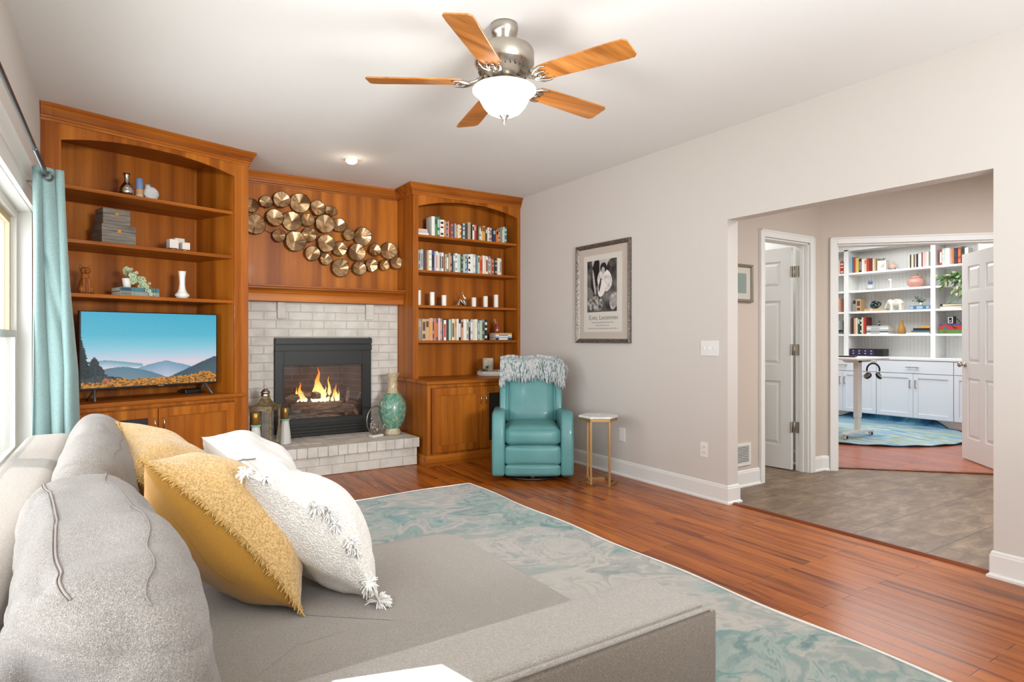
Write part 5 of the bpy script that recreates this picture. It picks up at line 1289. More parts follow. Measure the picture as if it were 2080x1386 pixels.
# ================================================================= RIGHT BOOKCASE ORNAMENTS
def candle(name, label, x, y, z, r, h, group, mt=None):
    t = thing(name, label, 'candle', (x, y, z), 0, group)
    b = MB(); b.lathe([(r * 0.97, 0), (r, 0.003), (r, h - 0.004), (r * 0.93, h), (r * 0.5, h - 0.002), (0.001, h - 0.004)], 24); b.build('wax', mt or M_wax, t)
    b = MB(); b.tube([(0, 0, h - 0.005), (0.001, 0, h + 0.006)], 0.0012, 6); b.build('wick', M_black, t); return t
for i, (x, h, lb) in enumerate(((2.549, 0.152, 'tallest white pillar candle, half hidden at the left end of the candle shelf'), (2.701, 0.138, 'white pillar candle second from left on the candle shelf'), (2.835, 0.112, 'shorter white pillar candle just left of the silver seated figurine'),
                                (3.188, 0.100, 'shortest white pillar candle just right of the silver seated figurine'), (3.331, 0.120, 'white pillar candle second from right on the candle shelf'), (3.464, 0.140, 'rightmost tall white pillar candle on the candle shelf'))):
    candle('pillar_candle', lb, x, 5.68, RSH[2], 0.025, h, 'white pillar candles either side of the figurine')
fg = thing('seated_figurine', 'small silver figurine of a seated slender woman between white candles', 'figurine', (3.036, 5.68, RSH[2]))
b = MB()
b.tube([(0.036, 0, 0.016), (0.045, 0, 0.035), (0.030, 0, 0.060), (0.040, 0, 0.085), (0.030, 0, 0.110), (0.022, 0, 0.125)], [0.019, 0.016, 0.009, 0.013, 0.008, 0.005], 10)
b.ellipsoid((0.012, 0, 0.148), (0.009, 0.009, 0.011)); b.tube([(0.022, 0, 0.122), (0.014, 0, 0.142)], 0.004, 8)
for s_ in (-1, 1):
    b.tube([(0.036, 0.010 * s_, 0.014), (0.0, 0.012 * s_, 0.045), (-0.022, 0.010 * s_, 0.072 - 0.006 * s_), (-0.032, 0.010 * s_, 0.035), (-0.045 - 0.008 * s_, 0.010 * s_, 0.004)], [0.014, 0.010, 0.007, 0.006, 0.004], 8)
    b.tube([(0.036, 0.013 * s_, 0.104), (0.046, 0.018 * s_, 0.082), (0.015, 0.016 * s_, 0.064), (-0.015, 0.008 * s_, 0.070)], [0.006, 0.005, 0.0045, 0.004], 8)
b.build('body', M_chrome, fg, remesh=0.0028)
pit = thing('glass_pitcher', 'small brown glass pitcher on flat books at the lowest shelf', 'pitcher', (3.495, 5.71, ZP))
b = MB(); b.lathe([(0.020, 0), (0.034, 0.004), (0.038, 0.02), (0.036, 0.05), (0.026, 0.075), (0.014, 0.095), (0.013, 0.112), (0.020, 0.120)], 24, cap=False)
b.build('body', mat('amber_glass', '#8a3f22', 0.12, spec=0.8, coat=0.4), pit, solid=0.002)
b = MB(); b.tube([(-0.012, 0, 0.10), (-0.026, 0, 0.125), (-0.034, 0, 0.15), (-0.028, 0, 0.155)], [0.004, 0.004, 0.005, 0.003], 8); b.build('spout', mat('spout_glass', '#c9b8a8', 0.15), pit)

tray = thing('round_tray', 'round white wooden tray with rope handle slots on the cherry counter', 'tray', (3.44, 5.655, 0.803))
b = MB(); b.lathe([(0.001, 0.0), (0.192, 0.0), (0.198, 0.004), (0.198, 0.048), (0.190, 0.050), (0.188, 0.012), (0.001, 0.012)], 48, cap=False); b.build('tray_body', mat('whitewashed_wood', '#ded7cc', 0.6), tray)
b = MB()
b.tube([(-0.202 * math.sin(a) if False else 0.1995 * math.cos(a), 0.1995 * math.sin(a), 0.031) for a in [math.radians(-108 + 3 * i) for i in range(5)]], 0.0055, 6); b.build('handle_slot', M_blackp, tray)
b = MB(); b.tube([(-0.196, 0.04, 0.045), (-0.21, 0.02, 0.075), (-0.21, -0.02, 0.075), (-0.196, -0.04, 0.045)], 0.003, 8); b.build('handle', M_nickel, tray)
TZ0 = 0.803 + 0.0125
candle('pillar_candle', 'large cream mottled pillar candle standing on the round white tray', 3.375, 5.70, TZ0, 0.058, 0.175, None, mat('mottled_wax', '#d3c8b5', 0.6))
_m = bpy.data.materials['mottled_wax']; base(_m, ramp(_m, noise_tex(_m, coords(_m), 28, 5, 0.7), [(0.35, '#b8ab95'), (0.6, '#d8cebd')]))
def leafmesh(b, p, d, nrm, l, w, m=0, fold=0.25, K=4):
    d = Vector(d).normalized(); nrm = Vector(nrm); s_ = d.cross(nrm)
    if s_.length < 1e-4: s_ = d.cross(Vector((1, 0, 0)))
    s_.normalize(); nn_ = s_.cross(d); p = Vector(p); vs_ = []
    prof = [0.12, 0.75, 1.0, 0.7, 0.08]
    for i in range(K + 1):
        t = i / K; c_ = p + d * l * t - nn_ * l * 0.25 * t * t; ww = w * prof[i] * 0.5
        vs_ += [c_ - s_ * ww + nn_ * ww * fold, c_, c_ + s_ * ww + nn_ * ww * fold]
    fs = []
    for i in range(K): a = i * 3; fs += [(a, a + 1, a + 4, a + 3), (a + 1, a + 2, a + 5, a + 4)]
    b.add(vs_, fs, m, True)
M_leaf = mat('leaf_green', '#5c7a4a', 0.5); M_leafd = mat('leaf_dark', '#3d5b3a', 0.5); M_leafs = mat('leaf_sage', '#7f9a83', 0.55); M_soil = mat('potting_soil', '#3b2c20', 0.95)
pl = thing('potted_succulent', 'small leafy succulent in a white bowl on the round tray', 'plant', (3.285, 5.60, TZ0))
b = MB(); b.lathe([(0.02, 0), (0.034, 0.006), (0.040, 0.03), (0.037, 0.036), (0.030, 0.030), (0.001, 0.028)], 24, cap=False); b.build('bowl', M_wax, pl)
b = MB(); rg = random.Random(2)
for i in range(46):
    a = rg.uniform(0, 6.28); e = rg.uniform(0.2, 1.3); d = (math.cos(a) * math.cos(e), math.sin(a) * math.cos(e), math.sin(e)); c_ = Vector((0.018 if i % 2 else -0.016, 0, 0.036 + (0.03 if i % 2 else 0.0)))
    leafmesh(b, c_, d, (0, 0, 1), rg.uniform(0.025, 0.05), 0.015)
b.build('foliage', [M_leaf], pl, fix=False)
b = MB(); b.tube([(0.018, 0, 0.03), (0.018, 0, 0.07)], 0.003, 6); b.build('stem', M_leafd, pl)
for (x, y, c_, lb, r, h) in ((3.452, 5.60, '#dcdde4', 'small white glass bottle on the round tray', 0.016, 0.045), (3.505, 5.63, '#3f3a63', 'small dark violet faceted bottle on the round tray', 0.018, 0.058)):
    t = thing('small_bottle', lb, 'bottle', (x, y, TZ0)); b = MB(); b.lathe([(r * .8, 0), (r, 0.004), (r, h * 0.55), (r * 0.4, h * 0.72), (r * 0.35, h * 0.9)], 10 if 'violet' in lb else 20, smooth='violet' not in lb); b.build('glass', mat('bottle_glass', c_, 0.15, coat=0.5), t)
    b = MB(); b.lathe([(r * .45, h * 0.9), (r * 0.5, h), (r * 0.3, h * 1.12)], 12); b.build('stopper', mat('stopper', c_, 0.3), t)

# ================================================================= LEFT CABINET ORNAMENTS
def LW(s, y, z): return UW(s, y, z)
t = thing('silver_vase', 'shiny silver bottle vase with flared neck on the top shelf', 'vase', LW(0.490, 0.10, 2.2405), TH)
b = MB(); b.lathe([(0.028, 0), (0.044, 0.008), (0.050, 0.03), (0.047, 0.055), (0.030, 0.085), (0.018, 0.10), (0.015, 0.125), (0.019, 0.150), (0.024, 0.165), (0.020, 0.163), (0.012, 0.13)], 32, cap=False); b.lathe([(0.001, 0.0), (0.028, 0.0)], 32, cap=False); b.build('body', M_chrome, t)
b = MB(); b.lathe([(0.0505, 0.030), (0.0515, 0.033), (0.0505, 0.036)], 32, cap=False); b.lathe([(0.0485, 0.05), (0.0495, 0.053), (0.048, 0.056)], 32, cap=False); b.build('ring', M_nickel, t)
t = thing('candle_holder', 'blue pillar candle on a short wooden cylinder, on the top shelf', 'candle holder', LW(0.572, 0.09, 2.2405), TH)
b = MB(); b.lathe([(0.024, 0), (0.025, 0.003), (0.025, 0.032), (0.0255, 0.034), (0.025, 0.062), (0.024, 0.064)], 28); b.build('wooden_base', mat('pale_wood', '#b98d5a', 0.6), t)
b = MB(); b.lathe([(0.0258, 0.004), (0.0258, 0.024)], 28, cap=False); b.build('patterned_band', mat('patterned_band', '#b7ada3', 0.8), t)
b = MB(); b.lathe([(0.023, 0.064), (0.0235, 0.067), (0.0235, 0.140), (0.021, 0.143), (0.001, 0.139)], 28); b.build('candle', mat('blue_wax', '#6d7fa5', 0.5), t)
t = thing('speckled_vase', 'round flattened pale speckled vase with blue rim, on the top shelf', 'vase', LW(0.650, 0.10, 2.2405), TH)
M_spk = mat('speckled_ceramic', '#b4b6b6', 0.6); base(M_spk, ramp(M_spk, noise_tex(M_spk, coords(M_spk, (30, 30, 160)), 1.5, 3, 0.7), [(0.40, '#9aa1a6'), (0.52, '#cfcfca'), (0.62, '#c3b7ab')]))
b = MB(); b.ellipsoid((0.006, 0, 0.050), (0.053, 0.022, 0.0505), n=32, k=20); b.tube([(-0.016, 0, 0.085), (-0.020, 0, 0.105)], [0.018, 0.019], 20); b.build('body', M_spk, t)
b = MB(); b.tube([(-0.020, 0, 0.102), (-0.0215, 0, 0.112)], [0.0205, 0.020], 20); b.build('rim', mat('blue_glaze', '#7f9aa6', 0.4), t)
M_box = mat('grey_brown_box', '#6b6157', 0.55); base(M_box, ramp(M_box, noise_tex(M_box, coords(M_box, (2, 2, 26)), 2.2, 4, 0.6), [(0.35, '#4e4740'), (0.5, '#6d6357'), (0.65, '#84786a')]))
for (s0, s1, y0, y1, z0, z1, lb) in ((0.318, 0.534, 0.05, 0.26, 1.881, 2.015, 'larger grey brown keepsake box with brass clasp, under the smaller one'), (0.328, 0.501, 0.06, 0.21, 2.0155, 2.130, 'smaller grey brown keepsake box stacked on the larger one')):
    t = thing('keepsake_box', lb, 'box', LW((s0 + s1) / 2, y0, z0), TH, 'stacked keepsake boxes'); w_ = (s1 - s0) / 2; h = z1 - z0
    b = MB(); b.box(-w_, w_, 0, y1 - y0, 0, h * 0.66); b.build('base', M_box, t, bevel=0.0015)
    b = MB(); b.box(-w_ - 0.001, w_ + 0.001, -0.001, y1 - y0, h * 0.67, h); b.build('lid', M_box, t, bevel=0.002)
    b = MB(); b.box(-0.012, 0.012, -0.005, -0.001, h * 0.56, h * 0.76); b.box(-0.006, 0.006, -0.008, -0.005, h * 0.6, h * 0.66); b.build('clasp', M_gold, t, bevel=0.0015)
M_frost = mat('frosted_glass', '#d8cfc4', 0.35, coat=0.2)
for i, (s_, y, r, h, lb) in enumerate(((0.800, 0.085, 0.032, 0.082, 'square frosted glass candle holder, left one of the cluster of three'), (0.872, 0.16, 0.036, 0.105, 'tallest square frosted glass candle holder, at the back of the cluster'), (0.885, 0.07, 0.028, 0.066, 'smallest square frosted glass candle holder, front right of the cluster'))):
    t = thing('glass_candle_holder', lb, 'candle holder', LW(s_, y, 1.881), TH, 'frosted glass candle holders')
    b = MB(); b.box(-r, r, -r, r, h * 0.16, h); b.build('glass_cube', M_frost, t, bevel=0.004)
    b = MB(); b.lathe([(r * 0.7, 0), (r * 0.85, 0.004), (r * 0.7, h * 0.16)], 20); b.build('foot', M_gold, t)
    b = MB(); b.lathe([(r * 0.55, h), (r * 0.55, h + 0.001), (0.001, h + 0.001)], 16); b.tube([(0, 0, h), (0, 0, h + 0.006)], 0.0012, 6); b.build('candle', M_wax, t)
M_cat = wood('carved_wood', '#7a3f16', '#a4602b', '#c4844c', 'Z', 0.45, 0.1, sc=3)
t = thing('cat_figurine', 'carved wooden cat figurine sitting upright at the left of the shelf', 'figurine', LW(0.232, 0.10, 1.516), TH)
b = MB(); b.lathe([(0.036, 0), (0.041, 0.01), (0.040, 0.05), (0.034, 0.09), (0.026, 0.12), (0.021, 0.140)], 20, M=Matrix.Diagonal((1, 0.85, 1, 1)))
b.ellipsoid((0, -0.006, 0.160), (0.033, 0.028, 0.026)); b.ellipsoid((0, -0.030, 0.152), (0.013, 0.014, 0.011))
for s_ in (-1, 1):
    b.lathe([(0.013, 0), (0.010, 0.018), (0.0015, 0.040)], 8, M=Matrix.Translation((0.021 * s_, 0, 0.172)) @ Matrix.Rotation(0.28 * s_, 4, 'Y') @ Matrix.Diagonal((1, 0.6, 1, 1)))
    b.tube([(0.014 * s_, -0.026, 0.105), (0.015 * s_, -0.034, 0.05), (0.016 * s_, -0.036, 0.006)], [0.013, 0.010, 0.011], 10); b.ellipsoid((0.030 * s_, -0.012, 0.03), (0.018, 0.030, 0.030))
b.tube([(0.03, 0.02, 0.01), (0.05, 0.0, 0.012), (0.045, -0.03, 0.012)], [0.009, 0.008, 0.006], 8)
b.build('body', M_cat, t, remesh=0.003)
for i, (lb, z, cols) in enumerate((('olive and grey book, lower of two flat under the trailing plant', 1.516, 'grey'), ('dark teal book, upper of two flat under the trailing plant', 1.5465, 'teal'))):
    o = book(LW(0.430, 0.05, z), TH, 0.030, 0.17, 0.262, cols, ('olive' if i == 0 else 'navy', [(0.02, 0.28), (0.35, 0.36), (0.9, 0.92)]), 0, True, lb, 'books under the trailing plant')
t = thing('potted_plant', 'trailing variegated plant in a small white pot on two books', 'plant', LW(0.500, 0.12, 1.577), TH)
b = MB(); b.lathe([(0.022, 0), (0.024, 0.002), (0.033, 0.066), (0.031, 0.068), (0.028, 0.058), (0.001, 0.056)], 28, cap=False); b.lathe([(0.001, 0.0), (0.022, 0)], 28, cap=False); b.build('pot', M_wax, t)
M_vl = mat('variegated_leaf', '#86a184', 0.5); M_ve = mat('leaf_margin', '#d5d8a8', 0.5)
b = MB(); rg = random.Random(9)
spots = []
for i in range(52):
    tt = i / 52; x = 0.0 + 0.15 * rg.random() ** 0.8; z = 0.10 - 0.06 * (x / 0.15) + rg.uniform(-0.055, 0.035) - (0.06 * rg.random() if x > 0.05 else 0); y = -0.02 - rg.uniform(0, 0.045) ; spots.append((x, y, z))
for i in range(8): spots.append((rg.uniform(-0.02, 0.03), -0.01, 0.10 + rg.uniform(0, 0.05)))
for x, y, z in spots:
    z = max(z, -0.045 if y < -0.05 else 0.012)
    if z < 0.0: y = -0.10
    T = Matrix.Translation((x, y, z)) @ Matrix.Rotation(rg.uniform(-0.6, 0.6), 4, 'Z') @ Matrix.Rotation(PI / 2 + rg.uniform(-0.5, 0.5), 4, 'X'); r = rg.uniform(0.010, 0.017)
    n_ = 12; vs_ = [T @ Vector((0, 0, 0.002))] + [T @ Vector((r * 0.78 * math.cos(2 * PI * k_ / n_), r * 0.78 * math.sin(2 * PI * k_ / n_), 0.001)) for k_ in range(n_)] + [T @ Vector((r * math.cos(2 * PI * k_ / n_), r * math.sin(2 * PI * k_ / n_), 0)) for k_ in range(n_)]
    b.add(vs_, [(0, 1 + k_, 1 + (k_ + 1) % n_) for k_ in range(n_)], 0); bb = len(b.v) - len(vs_)
    for k_ in range(n_): b.f.append([bb + 1 + k_, bb + 1 + n_ + k_, bb + 1 + n_ + (k_ + 1) % n_, bb + 1 + (k_ + 1) % n_]); b.m.append(1); b.sm.append(False)
b.build('foliage', [M_vl, M_ve], t, fix=False)
b = MB()
for i in range(8):
    x, y, z = spots[rg.randrange(40)]; b.tube([(0, 0, 0.055), (x * 0.5, -0.02, max(z, 0.06) + 0.03), (x, y + 0.004, max(z, 0.0))], 0.0012, 5)
for i in range(5): b.tube([(0, 0, 0.06), (rg.uniform(-0.03, 0.01), 0, 0.15)], [0.0012, 0.0005], 5)
b.build('stems', M_leafs, t)
t = thing('bud_vase', 'slim white ceramic bud vase standing alone at the right of the shelf', 'vase', LW(0.878, 0.10, 1.516), TH)
b = MB(); b.lathe([(0.034, 0.0), (0.040, 0.008), (0.053, 0.022), (0.050, 0.030), (0.034, 0.048), (0.024, 0.075), (0.0195, 0.11), (0.021, 0.16), (0.027, 0.206), (0.030, 0.211), (0.027, 0.209), (0.018, 0.15)], 20, cap=False); b.lathe([(0.001, 0), (0.034, 0)], 20, cap=False); b.build('body', mat('white_ceramic', '#e9e6e0', 0.3), t)

# ================================================================= HEARTH ORNAMENTS
HZ = 0.2635
lan = thing('metal_lantern', 'aged gold metal and glass lantern with domed top on the hearth', 'lantern', (1.073, 5.575, HZ), math.radians(-32.7))
M_ag = mat('aged_gold', '#857455', 0.5, 0.6); base(M_ag, ramp(M_ag, noise_tex(M_ag, coords(M_ag), 40, 4, 0.7), [(0.35, '#6a5b42'), (0.65, '#a08d68')]))
hw, hd = 0.083, 0.095
b = MB(); b.box(-hw - 0.012, hw + 0.012, -hd - 0.012, hd + 0.012, 0.0, 0.018); b.box(-hw - 0.004, hw + 0.004, -hd - 0.004, hd + 0.004, 0.018, 0.038)
b.build('base', M_ag, lan, bevel=0.003)
for sx in (-1, 1):
    for sy in (-1, 1):
        b = MB(); b.box(sx * hw - 0.009, sx * hw + 0.009, sy * hd - 0.009, sy * hd + 0.009, 0.038, 0.345); b.build('post', M_ag, lan, bevel=0.002)
b = MB(); b.box(-hw - 0.012, hw + 0.012, -hd - 0.012, hd + 0.012, 0.345, 0.362)
for (xa, xb, ya, yb) in ((-hw, hw, -hd - 0.008, -hd), (-hw, hw, hd, hd + 0.008), (-hw - 0.008, -hw, -hd, hd), (hw, hw + 0.008, -hd, hd)): b.box(xa, xb, ya, yb, 0.325, 0.345)
for s_ in (-1, 1):
    for (xa, ya, dx, dy) in ((s_ * (hw - 0.009), -hd, -s_, 0),): b.plate([(xa, 0.325), (xa - s_ * 0.03, 0.325), (xa, 0.29)], ya - 0.004, ya + 0.002)
b.build('top_rail', M_ag, lan)
b = MB(); R4_ = [(0.135, 0.362), (0.10, 0.372), (0.065, 0.395), (0.042, 0.425), (0.034, 0.445)]
vs_ = []
for r, z in R4_:
    for a in range(4): q = PI / 4 + a * PI / 2; vs_.append((r * math.cos(q) * 1.32 * 0.72, r * math.sin(q) * 1.32 * 0.80, z))
b.add(vs_, [(k_ * 4 + i, k_ * 4 + (i + 1) % 4, (k_ + 1) * 4 + (i + 1) % 4, (k_ + 1) * 4 + i) for k_ in range(4) for i in range(4)] + [(19, 18, 17, 16)])
b.build('roof', M_ag, lan)
b = MB(); b.lathe([(0.036, 0.443), (0.040, 0.448), (0.034, 0.455), (0.034, 0.470), (0.042, 0.476), (0.034, 0.484), (0.022, 0.500), (0.010, 0.508)], 20); b.build('chimney', M_nickel, lan)
b = MB(); b.tube([(0.016 * math.cos(a), 0, 0.520 + 0.016 * math.sin(a)) for a in [2 * PI * i / 20 for i in range(20)]], 0.003, 6, closed=True); b.build('ring', M_nickel, lan)
b = MB(); gp = 0.002
b.box(-hw, hw, -hd - gp, -hd, 0.038, 0.325); b.build('glass_pane', M_glass, lan); b = MB(); b.box(-hw, hw, hd, hd + gp, 0.038, 0.325); b.build('glass_pane', M_glass, lan)
b = MB(); b.box(-hw - gp, -hw, -hd, hd, 0.038, 0.325); b.build('glass_pane', M_glass, lan); b = MB(); b.box(hw, hw + gp, -hd, hd, 0.038, 0.325); b.build('glass_pane', M_glass, lan)
M_rib = mat('ribbed_ceramic', '#cfcac1', 0.6); M_aq = mat('aqua_glaze', '#7fb0a6', 0.4); M_gc = mat('gold_candle', '#a8823e', 0.35, 0.7)
for (x, y, lb) in ((0.968, 5.425, 'white ribbed candle holder with aqua rim and gold candle, left of the lantern'), (1.262, 5.69, 'white ribbed candle holder with aqua rim and gold candle, right of the lantern')):
    t = thing('cone_candle_holder', lb, 'candle holder', (x, y, HZ), 0, 'cone candle holders beside the lantern')
    b = MB(); n_ = 48; prof = [(0.049, 0), (0.050, 0.006), (0.044, 0.09), (0.036, 0.16), (0.031, 0.205)]
    vs_ = []; fs = []
    for k_, (r, z) in enumerate(prof):
        for i in range(n_): rr = r * (1 + (0.02 if (i % 4 < 2) else -0.01)); vs_.append((rr * math.cos(2 * PI * i / n_), rr * math.sin(2 * PI * i / n_), z))
    for k_ in range(len(prof) - 1):
        for i in range(n_): fs.append((k_ * n_ + i, k_ * n_ + (i + 1) % n_, (k_ + 1) * n_ + (i + 1) % n_, (k_ + 1) * n_ + i))
    fs.append(tuple(range(n_ - 1, -1, -1))); b.add(vs_, fs); b.build('cone_base', M_rib, t)
    b = MB(); b.lathe([(0.030, 0.205), (0.038, 0.207), (0.040, 0.214), (0.038, 0.221), (0.028, 0.222)], 32); b.build('rim', M_aq, t)
    b = MB(); b.lathe([(0.0285, 0.222), (0.0285, 0.318), (0.025, 0.322), (0.001, 0.318)], 28); b.build('candle', M_gc, t)
cs = thing('ring_sculpture', 'silver ring sculpture with embracing figures on a white stone block', 'sculpture', (2.075, 5.60, HZ), math.radians(18))
b = MB(); b.box(-0.062, 0.062, -0.032, 0.032, 0.0, 0.024); b.build('stone_base', mat('pale_stone', '#d6d0c7', 0.6), cs, bevel=0.003)
M_pew = mat('pewter', '#948b80', 0.35, 0.9)
b = MB(); b.tube([(0.108 * math.sin(a), 0, 0.160 - 0.135 * math.cos(a)) for a in [2 * PI * i / 60 for i in range(60)]], 0.0055, 8, closed=True); b.build('ring', M_pew, cs)
b = MB(); b.tube([(-0.055, 0, 0.055), (-0.062, 0, 0.09), (-0.058, 0, 0.13), (-0.050, 0, 0.155)], [0.012, 0.011, 0.012, 0.006], 8); b.ellipsoid((-0.050, 0, 0.178), (0.015, 0.014, 0.018))
b.tube([(-0.055, 0, 0.055), (-0.015, 0.004, 0.085), (0.015, 0.004, 0.040)], [0.011, 0.008, 0.006], 8); b.tube([(-0.055, 0, 0.13), (-0.02, -0.006, 0.10), (0.0, -0.006, 0.125)], [0.007, 0.006, 0.004], 8)
b.tube([(-0.055, 0, 0.052), (-0.02, -0.006, 0.030), (0.03, -0.006, 0.028)], [0.011, 0.009, 0.007], 8); b.build('larger_figure', M_pew, cs, remesh=0.003)
b = MB(); b.tube([(0.020, 0.004, 0.028), (0.012, 0.004, 0.055), (0.016, 0.004, 0.085)], [0.010, 0.009, 0.005], 8); b.ellipsoid((0.016, 0.004, 0.102), (0.010, 0.010, 0.012)); b.tube([(0.020, 0, 0.03), (0.045, 0, 0.055), (0.055, 0, 0.030)], [0.008, 0.006, 0.004], 8); b.build('smaller_figure', M_pew, cs, remesh=0.003)
bv = thing('floor_vase', 'large green crackle glazed vase with beige neck on the hearth', 'vase', (2.265, 5.655, HZ))
M_gv = mat('green_crackle', '#5f9480', 0.25, coat=0.4); zz = coords(M_gv); spz = N(M_gv, 'ShaderNodeSeparateXYZ'); L(M_gv, zz, spz.inputs[0])
gn = noise_tex(M_gv, coords(M_gv, (1, 1, 1)), 26, 7, 0.75, 0.6); grc = ramp(M_gv, gn, [(0.38, '#3d7a68'), (0.50, '#639985'), (0.56, '#8f9d7f'), (0.63, '#c0ad8f')])
bgc = ramp(M_gv, gn, [(0.35, '#a3906c'), (0.6, '#cbbb9b')])
hi = N(M_gv, 'ShaderNodeMath', operation='GREATER_THAN'); hi.inputs[1].default_value = 0.408; L(M_gv, spz.outputs[2], hi.inputs[0]); lo = N(M_gv, 'ShaderNodeMath', operation='LESS_THAN'); lo.inputs[1].default_value = 0.062; L(M_gv, spz.outputs[2], lo.inputs[0])
mx = N(M_gv, 'ShaderNodeMath', operation='MAXIMUM'); L(M_gv, hi.outputs[0], mx.inputs[0]); L(M_gv, lo.outputs[0], mx.inputs[1]); base(M_gv, mixc(M_gv, mx.outputs[0], grc, bgc))
b = MB(); b.lathe([(0.001, 0), (0.072, 0), (0.078, 0.006), (0.078, 0.03), (0.070, 0.038), (0.072, 0.050), (0.062, 0.060), (0.085, 0.085), (0.115, 0.14), (0.132, 0.21), (0.134, 0.265), (0.122, 0.325), (0.095, 0.375), (0.064, 0.405), (0.050, 0.425), (0.041, 0.470), (0.040, 0.510), (0.048, 0.555), (0.064, 0.590), (0.068, 0.597), (0.062, 0.596), (0.040, 0.55), (0.03, 0.5)], 48, cap=False); b.build('body', M_gv, bv)

# ================================================================= HALL
t = thing('framed_picture', 'small pewter framed picture with pale mat on the hall wall', 'picture', (4.245, 3.15, 1.652))
b = MB(); frame_mesh(b, 0.264, 0.305, [(0, 0), (0.022, 0), (0.026, 0.006), (0.022, 0.018), (0.012, 0.024), (0, 0.024)]); b.build('frame', mat('dull_pewter', '#8d8478', 0.4, 0.5), t)
b = MB(); b.box(-0.112, 0.112, -0.008, 0, -0.132, 0.132); b.build('mat_board', mat('hall_mat_board', '#cfc9bc', 0.9), t)
b = MB(); b.box(-0.055, 0.055, -0.010, -0.008, -0.08, 0.08); b.build('print', mat('print_sage', '#8d9b93', 0.8), t)
t = thing('wall_vent', 'white louvred return air vent low on the hall wall', 'vent', (4.255, 3.15, 0.262))
b = MB(); frame_mesh(b, 0.21, 0.18, [(0, 0), (0.010, 0), (0.010, 0.02), (0, 0.022)]); b.build('frame', M_white, t)
b = MB()
for i in range(11): b.box(-0.085, 0.085, -0.007, -0.003, -0.066 + i * 0.0126, -0.066 + i * 0.0126 + 0.006, M=None)
b.build('slats', M_white, t); b = MB(); b.box(-0.086, 0.086, -0.002, 0.0, -0.07, 0.07); b.build('backing', mat('vent_dark', '#3a3835', 0.9), t)
# ================================================================= STUDY
UFX, BFX, UBK = 9.45, 9.20, 9.76          # face of uppers, face of base cabinets, back panel
SR = -PI / 2                               # local x -> world -Y, local y -> world +X
ob = thing('study_bookcase', 'white built-in bookcase wall with cabinets below in the study', 'bookcase', (BFX, 4.5, 0))
OM = Matrix.Translation((-BFX, -4.5, 0))
YL, YR = 6.38, 3.365
b = MB(); b.box(UBK, UBK + 0.015, YR, YL, 0.93, 2.72, M=OM); b.build('back_panel', M_office, ob)
b = MB(); y = YR + 0.03
while y < YL: b.box(UBK - 0.0035, UBK, y + 0.003, y + 0.047, 0.93, 2.56, M=OM); y += 0.05
b.build('beadboard', M_office, ob)
for (ya, yb) in ((5.088, 5.157), (3.896, 3.957)): 
    b = MB(); b.box(UFX, UBK, ya, yb, 0.93, 2.56, M=OM); b.build('divider', M_office, ob, bevel=0.002)
b = MB(); b.box(UFX, UBK, YR, YR + 0.035, 0.93, 2.56, M=OM); b.build('end_panel', M_office, ob)
b = MB(); b.box(UFX, UBK, YR, YL, 2.54, 2.59, M=OM); b.box(UFX, UFX + 0.02, YR, YL, 2.59, 2.735, M=OM); b.build('top_rail', M_office, ob, bevel=0.002)
OSZ = (2.20, 1.924, 1.605, 1.262)
for (ya, yb) in ((5.158, YL), (3.958, 5.087), (YR + 0.036, 3.895)):
    for z in OSZ:
        b = MB(); b.box(UFX + 0.004, UBK - 0.004, ya, yb, z - 0.030, z, M=OM); b.build('shelf', M_office, ob, bevel=0.002)
b = MB(); b.box(BFX - 0.025, UBK, YR, YL, 0.895, 0.93, M=OM); b.build('countertop', mat('white_counter', '#f0f1f2', 0.3), ob, bevel=0.004)
b = MB(); b.box(BFX + 0.004, UBK, YR, YL, 0.10, 0.893, M=OM); b.box(BFX + 0.06, UBK, YR, YL, 0, 0.10, M=OM); b.build('carcass', M_office, ob)
def pull(par, M_, vertical):
    b = MB(); L2 = 0.055
    if vertical: b.box(-0.005, 0.005, -0.032, -0.024, -L2, L2, M=M_); b.box(-0.005, 0.005, -0.026, 0, -L2, -L2 + 0.012, M=M_); b.box(-0.005, 0.005, -0.026, 0, L2 - 0.012, L2, M=M_)
    else: b.box(-L2 * 1.5, L2 * 1.5, -0.032, -0.024, -0.005, 0.005, M=M_); b.box(-L2, -L2 + 0.012, -0.026, 0, -0.005, 0.005, M=M_); b.box(L2 - 0.012, L2, -0.026, 0, -0.005, 0.005, M=M_)
    return b.build('handle', M_nickel, par)
M_offcab = mat('white_cabinet_door', '#e6eaf0', 0.45)
def front(y0, y1, z0, z1, kind, hy=None):
    Mx = OM @ Matrix.Translation((BFX, y1, 0)) @ Matrix.Rotation(SR, 4, 'Z'); w_ = y1 - y0; g = 0.002; f_ = 0.06; t_ = 0.019
    b = MB()
    if kind == 'drawer': b.box(g, w_ - g, -t_, 0, z0 + g, z1 - g, M=Mx)
    else:
        b.box(g, f_, -t_, 0, z0 + g, z1 - g, M=Mx); b.box(w_ - f_, w_ - g, -t_, 0, z0 + g, z1 - g, M=Mx); b.box(f_, w_ - f_, -t_, 0, z0 + g, z0 + f_, M=Mx); b.box(f_, w_ - f_, -t_, 0, z1 - f_, z1 - g, M=Mx); b.box(f_ - 0.001, w_ - f_ + 0.001, -0.008, 0, z0 + f_ - 0.001, z1 - f_ + 0.001, M=Mx)
    o = b.build(kind, M_offcab, ob, bevel=0.002)
    if hy is not None: pull(o, Mx @ Matrix.Translation((y1 - hy, -t_, (z0 + z1) / 2 if kind == 'drawer' else z1 - 0.14)), kind != 'drawer')
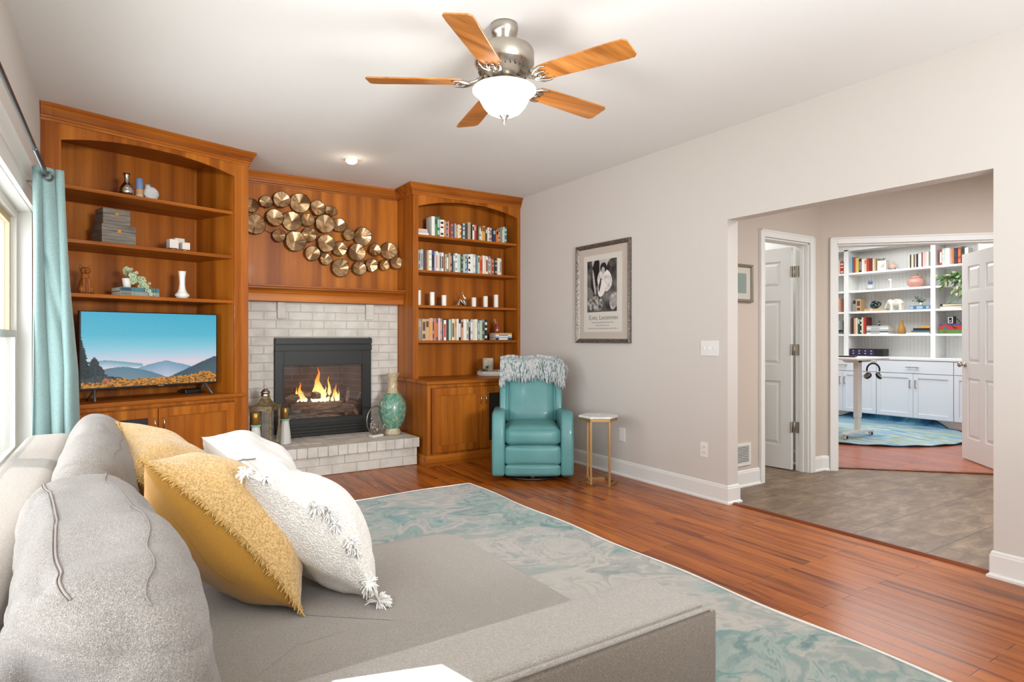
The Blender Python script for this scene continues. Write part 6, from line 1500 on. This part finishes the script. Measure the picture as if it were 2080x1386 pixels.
for (ya, ym, yb) in ((3.575, 4.058, 4.541), (4.545, 5.028, 5.51), (5.515, 5.94, 6.37)):
    front(ya, yb, 0.715, 0.885, 'drawer', (ya + yb) / 2); front(ym, yb, 0.105, 0.710, 'door', ym + 0.035); front(ya, ym, 0.105, 0.710, 'door', ym - 0.035)
front(3.37, 3.571, 0.715, 0.885, 'drawer'); front(3.37, 3.571, 0.105, 0.710, 'door')
# books, left to right runs along -Y
def orow(spec, px_y, z, where, group, depth=0.15, seed=1, lean=()):
    return row(spec, (UFX + 0.03, px_y, 0), 0, SR, z + 0.001, depth, where, group, 0.0082, 1.0, seed, lean_after=lean)
W1 = 'left group, centre top shelf in the study'
orow('light blue:4:.245,blue:3:.240,red:2:.230,orange:2:.225,yellow:5:.222,black:5:.205:grey,white:5:.200,cream:4:.198:orange,red:5:.200,dark red:6:.196,cream:3:.190,tan:2:.190', 5.080, 2.20, W1 + '', 'books at the left of the study top shelf', seed=2)
orow('cream:2:.190,black:2:.188,cream:4:.186,brown:2:.186,pale grey:2:.188,black:3:.190,white:5:.185,dark red:2:.205,pink:6:.208,white:3:.205', 4.250, 2.20, 'right group, centre top shelf in the study', 'books at the right of the study top shelf', seed=3)
orow('red:4:.225:white,mint:4:.225:white,white:7:.228,silver:3:.215:salmon,orange:3:.220,black:5:.215:navy,red:5:.222:orange,dark green:5:.225:black,white:5:.21', 3.860, 2.20, 'right bay top shelf in the study', 'books in the right bay of the study', seed=4)
orow('grey:7:.190:black,tan:8:.188:brown', 5.045, 1.605, 'beside the green knot on the study bookcase', 'books on the study knot shelf', seed=5)
orow('brown:3:.245,black:3:.24,salmon:3:.24,cream:4:.245,dark green:4:.25:mint,black:3:.25:white,cream:3:.25,red:4:.252,dark red:2:.25', 5.070, 1.262, 'lower centre shelf in the study', 'books on the lower study shelf', seed=6)
for i, (y0, sp, z, wh, gp_) in enumerate(((5.335, 'brown:4:.16,cream:8:.21,red:7:.185:white', 2.20, 'left bay top shelf in the study', 'books in the left bay top shelf'), (5.335, 'teal:4:.2,black:5:.205:silver,salmon:4:.21', 1.605, 'left bay third shelf in the study', 'books in the left bay third shelf'), (5.335, 'pale green:6:.2,light blue:6:.205,grey:5:.2', 1.262, 'left bay fourth shelf in the study', 'books in the left bay fourth shelf'))):
    orow(sp, y0, z, wh, gp_, seed=10 + i)
def flat(label, y_left, x, z, w, d, ln, col, band=None, group=None):
    return book((x, y_left, z), SR, w, d, ln, col, band, 0, True, label, group)
flat('tan book lying flat under the green glazed knot', 4.865, UFX + 0.03, 1.606, 0.034, 0.17, 0.27, 'tan', ('cream', [(0.3, 0.45)]))
z = 1.263
for i, (c_, w_) in enumerate((('white', 0.022), ('black', 0.014), ('light blue', 0.030), ('white', 0.030), ('pale grey', 0.024))):
    flat('%s book in flat stack beside mustard vase, %s of five' % (c_, ('bottom', 'second up', 'middle', 'fourth up', 'top')[i]), 4.83, UFX + 0.03, z, w_, 0.18, 0.31, c_, ('silver', [(0.2, 0.6)]), 'flat stack left of the mustard vase'); z += w_ + 0.0005
ZSTK = z
z = 1.263
for i, (c_, w_, y0, ln) in enumerate((('white', 0.012, 4.28, 0.30), ('silver', 0.010, 4.28, 0.30), ('teal', 0.022, 4.215, 0.235), ('black', 0.034, 4.19, 0.21), ('amber', 0.030, 4.09, 0.115))):
    flat('%s book in flat stack right of mustard vase, %s of five' % (c_, ('bottom', 'second up', 'middle', 'fourth up', 'top')[i]), y0, UFX + 0.03, z, w_, 0.16, ln, c_, None, 'flat stack right of the mustard vase'); z += w_ + 0.0005
for i, (c_, w_, z_) in enumerate((('cream', 0.028, 1.606), ('black', 0.034, 1.6345))): flat('%s book lying flat below the trailing plant, %s of two' % (c_, ('lower', 'upper')[i]), 3.850, UFX + 0.03, z_, w_, 0.16, 0.30, c_, ('cream' if c_ == 'black' else 'white', [(0.1, 0.9)]), 'flat books below the hanging plant')
z = 1.263
for i, (c_, bd, w_) in enumerate((('green', 'olive', 0.050), ('red', 'teal', 0.055), ('purple', 'red', 0.026))): flat('%s book in flat stack under the box camera, %s of three' % (c_, ('bottom', 'middle', 'top')[i]), 3.865, UFX + 0.03, z, w_, 0.19, 0.27, c_, (bd, [(0.18, 0.36)]), 'flat stack under the camera'); z += w_ + 0.0005
ZCAM = z
# ornaments on the study shelves
def at(px_y, x, z, name, label, cat, group=None): return thing(name, label, cat, (x, px_y, z), SR, group)
t = at(4.625, UFX + 0.09, 2.201, 'block_planter', 'white square block with drawn branch and tiny leaves on top', 'planter'); b = MB(); b.box(-0.062, 0.062, -0.04, 0.04, 0, 0.150); b.build('block', M_wax, t, bevel=0.003)
b = MB()
for i in range(7): b.tube([(-0.02 + i * 0.008, -0.0405, 0.05), (0.0 + i * 0.006, -0.0405, 0.06 + 0.01 * (i % 3)), (0.03 + 0.002 * i, -0.0405, 0.075 + 0.006 * i)], 0.0012, 4)
b.build('drawn_branch', mat('pencil_grey', '#8b8b87', 0.8), t)
b = MB(); rg = random.Random(4)
for i in range(16): a = rg.uniform(0, 6.28); leafmesh(b, (rg.uniform(-0.04, 0.03), 0, 0.15), (math.cos(a) * 0.5, math.sin(a) * 0.3, 1), (0, -1, 0), rg.uniform(0.02, 0.045), 0.014)
b.build('foliage', [mat('leaf_grey', '#6e7069', 0.7)], t, fix=False)
t = at(4.486, UFX + 0.09, 2.201, 'bird_teapot', 'little pink and tan bird shaped pot on the study top shelf', 'ornament'); b = MB(); b.ellipsoid((0, 0, 0.05), (0.050, 0.04, 0.042)); b.ellipsoid((0.0, 0, 0.098), (0.018, 0.018, 0.020)); b.tube([(0, 0, 0.11), (0, 0, 0.13)], [0.008, 0.004], 8); b.tube([(0.045, 0, 0.05), (0.068, 0, 0.075)], [0.014, 0.009], 8); b.build('body', mat('blush_glaze', '#d3b3a0', 0.4), t, remesh=0.005)
b = MB()
for s_ in (-1, 1): b.tube([(0.03 * s_, 0, 0.015), (0.035 * s_, 0, 0.001)], 0.008, 6)
b.build('feet', M_blackp, t)
t = at(4.804, UFX + 0.09, 1.925, 'perfume_bottle', 'round clear glass bottle with blue ruffled stopper in the study', 'bottle'); b = MB(); b.lathe([(0.03, 0), (0.062, 0.012), (0.068, 0.035), (0.055, 0.062), (0.028, 0.080), (0.020, 0.088)], 28); b.build('glass', mat('pale_glass', '#c9cdc6', 0.12, coat=0.6), t)
b = MB(); b.lathe([(0.020, 0.088), (0.030, 0.092), (0.026, 0.104), (0.034, 0.112), (0.026, 0.122), (0.033, 0.132), (0.012, 0.138)], 12); b.build('stopper', mat('cobalt_glass', '#6476b8', 0.25), t)
t = at(4.515, UFX + 0.09, 1.925, 'bird_figurine', 'small white bird perched on a slim white post', 'figurine'); b = MB(); b.tube([(0, 0, 0), (0, 0, 0.115)], [0.013, 0.011], 12); b.ellipsoid((-0.004, 0, 0.130), (0.026, 0.013, 0.014)); b.ellipsoid((-0.024, 0, 0.142), (0.011, 0.010, 0.010)); b.build('body', M_wax, t, remesh=0.004)
t = at(4.190, UFX + 0.12, 1.925, 'ginger_jar', 'squat pink lidded ginger jar on the second study shelf', 'jar'); M_pk = mat('pink_glaze', '#cf998a', 0.35, coat=0.3); b = MB(); b.lathe([(0.065, 0), (0.075, 0.008), (0.102, 0.035), (0.112, 0.07), (0.105, 0.105), (0.075, 0.128), (0.062, 0.132)], 32); b.build('body', M_pk, t)
b = MB(); b.lathe([(0.078, 0.130), (0.074, 0.140), (0.045, 0.158), (0.018, 0.166), (0.020, 0.182), (0.010, 0.192)], 28); b.build('lid', M_pk, t)
b = MB(); b.lathe([(0.0735, 0.007), (0.088, 0.022)], 32, cap=False); b.build('base_band', mat('cream_glaze', '#e0cfc0', 0.4), t)
t = at(4.735, UFX + 0.10, 1.6405, 'glazed_knot', 'dark green glazed knot ornament sitting on a tan book', 'ornament'); b = MB()
pts = []
for i in range(80): a = 2 * PI * i / 80; r = 0.042 + 0.018 * math.cos(3 * a); pts.append((r * math.cos(2 * a) * 1.15, 0.022 * math.sin(3 * a), 0.062 + r * math.sin(2 * a) * 0.82))
b.tube(pts, 0.016, 10, closed=True); M_kn = mat('bottle_green_glaze', '#1f3b3b', 0.15, coat=0.6); b.build('body', M_kn, t)
t = at(4.455, UFX + 0.10, 1.606, 'elephant_figurine', 'white ceramic elephant figurine facing left on the study shelf', 'figurine'); b = MB()
b.ellipsoid((0.02, 0, 0.115), (0.085, 0.048, 0.052)); b.ellipsoid((-0.075, 0, 0.125), (0.042, 0.036, 0.042)); b.tube([(-0.105, 0, 0.115), (-0.130, 0, 0.075), (-0.138, 0, 0.040), (-0.158, 0, 0.030)], [0.020, 0.013, 0.010, 0.008], 10)
for x in (-0.045, 0.075):
    for y in (-0.026, 0.026): b.tube([(x, y, 0.10), (x + 0.004, y, 0.05), (x + 0.004, y, 0.002)], [0.026, 0.020, 0.022], 10)
for s_ in (-1, 1): b.ellipsoid((-0.055, 0.040 * s_, 0.120), (0.030, 0.008, 0.036))
b.tube([(0.10, 0, 0.125), (0.118, 0, 0.09), (0.116, 0, 0.06)], [0.006, 0.004, 0.004], 6); b.build('body', mat('ivory_ceramic', '#e6dfd2', 0.45), t, remesh=0.005)
b = MB(); b.ellipsoid((0.02, 0, 0.128), (0.050, 0.050, 0.042)); b.build('saddle_cloth', mat('faded_print', '#d8cab4', 0.8), t)
bb_ = flat('blue patterned book lying flat under the leafy sprig', 4.245, UFX + 0.03, 1.606, 0.055, 0.18, 0.285, 'blue', ('light blue', [(0.02, 0.2), (0.35, 0.62), (0.78, 0.9)]))
t = at(4.120, UFX + 0.10, 1.662, 'leafy_sprig', 'small vase of round leafed eucalyptus on the blue book', 'plant'); b = MB(); b.lathe([(0.016, 0), (0.022, 0.01), (0.018, 0.035), (0.010, 0.045)], 16); b.build('vase', mat('clear_vase', '#d6dad3', 0.15, coat=0.5), t)
b = MB(); rg = random.Random(8); st_ = MB()
for i in range(9):
    a = rg.uniform(-1.25, 1.25); l = rg.uniform(0.06, 0.13); P_ = [Vector((0, 0, 0.04)), Vector((math.sin(a) * l * 0.5, rg.uniform(-.02, .02), 0.04 + math.cos(a) * l * 0.5)), Vector((math.sin(a) * l, rg.uniform(-.03, .03), 0.045 + math.cos(a) * l * 0.75))]; st_.tube(P_, 0.0012, 4)
    for k_ in range(6): q_ = P_[0].lerp(P_[1], k_ / 3) if k_ < 3 else P_[1].lerp(P_[2], (k_ - 3) / 2); leafmesh(b, q_, (rg.uniform(-1, 1), -0.4, rg.uniform(-.5, 1)), (0, -1, 0.2), rg.uniform(0.014, 0.024), 0.016)
b.build('foliage', [M_leafd], t, fix=False); st_.build('stems', M_leafd, t)
t = at(4.372, UFX + 0.10, 1.263, 'mustard_vase', 'textured mustard bottle vase on the lower study shelf', 'vase'); b = MB(); b.lathe([(0.040, 0), (0.050, 0.006), (0.055, 0.04), (0.046, 0.085), (0.026, 0.125), (0.016, 0.165), (0.018, 0.195), (0.012, 0.19)], 28, cap=False); b.lathe([(0.001, 0), (0.04, 0)], 28, cap=False); _mm = mat('mustard_glaze', '#b08138', 0.6); bump(_mm, noise_tex(_mm, coords(_mm, (1, 1, 0.15)), 220, 2), 0.6, 0.004); b.build('body', _mm, t)
t = at(4.68, UFX + 0.10, ZSTK, 'tower_figurine', 'tiny dark and white tower ornament on the flat book stack', 'ornament'); b = MB(); b.lathe([(0.020, 0), (0.010, 0.02), (0.014, 0.03), (0.006, 0.055), (0.001, 0.075)], 8); b.build('body', M_black, t); b = MB(); b.lathe([(0.0125, 0.026), (0.0150, 0.030), (0.0125, 0.036)], 8); b.build('band', M_wax, t)
# trailing plant in the right bay
t = at(3.575, UFX + 0.10, 1.925, 'trailing_plant', 'trailing plant with pale edged leaves in the right study bay', 'plant')
b = MB(); b.lathe([(0.045, 0), (0.055, 0.01), (0.062, 0.09), (0.056, 0.09), (0.05, 0.08), (0.001, 0.078)], 24, cap=False); b.build('basket', mat('woven_basket', '#9b7248', 0.8), t)
b = MB(); rg = random.Random(6); st_ = MB()
for i in range(22):
    ex = rg.uniform(-0.26, 0.06); ey = rg.uniform(-0.24, -0.10); ez = rg.uniform(-0.30, 0.16) if ex > -0.15 else rg.uniform(-0.06, 0.14)
    P_ = [Vector((0, -0.02, 0.08)), Vector((ex * 0.45, ey * 0.7, 0.14)), Vector((ex * 0.8, ey, 0.10 + (ez - 0.1) * 0.4)), Vector((ex, ey, ez))]; st_.tube(P_, 0.002, 5)
    for k_ in range(7):
        f_ = k_ / 6 * 3; a_ = min(int(f_), 2); q_ = P_[a_].lerp(P_[a_ + 1], f_ - a_); d = Vector((rg.uniform(-1.0, 0.4), rg.uniform(-0.6, 0.2), rg.uniform(-0.8, 0.2)))
        leafmesh(b, q_, d, (0, -0.8, 0.6), rg.uniform(0.05, 0.085), 0.034, m=rg.choice([0, 0, 1]))
b.build('foliage', [mat('ivy_green', '#3f6b32', 0.45), mat('ivy_pale', '#a9b47e', 0.5)], t, fix=False); st_.build('stems', M_leafd, t)
# camera
t = at(3.745, UFX + 0.11, ZCAM, 'box_camera', 'vintage black and white box camera with strap on colourful books', 'camera'); b = MB(); b.box(-0.042, 0.042, -0.035, 0.035, 0, 0.105); b.build('body', M_blackp, t, bevel=0.005)
b = MB(); b.box(-0.030, 0.030, -0.0375, -0.035, 0.008, 0.095); b.build('face_plate', M_wax, t)
b = MB(); b.box(-0.018, 0.018, -0.040, -0.0375, 0.018, 0.085); b.build('lens_panel', M_black, t); b = MB(); b.lathe([(0.012, 0), (0.012, 0.006), (0.008, 0.008)], 16, M=Matrix.Translation((0, -0.040, 0.038)) @ Matrix.Rotation(PI / 2, 4, 'X')); b.build('lens', M_chrome, t)
b = MB(); b.lathe([(0.014, 0), (0.014, 0.012), (0.008, 0.014)], 14, M=Matrix.Translation((-0.042, 0, 0.055)) @ Matrix.Rotation(-PI / 2, 4, 'Y')); b.build('winder', M_chrome, t)
b = MB(); b.tube([(0.042, 0, 0.085), (0.09, -0.01, 0.045), (0.13, -0.03, -0.01), (0.125, -0.055, -0.06), (0.06, -0.098, -0.05), (0.03, -0.09, 0.0), (0.01, -0.06, 0.002)], 0.0045, 6); b.build('strap', M_blackp, t)
# black and purple boxed set on the counter
t = at(4.83, UFX + 0.10, 0.931, 'boxed_set', 'low black box with purple labelled panels on the study counter', 'box'); b = MB(); b.box(-0.245, 0.245, -0.09, 0.08, 0, 0.108); b.build('box', M_blackp, t, bevel=0.004)
b = MB()
for i in range(4): b.box(-0.225 + i * 0.088, -0.225 + i * 0.088 + 0.080, -0.092, -0.090, 0.012, 0.098)
b.build('purple_panels', mat('purple_panel', '#2c2248', 0.5), t)
b = MB()
for i in range(4):
    for z_ in (0.035, 0.075): b.box(-0.195 + i * 0.088, -0.175 + i * 0.088, -0.0930, -0.0918, z_ - 0.006, z_ + 0.008)
b.build('labels', mat('silver_label', '#b9b3b6', 0.4), t)
# circular rug, clipped against the cabinets
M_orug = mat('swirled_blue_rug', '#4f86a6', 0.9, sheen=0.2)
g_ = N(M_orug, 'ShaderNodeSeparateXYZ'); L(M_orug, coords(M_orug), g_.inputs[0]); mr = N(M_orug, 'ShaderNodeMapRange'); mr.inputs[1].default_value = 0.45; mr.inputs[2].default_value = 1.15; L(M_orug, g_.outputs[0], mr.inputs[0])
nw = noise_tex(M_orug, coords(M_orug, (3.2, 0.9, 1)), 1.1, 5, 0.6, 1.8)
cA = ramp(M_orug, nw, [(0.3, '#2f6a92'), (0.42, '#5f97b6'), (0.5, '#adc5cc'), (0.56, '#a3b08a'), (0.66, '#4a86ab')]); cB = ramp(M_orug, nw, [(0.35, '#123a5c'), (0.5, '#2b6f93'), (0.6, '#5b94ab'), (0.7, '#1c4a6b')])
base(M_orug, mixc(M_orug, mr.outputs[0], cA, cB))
RC = (8.08, 4.38); RRr = 1.33; n_ = 96
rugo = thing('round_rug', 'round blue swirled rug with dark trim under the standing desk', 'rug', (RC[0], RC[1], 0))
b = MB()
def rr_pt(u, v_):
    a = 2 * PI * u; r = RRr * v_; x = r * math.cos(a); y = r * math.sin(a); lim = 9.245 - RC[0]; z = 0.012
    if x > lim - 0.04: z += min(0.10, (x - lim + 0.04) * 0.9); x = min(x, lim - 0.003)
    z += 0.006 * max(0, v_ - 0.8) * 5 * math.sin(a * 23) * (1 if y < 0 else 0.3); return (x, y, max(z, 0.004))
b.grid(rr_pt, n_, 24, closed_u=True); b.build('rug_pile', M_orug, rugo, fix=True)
b = MB(); b.tube([Vector(rr_pt(i / n_, 1.0)) for i in range(n_)], 0.009, 6, closed=True); b.build('trim', mat('rug_trim', '#1d2836', 0.9), rugo)
# standing desk
dk = thing('standing_desk', 'white height adjustable standing desk on casters in the study', 'desk', (7.45, 3.90, 0.014))
b = MB(); b.box(-0.36, 0.36, -0.19, 1.25, 0.935, 0.960); b.build('desktop', mat('desk_white', '#e9e6e1', 0.35), dk, bevel=0.006)
M_dk = mat('desk_frame', '#dedcd6', 0.4)
for i, y in enumerate((0.0, 1.08)):
    b = MB(); b.box(-0.042, 0.042, y - 0.030, y + 0.030, 0.24, 0.92); b.build('column', M_dk, dk, bevel=0.004)
    b = MB(); b.box(-0.034, 0.034, y - 0.024, y + 0.024, 0.09, 0.24); b.build('lower_column', M_dk, dk, bevel=0.003)
    b = MB(); b.plate([(-0.32, 0.055), (0.32, 0.055), (0.32, 0.072), (0.05, 0.095), (-0.05, 0.095), (-0.32, 0.072)], y - 0.035, y + 0.035); [b.box(x - 0.008, x + 0.008, y - 0.004, y + 0.020, 0.030, 0.060) for x in (-0.28, 0.28)]; b.build('foot', M_dk, dk, bevel=0.003)
    for x in (-0.28, 0.28):
        b = MB(); b.lathe([(0.026, -0.012), (0.027, 0.0), (0.026, 0.012)], 20, M=Matrix.Translation((x, y - 0.012, 0.027)) @ Matrix.Rotation(PI / 2, 4, 'X')); c_ = b.build('caster', M_dk, dk)
        b = MB(); b.lathe([(0.020, 0), (0.0205, 0.004), (0.012, 0.005)], 16, M=Matrix.Translation((x, y - 0.026, 0.027)) @ Matrix.Rotation(PI / 2, 4, 'X')); b.build('caster_hub', M_blackp, c_)
b = MB(); b.plate([(-0.30, 0.934), (-0.22, 0.900), (0.22, 0.900), (0.30, 0.934)], -0.03, 0.03); b.build('crossbar', M_dk, dk)
t = thing('headphones', 'black over-ear headphones hanging below the desk edge', 'headphones', (7.50, 3.745, 0.715), -0.9)
b = MB(); b.tube([(0.066 * math.cos(a), 0, 0.115 + 0.075 * math.sin(a)) for a in [math.radians(-10 + 200 * i / 20) for i in range(21)]], 0.010, 8); b.build('headband', M_blackp, t)
b = MB()
for s_ in (-1, 1): b.tube([(0.065 * s_, 0, 0.105), (0.066 * s_, 0, 0.07)], 0.006, 8)
b.build('yokes', M_chrome, t)
for s_ in (-1, 1):
    b = MB(); Mx = Matrix.Translation((0.058 * s_, -0.005, 0.045)) @ Matrix.Rotation(PI / 2 * s_ * 0.55, 4, 'Y') @ Matrix.Rotation(0.5, 4, 'X'); b.lathe([(0.030, -0.02), (0.042, -0.012), (0.044, 0.006), (0.036, 0.014)], 24, M=Mx); e_ = b.build('ear_cup', M_blackp, t); b = MB(); b.lathe([(0.037, 0.0145), (0.037, 0.0165), (0.030, 0.017), (0.030, 0.0145)], 24, M=Mx); b.build('ring', M_chrome, e_)
b = MB(); b.box(-0.02, 0.02, -0.006, 0.006, 0.198, 0.218); b.build('hook', M_dk, t)
t = thing('notebook', 'small black notebook lying at the edge of the desk', 'notebook', (7.36, 3.98, 0.9755), 0.3); b = MB(); b.box(-0.06, 0.06, -0.10, 0.10, 0, 0.016); b.build('cover', M_blackp, t, bevel=0.002); b = MB(); b.box(-0.058, 0.061, -0.098, 0.098, 0.003, 0.013); b.build('pages', M_page, t)
t = thing('desk_lamp', 'small dark dome lamp on a thin arm over the desk', 'lamp', (7.55, 4.62, 0.9755), 0)
b = MB(); b.lathe([(0.07, 0), (0.07, 0.012), (0.01, 0.018)], 24); b.build('base', M_dk, t)
b = MB(); b.tube([(0, 0, 0.015), (0, 0, 0.30), (-0.02, -0.15, 0.42), (-0.04, -0.40, 0.38), (-0.045, -0.47, 0.33)], 0.006, 8); b.build('arm', M_dk, t)
b = MB(); b.lathe([(0.045, 0.025), (0.046, 0.018), (0.040, 0.0), (0.022, -0.014), (0.003, -0.018)], 24, c=(-0.045, -0.47, 0.305)); b.build('shade', M_blackp, t)
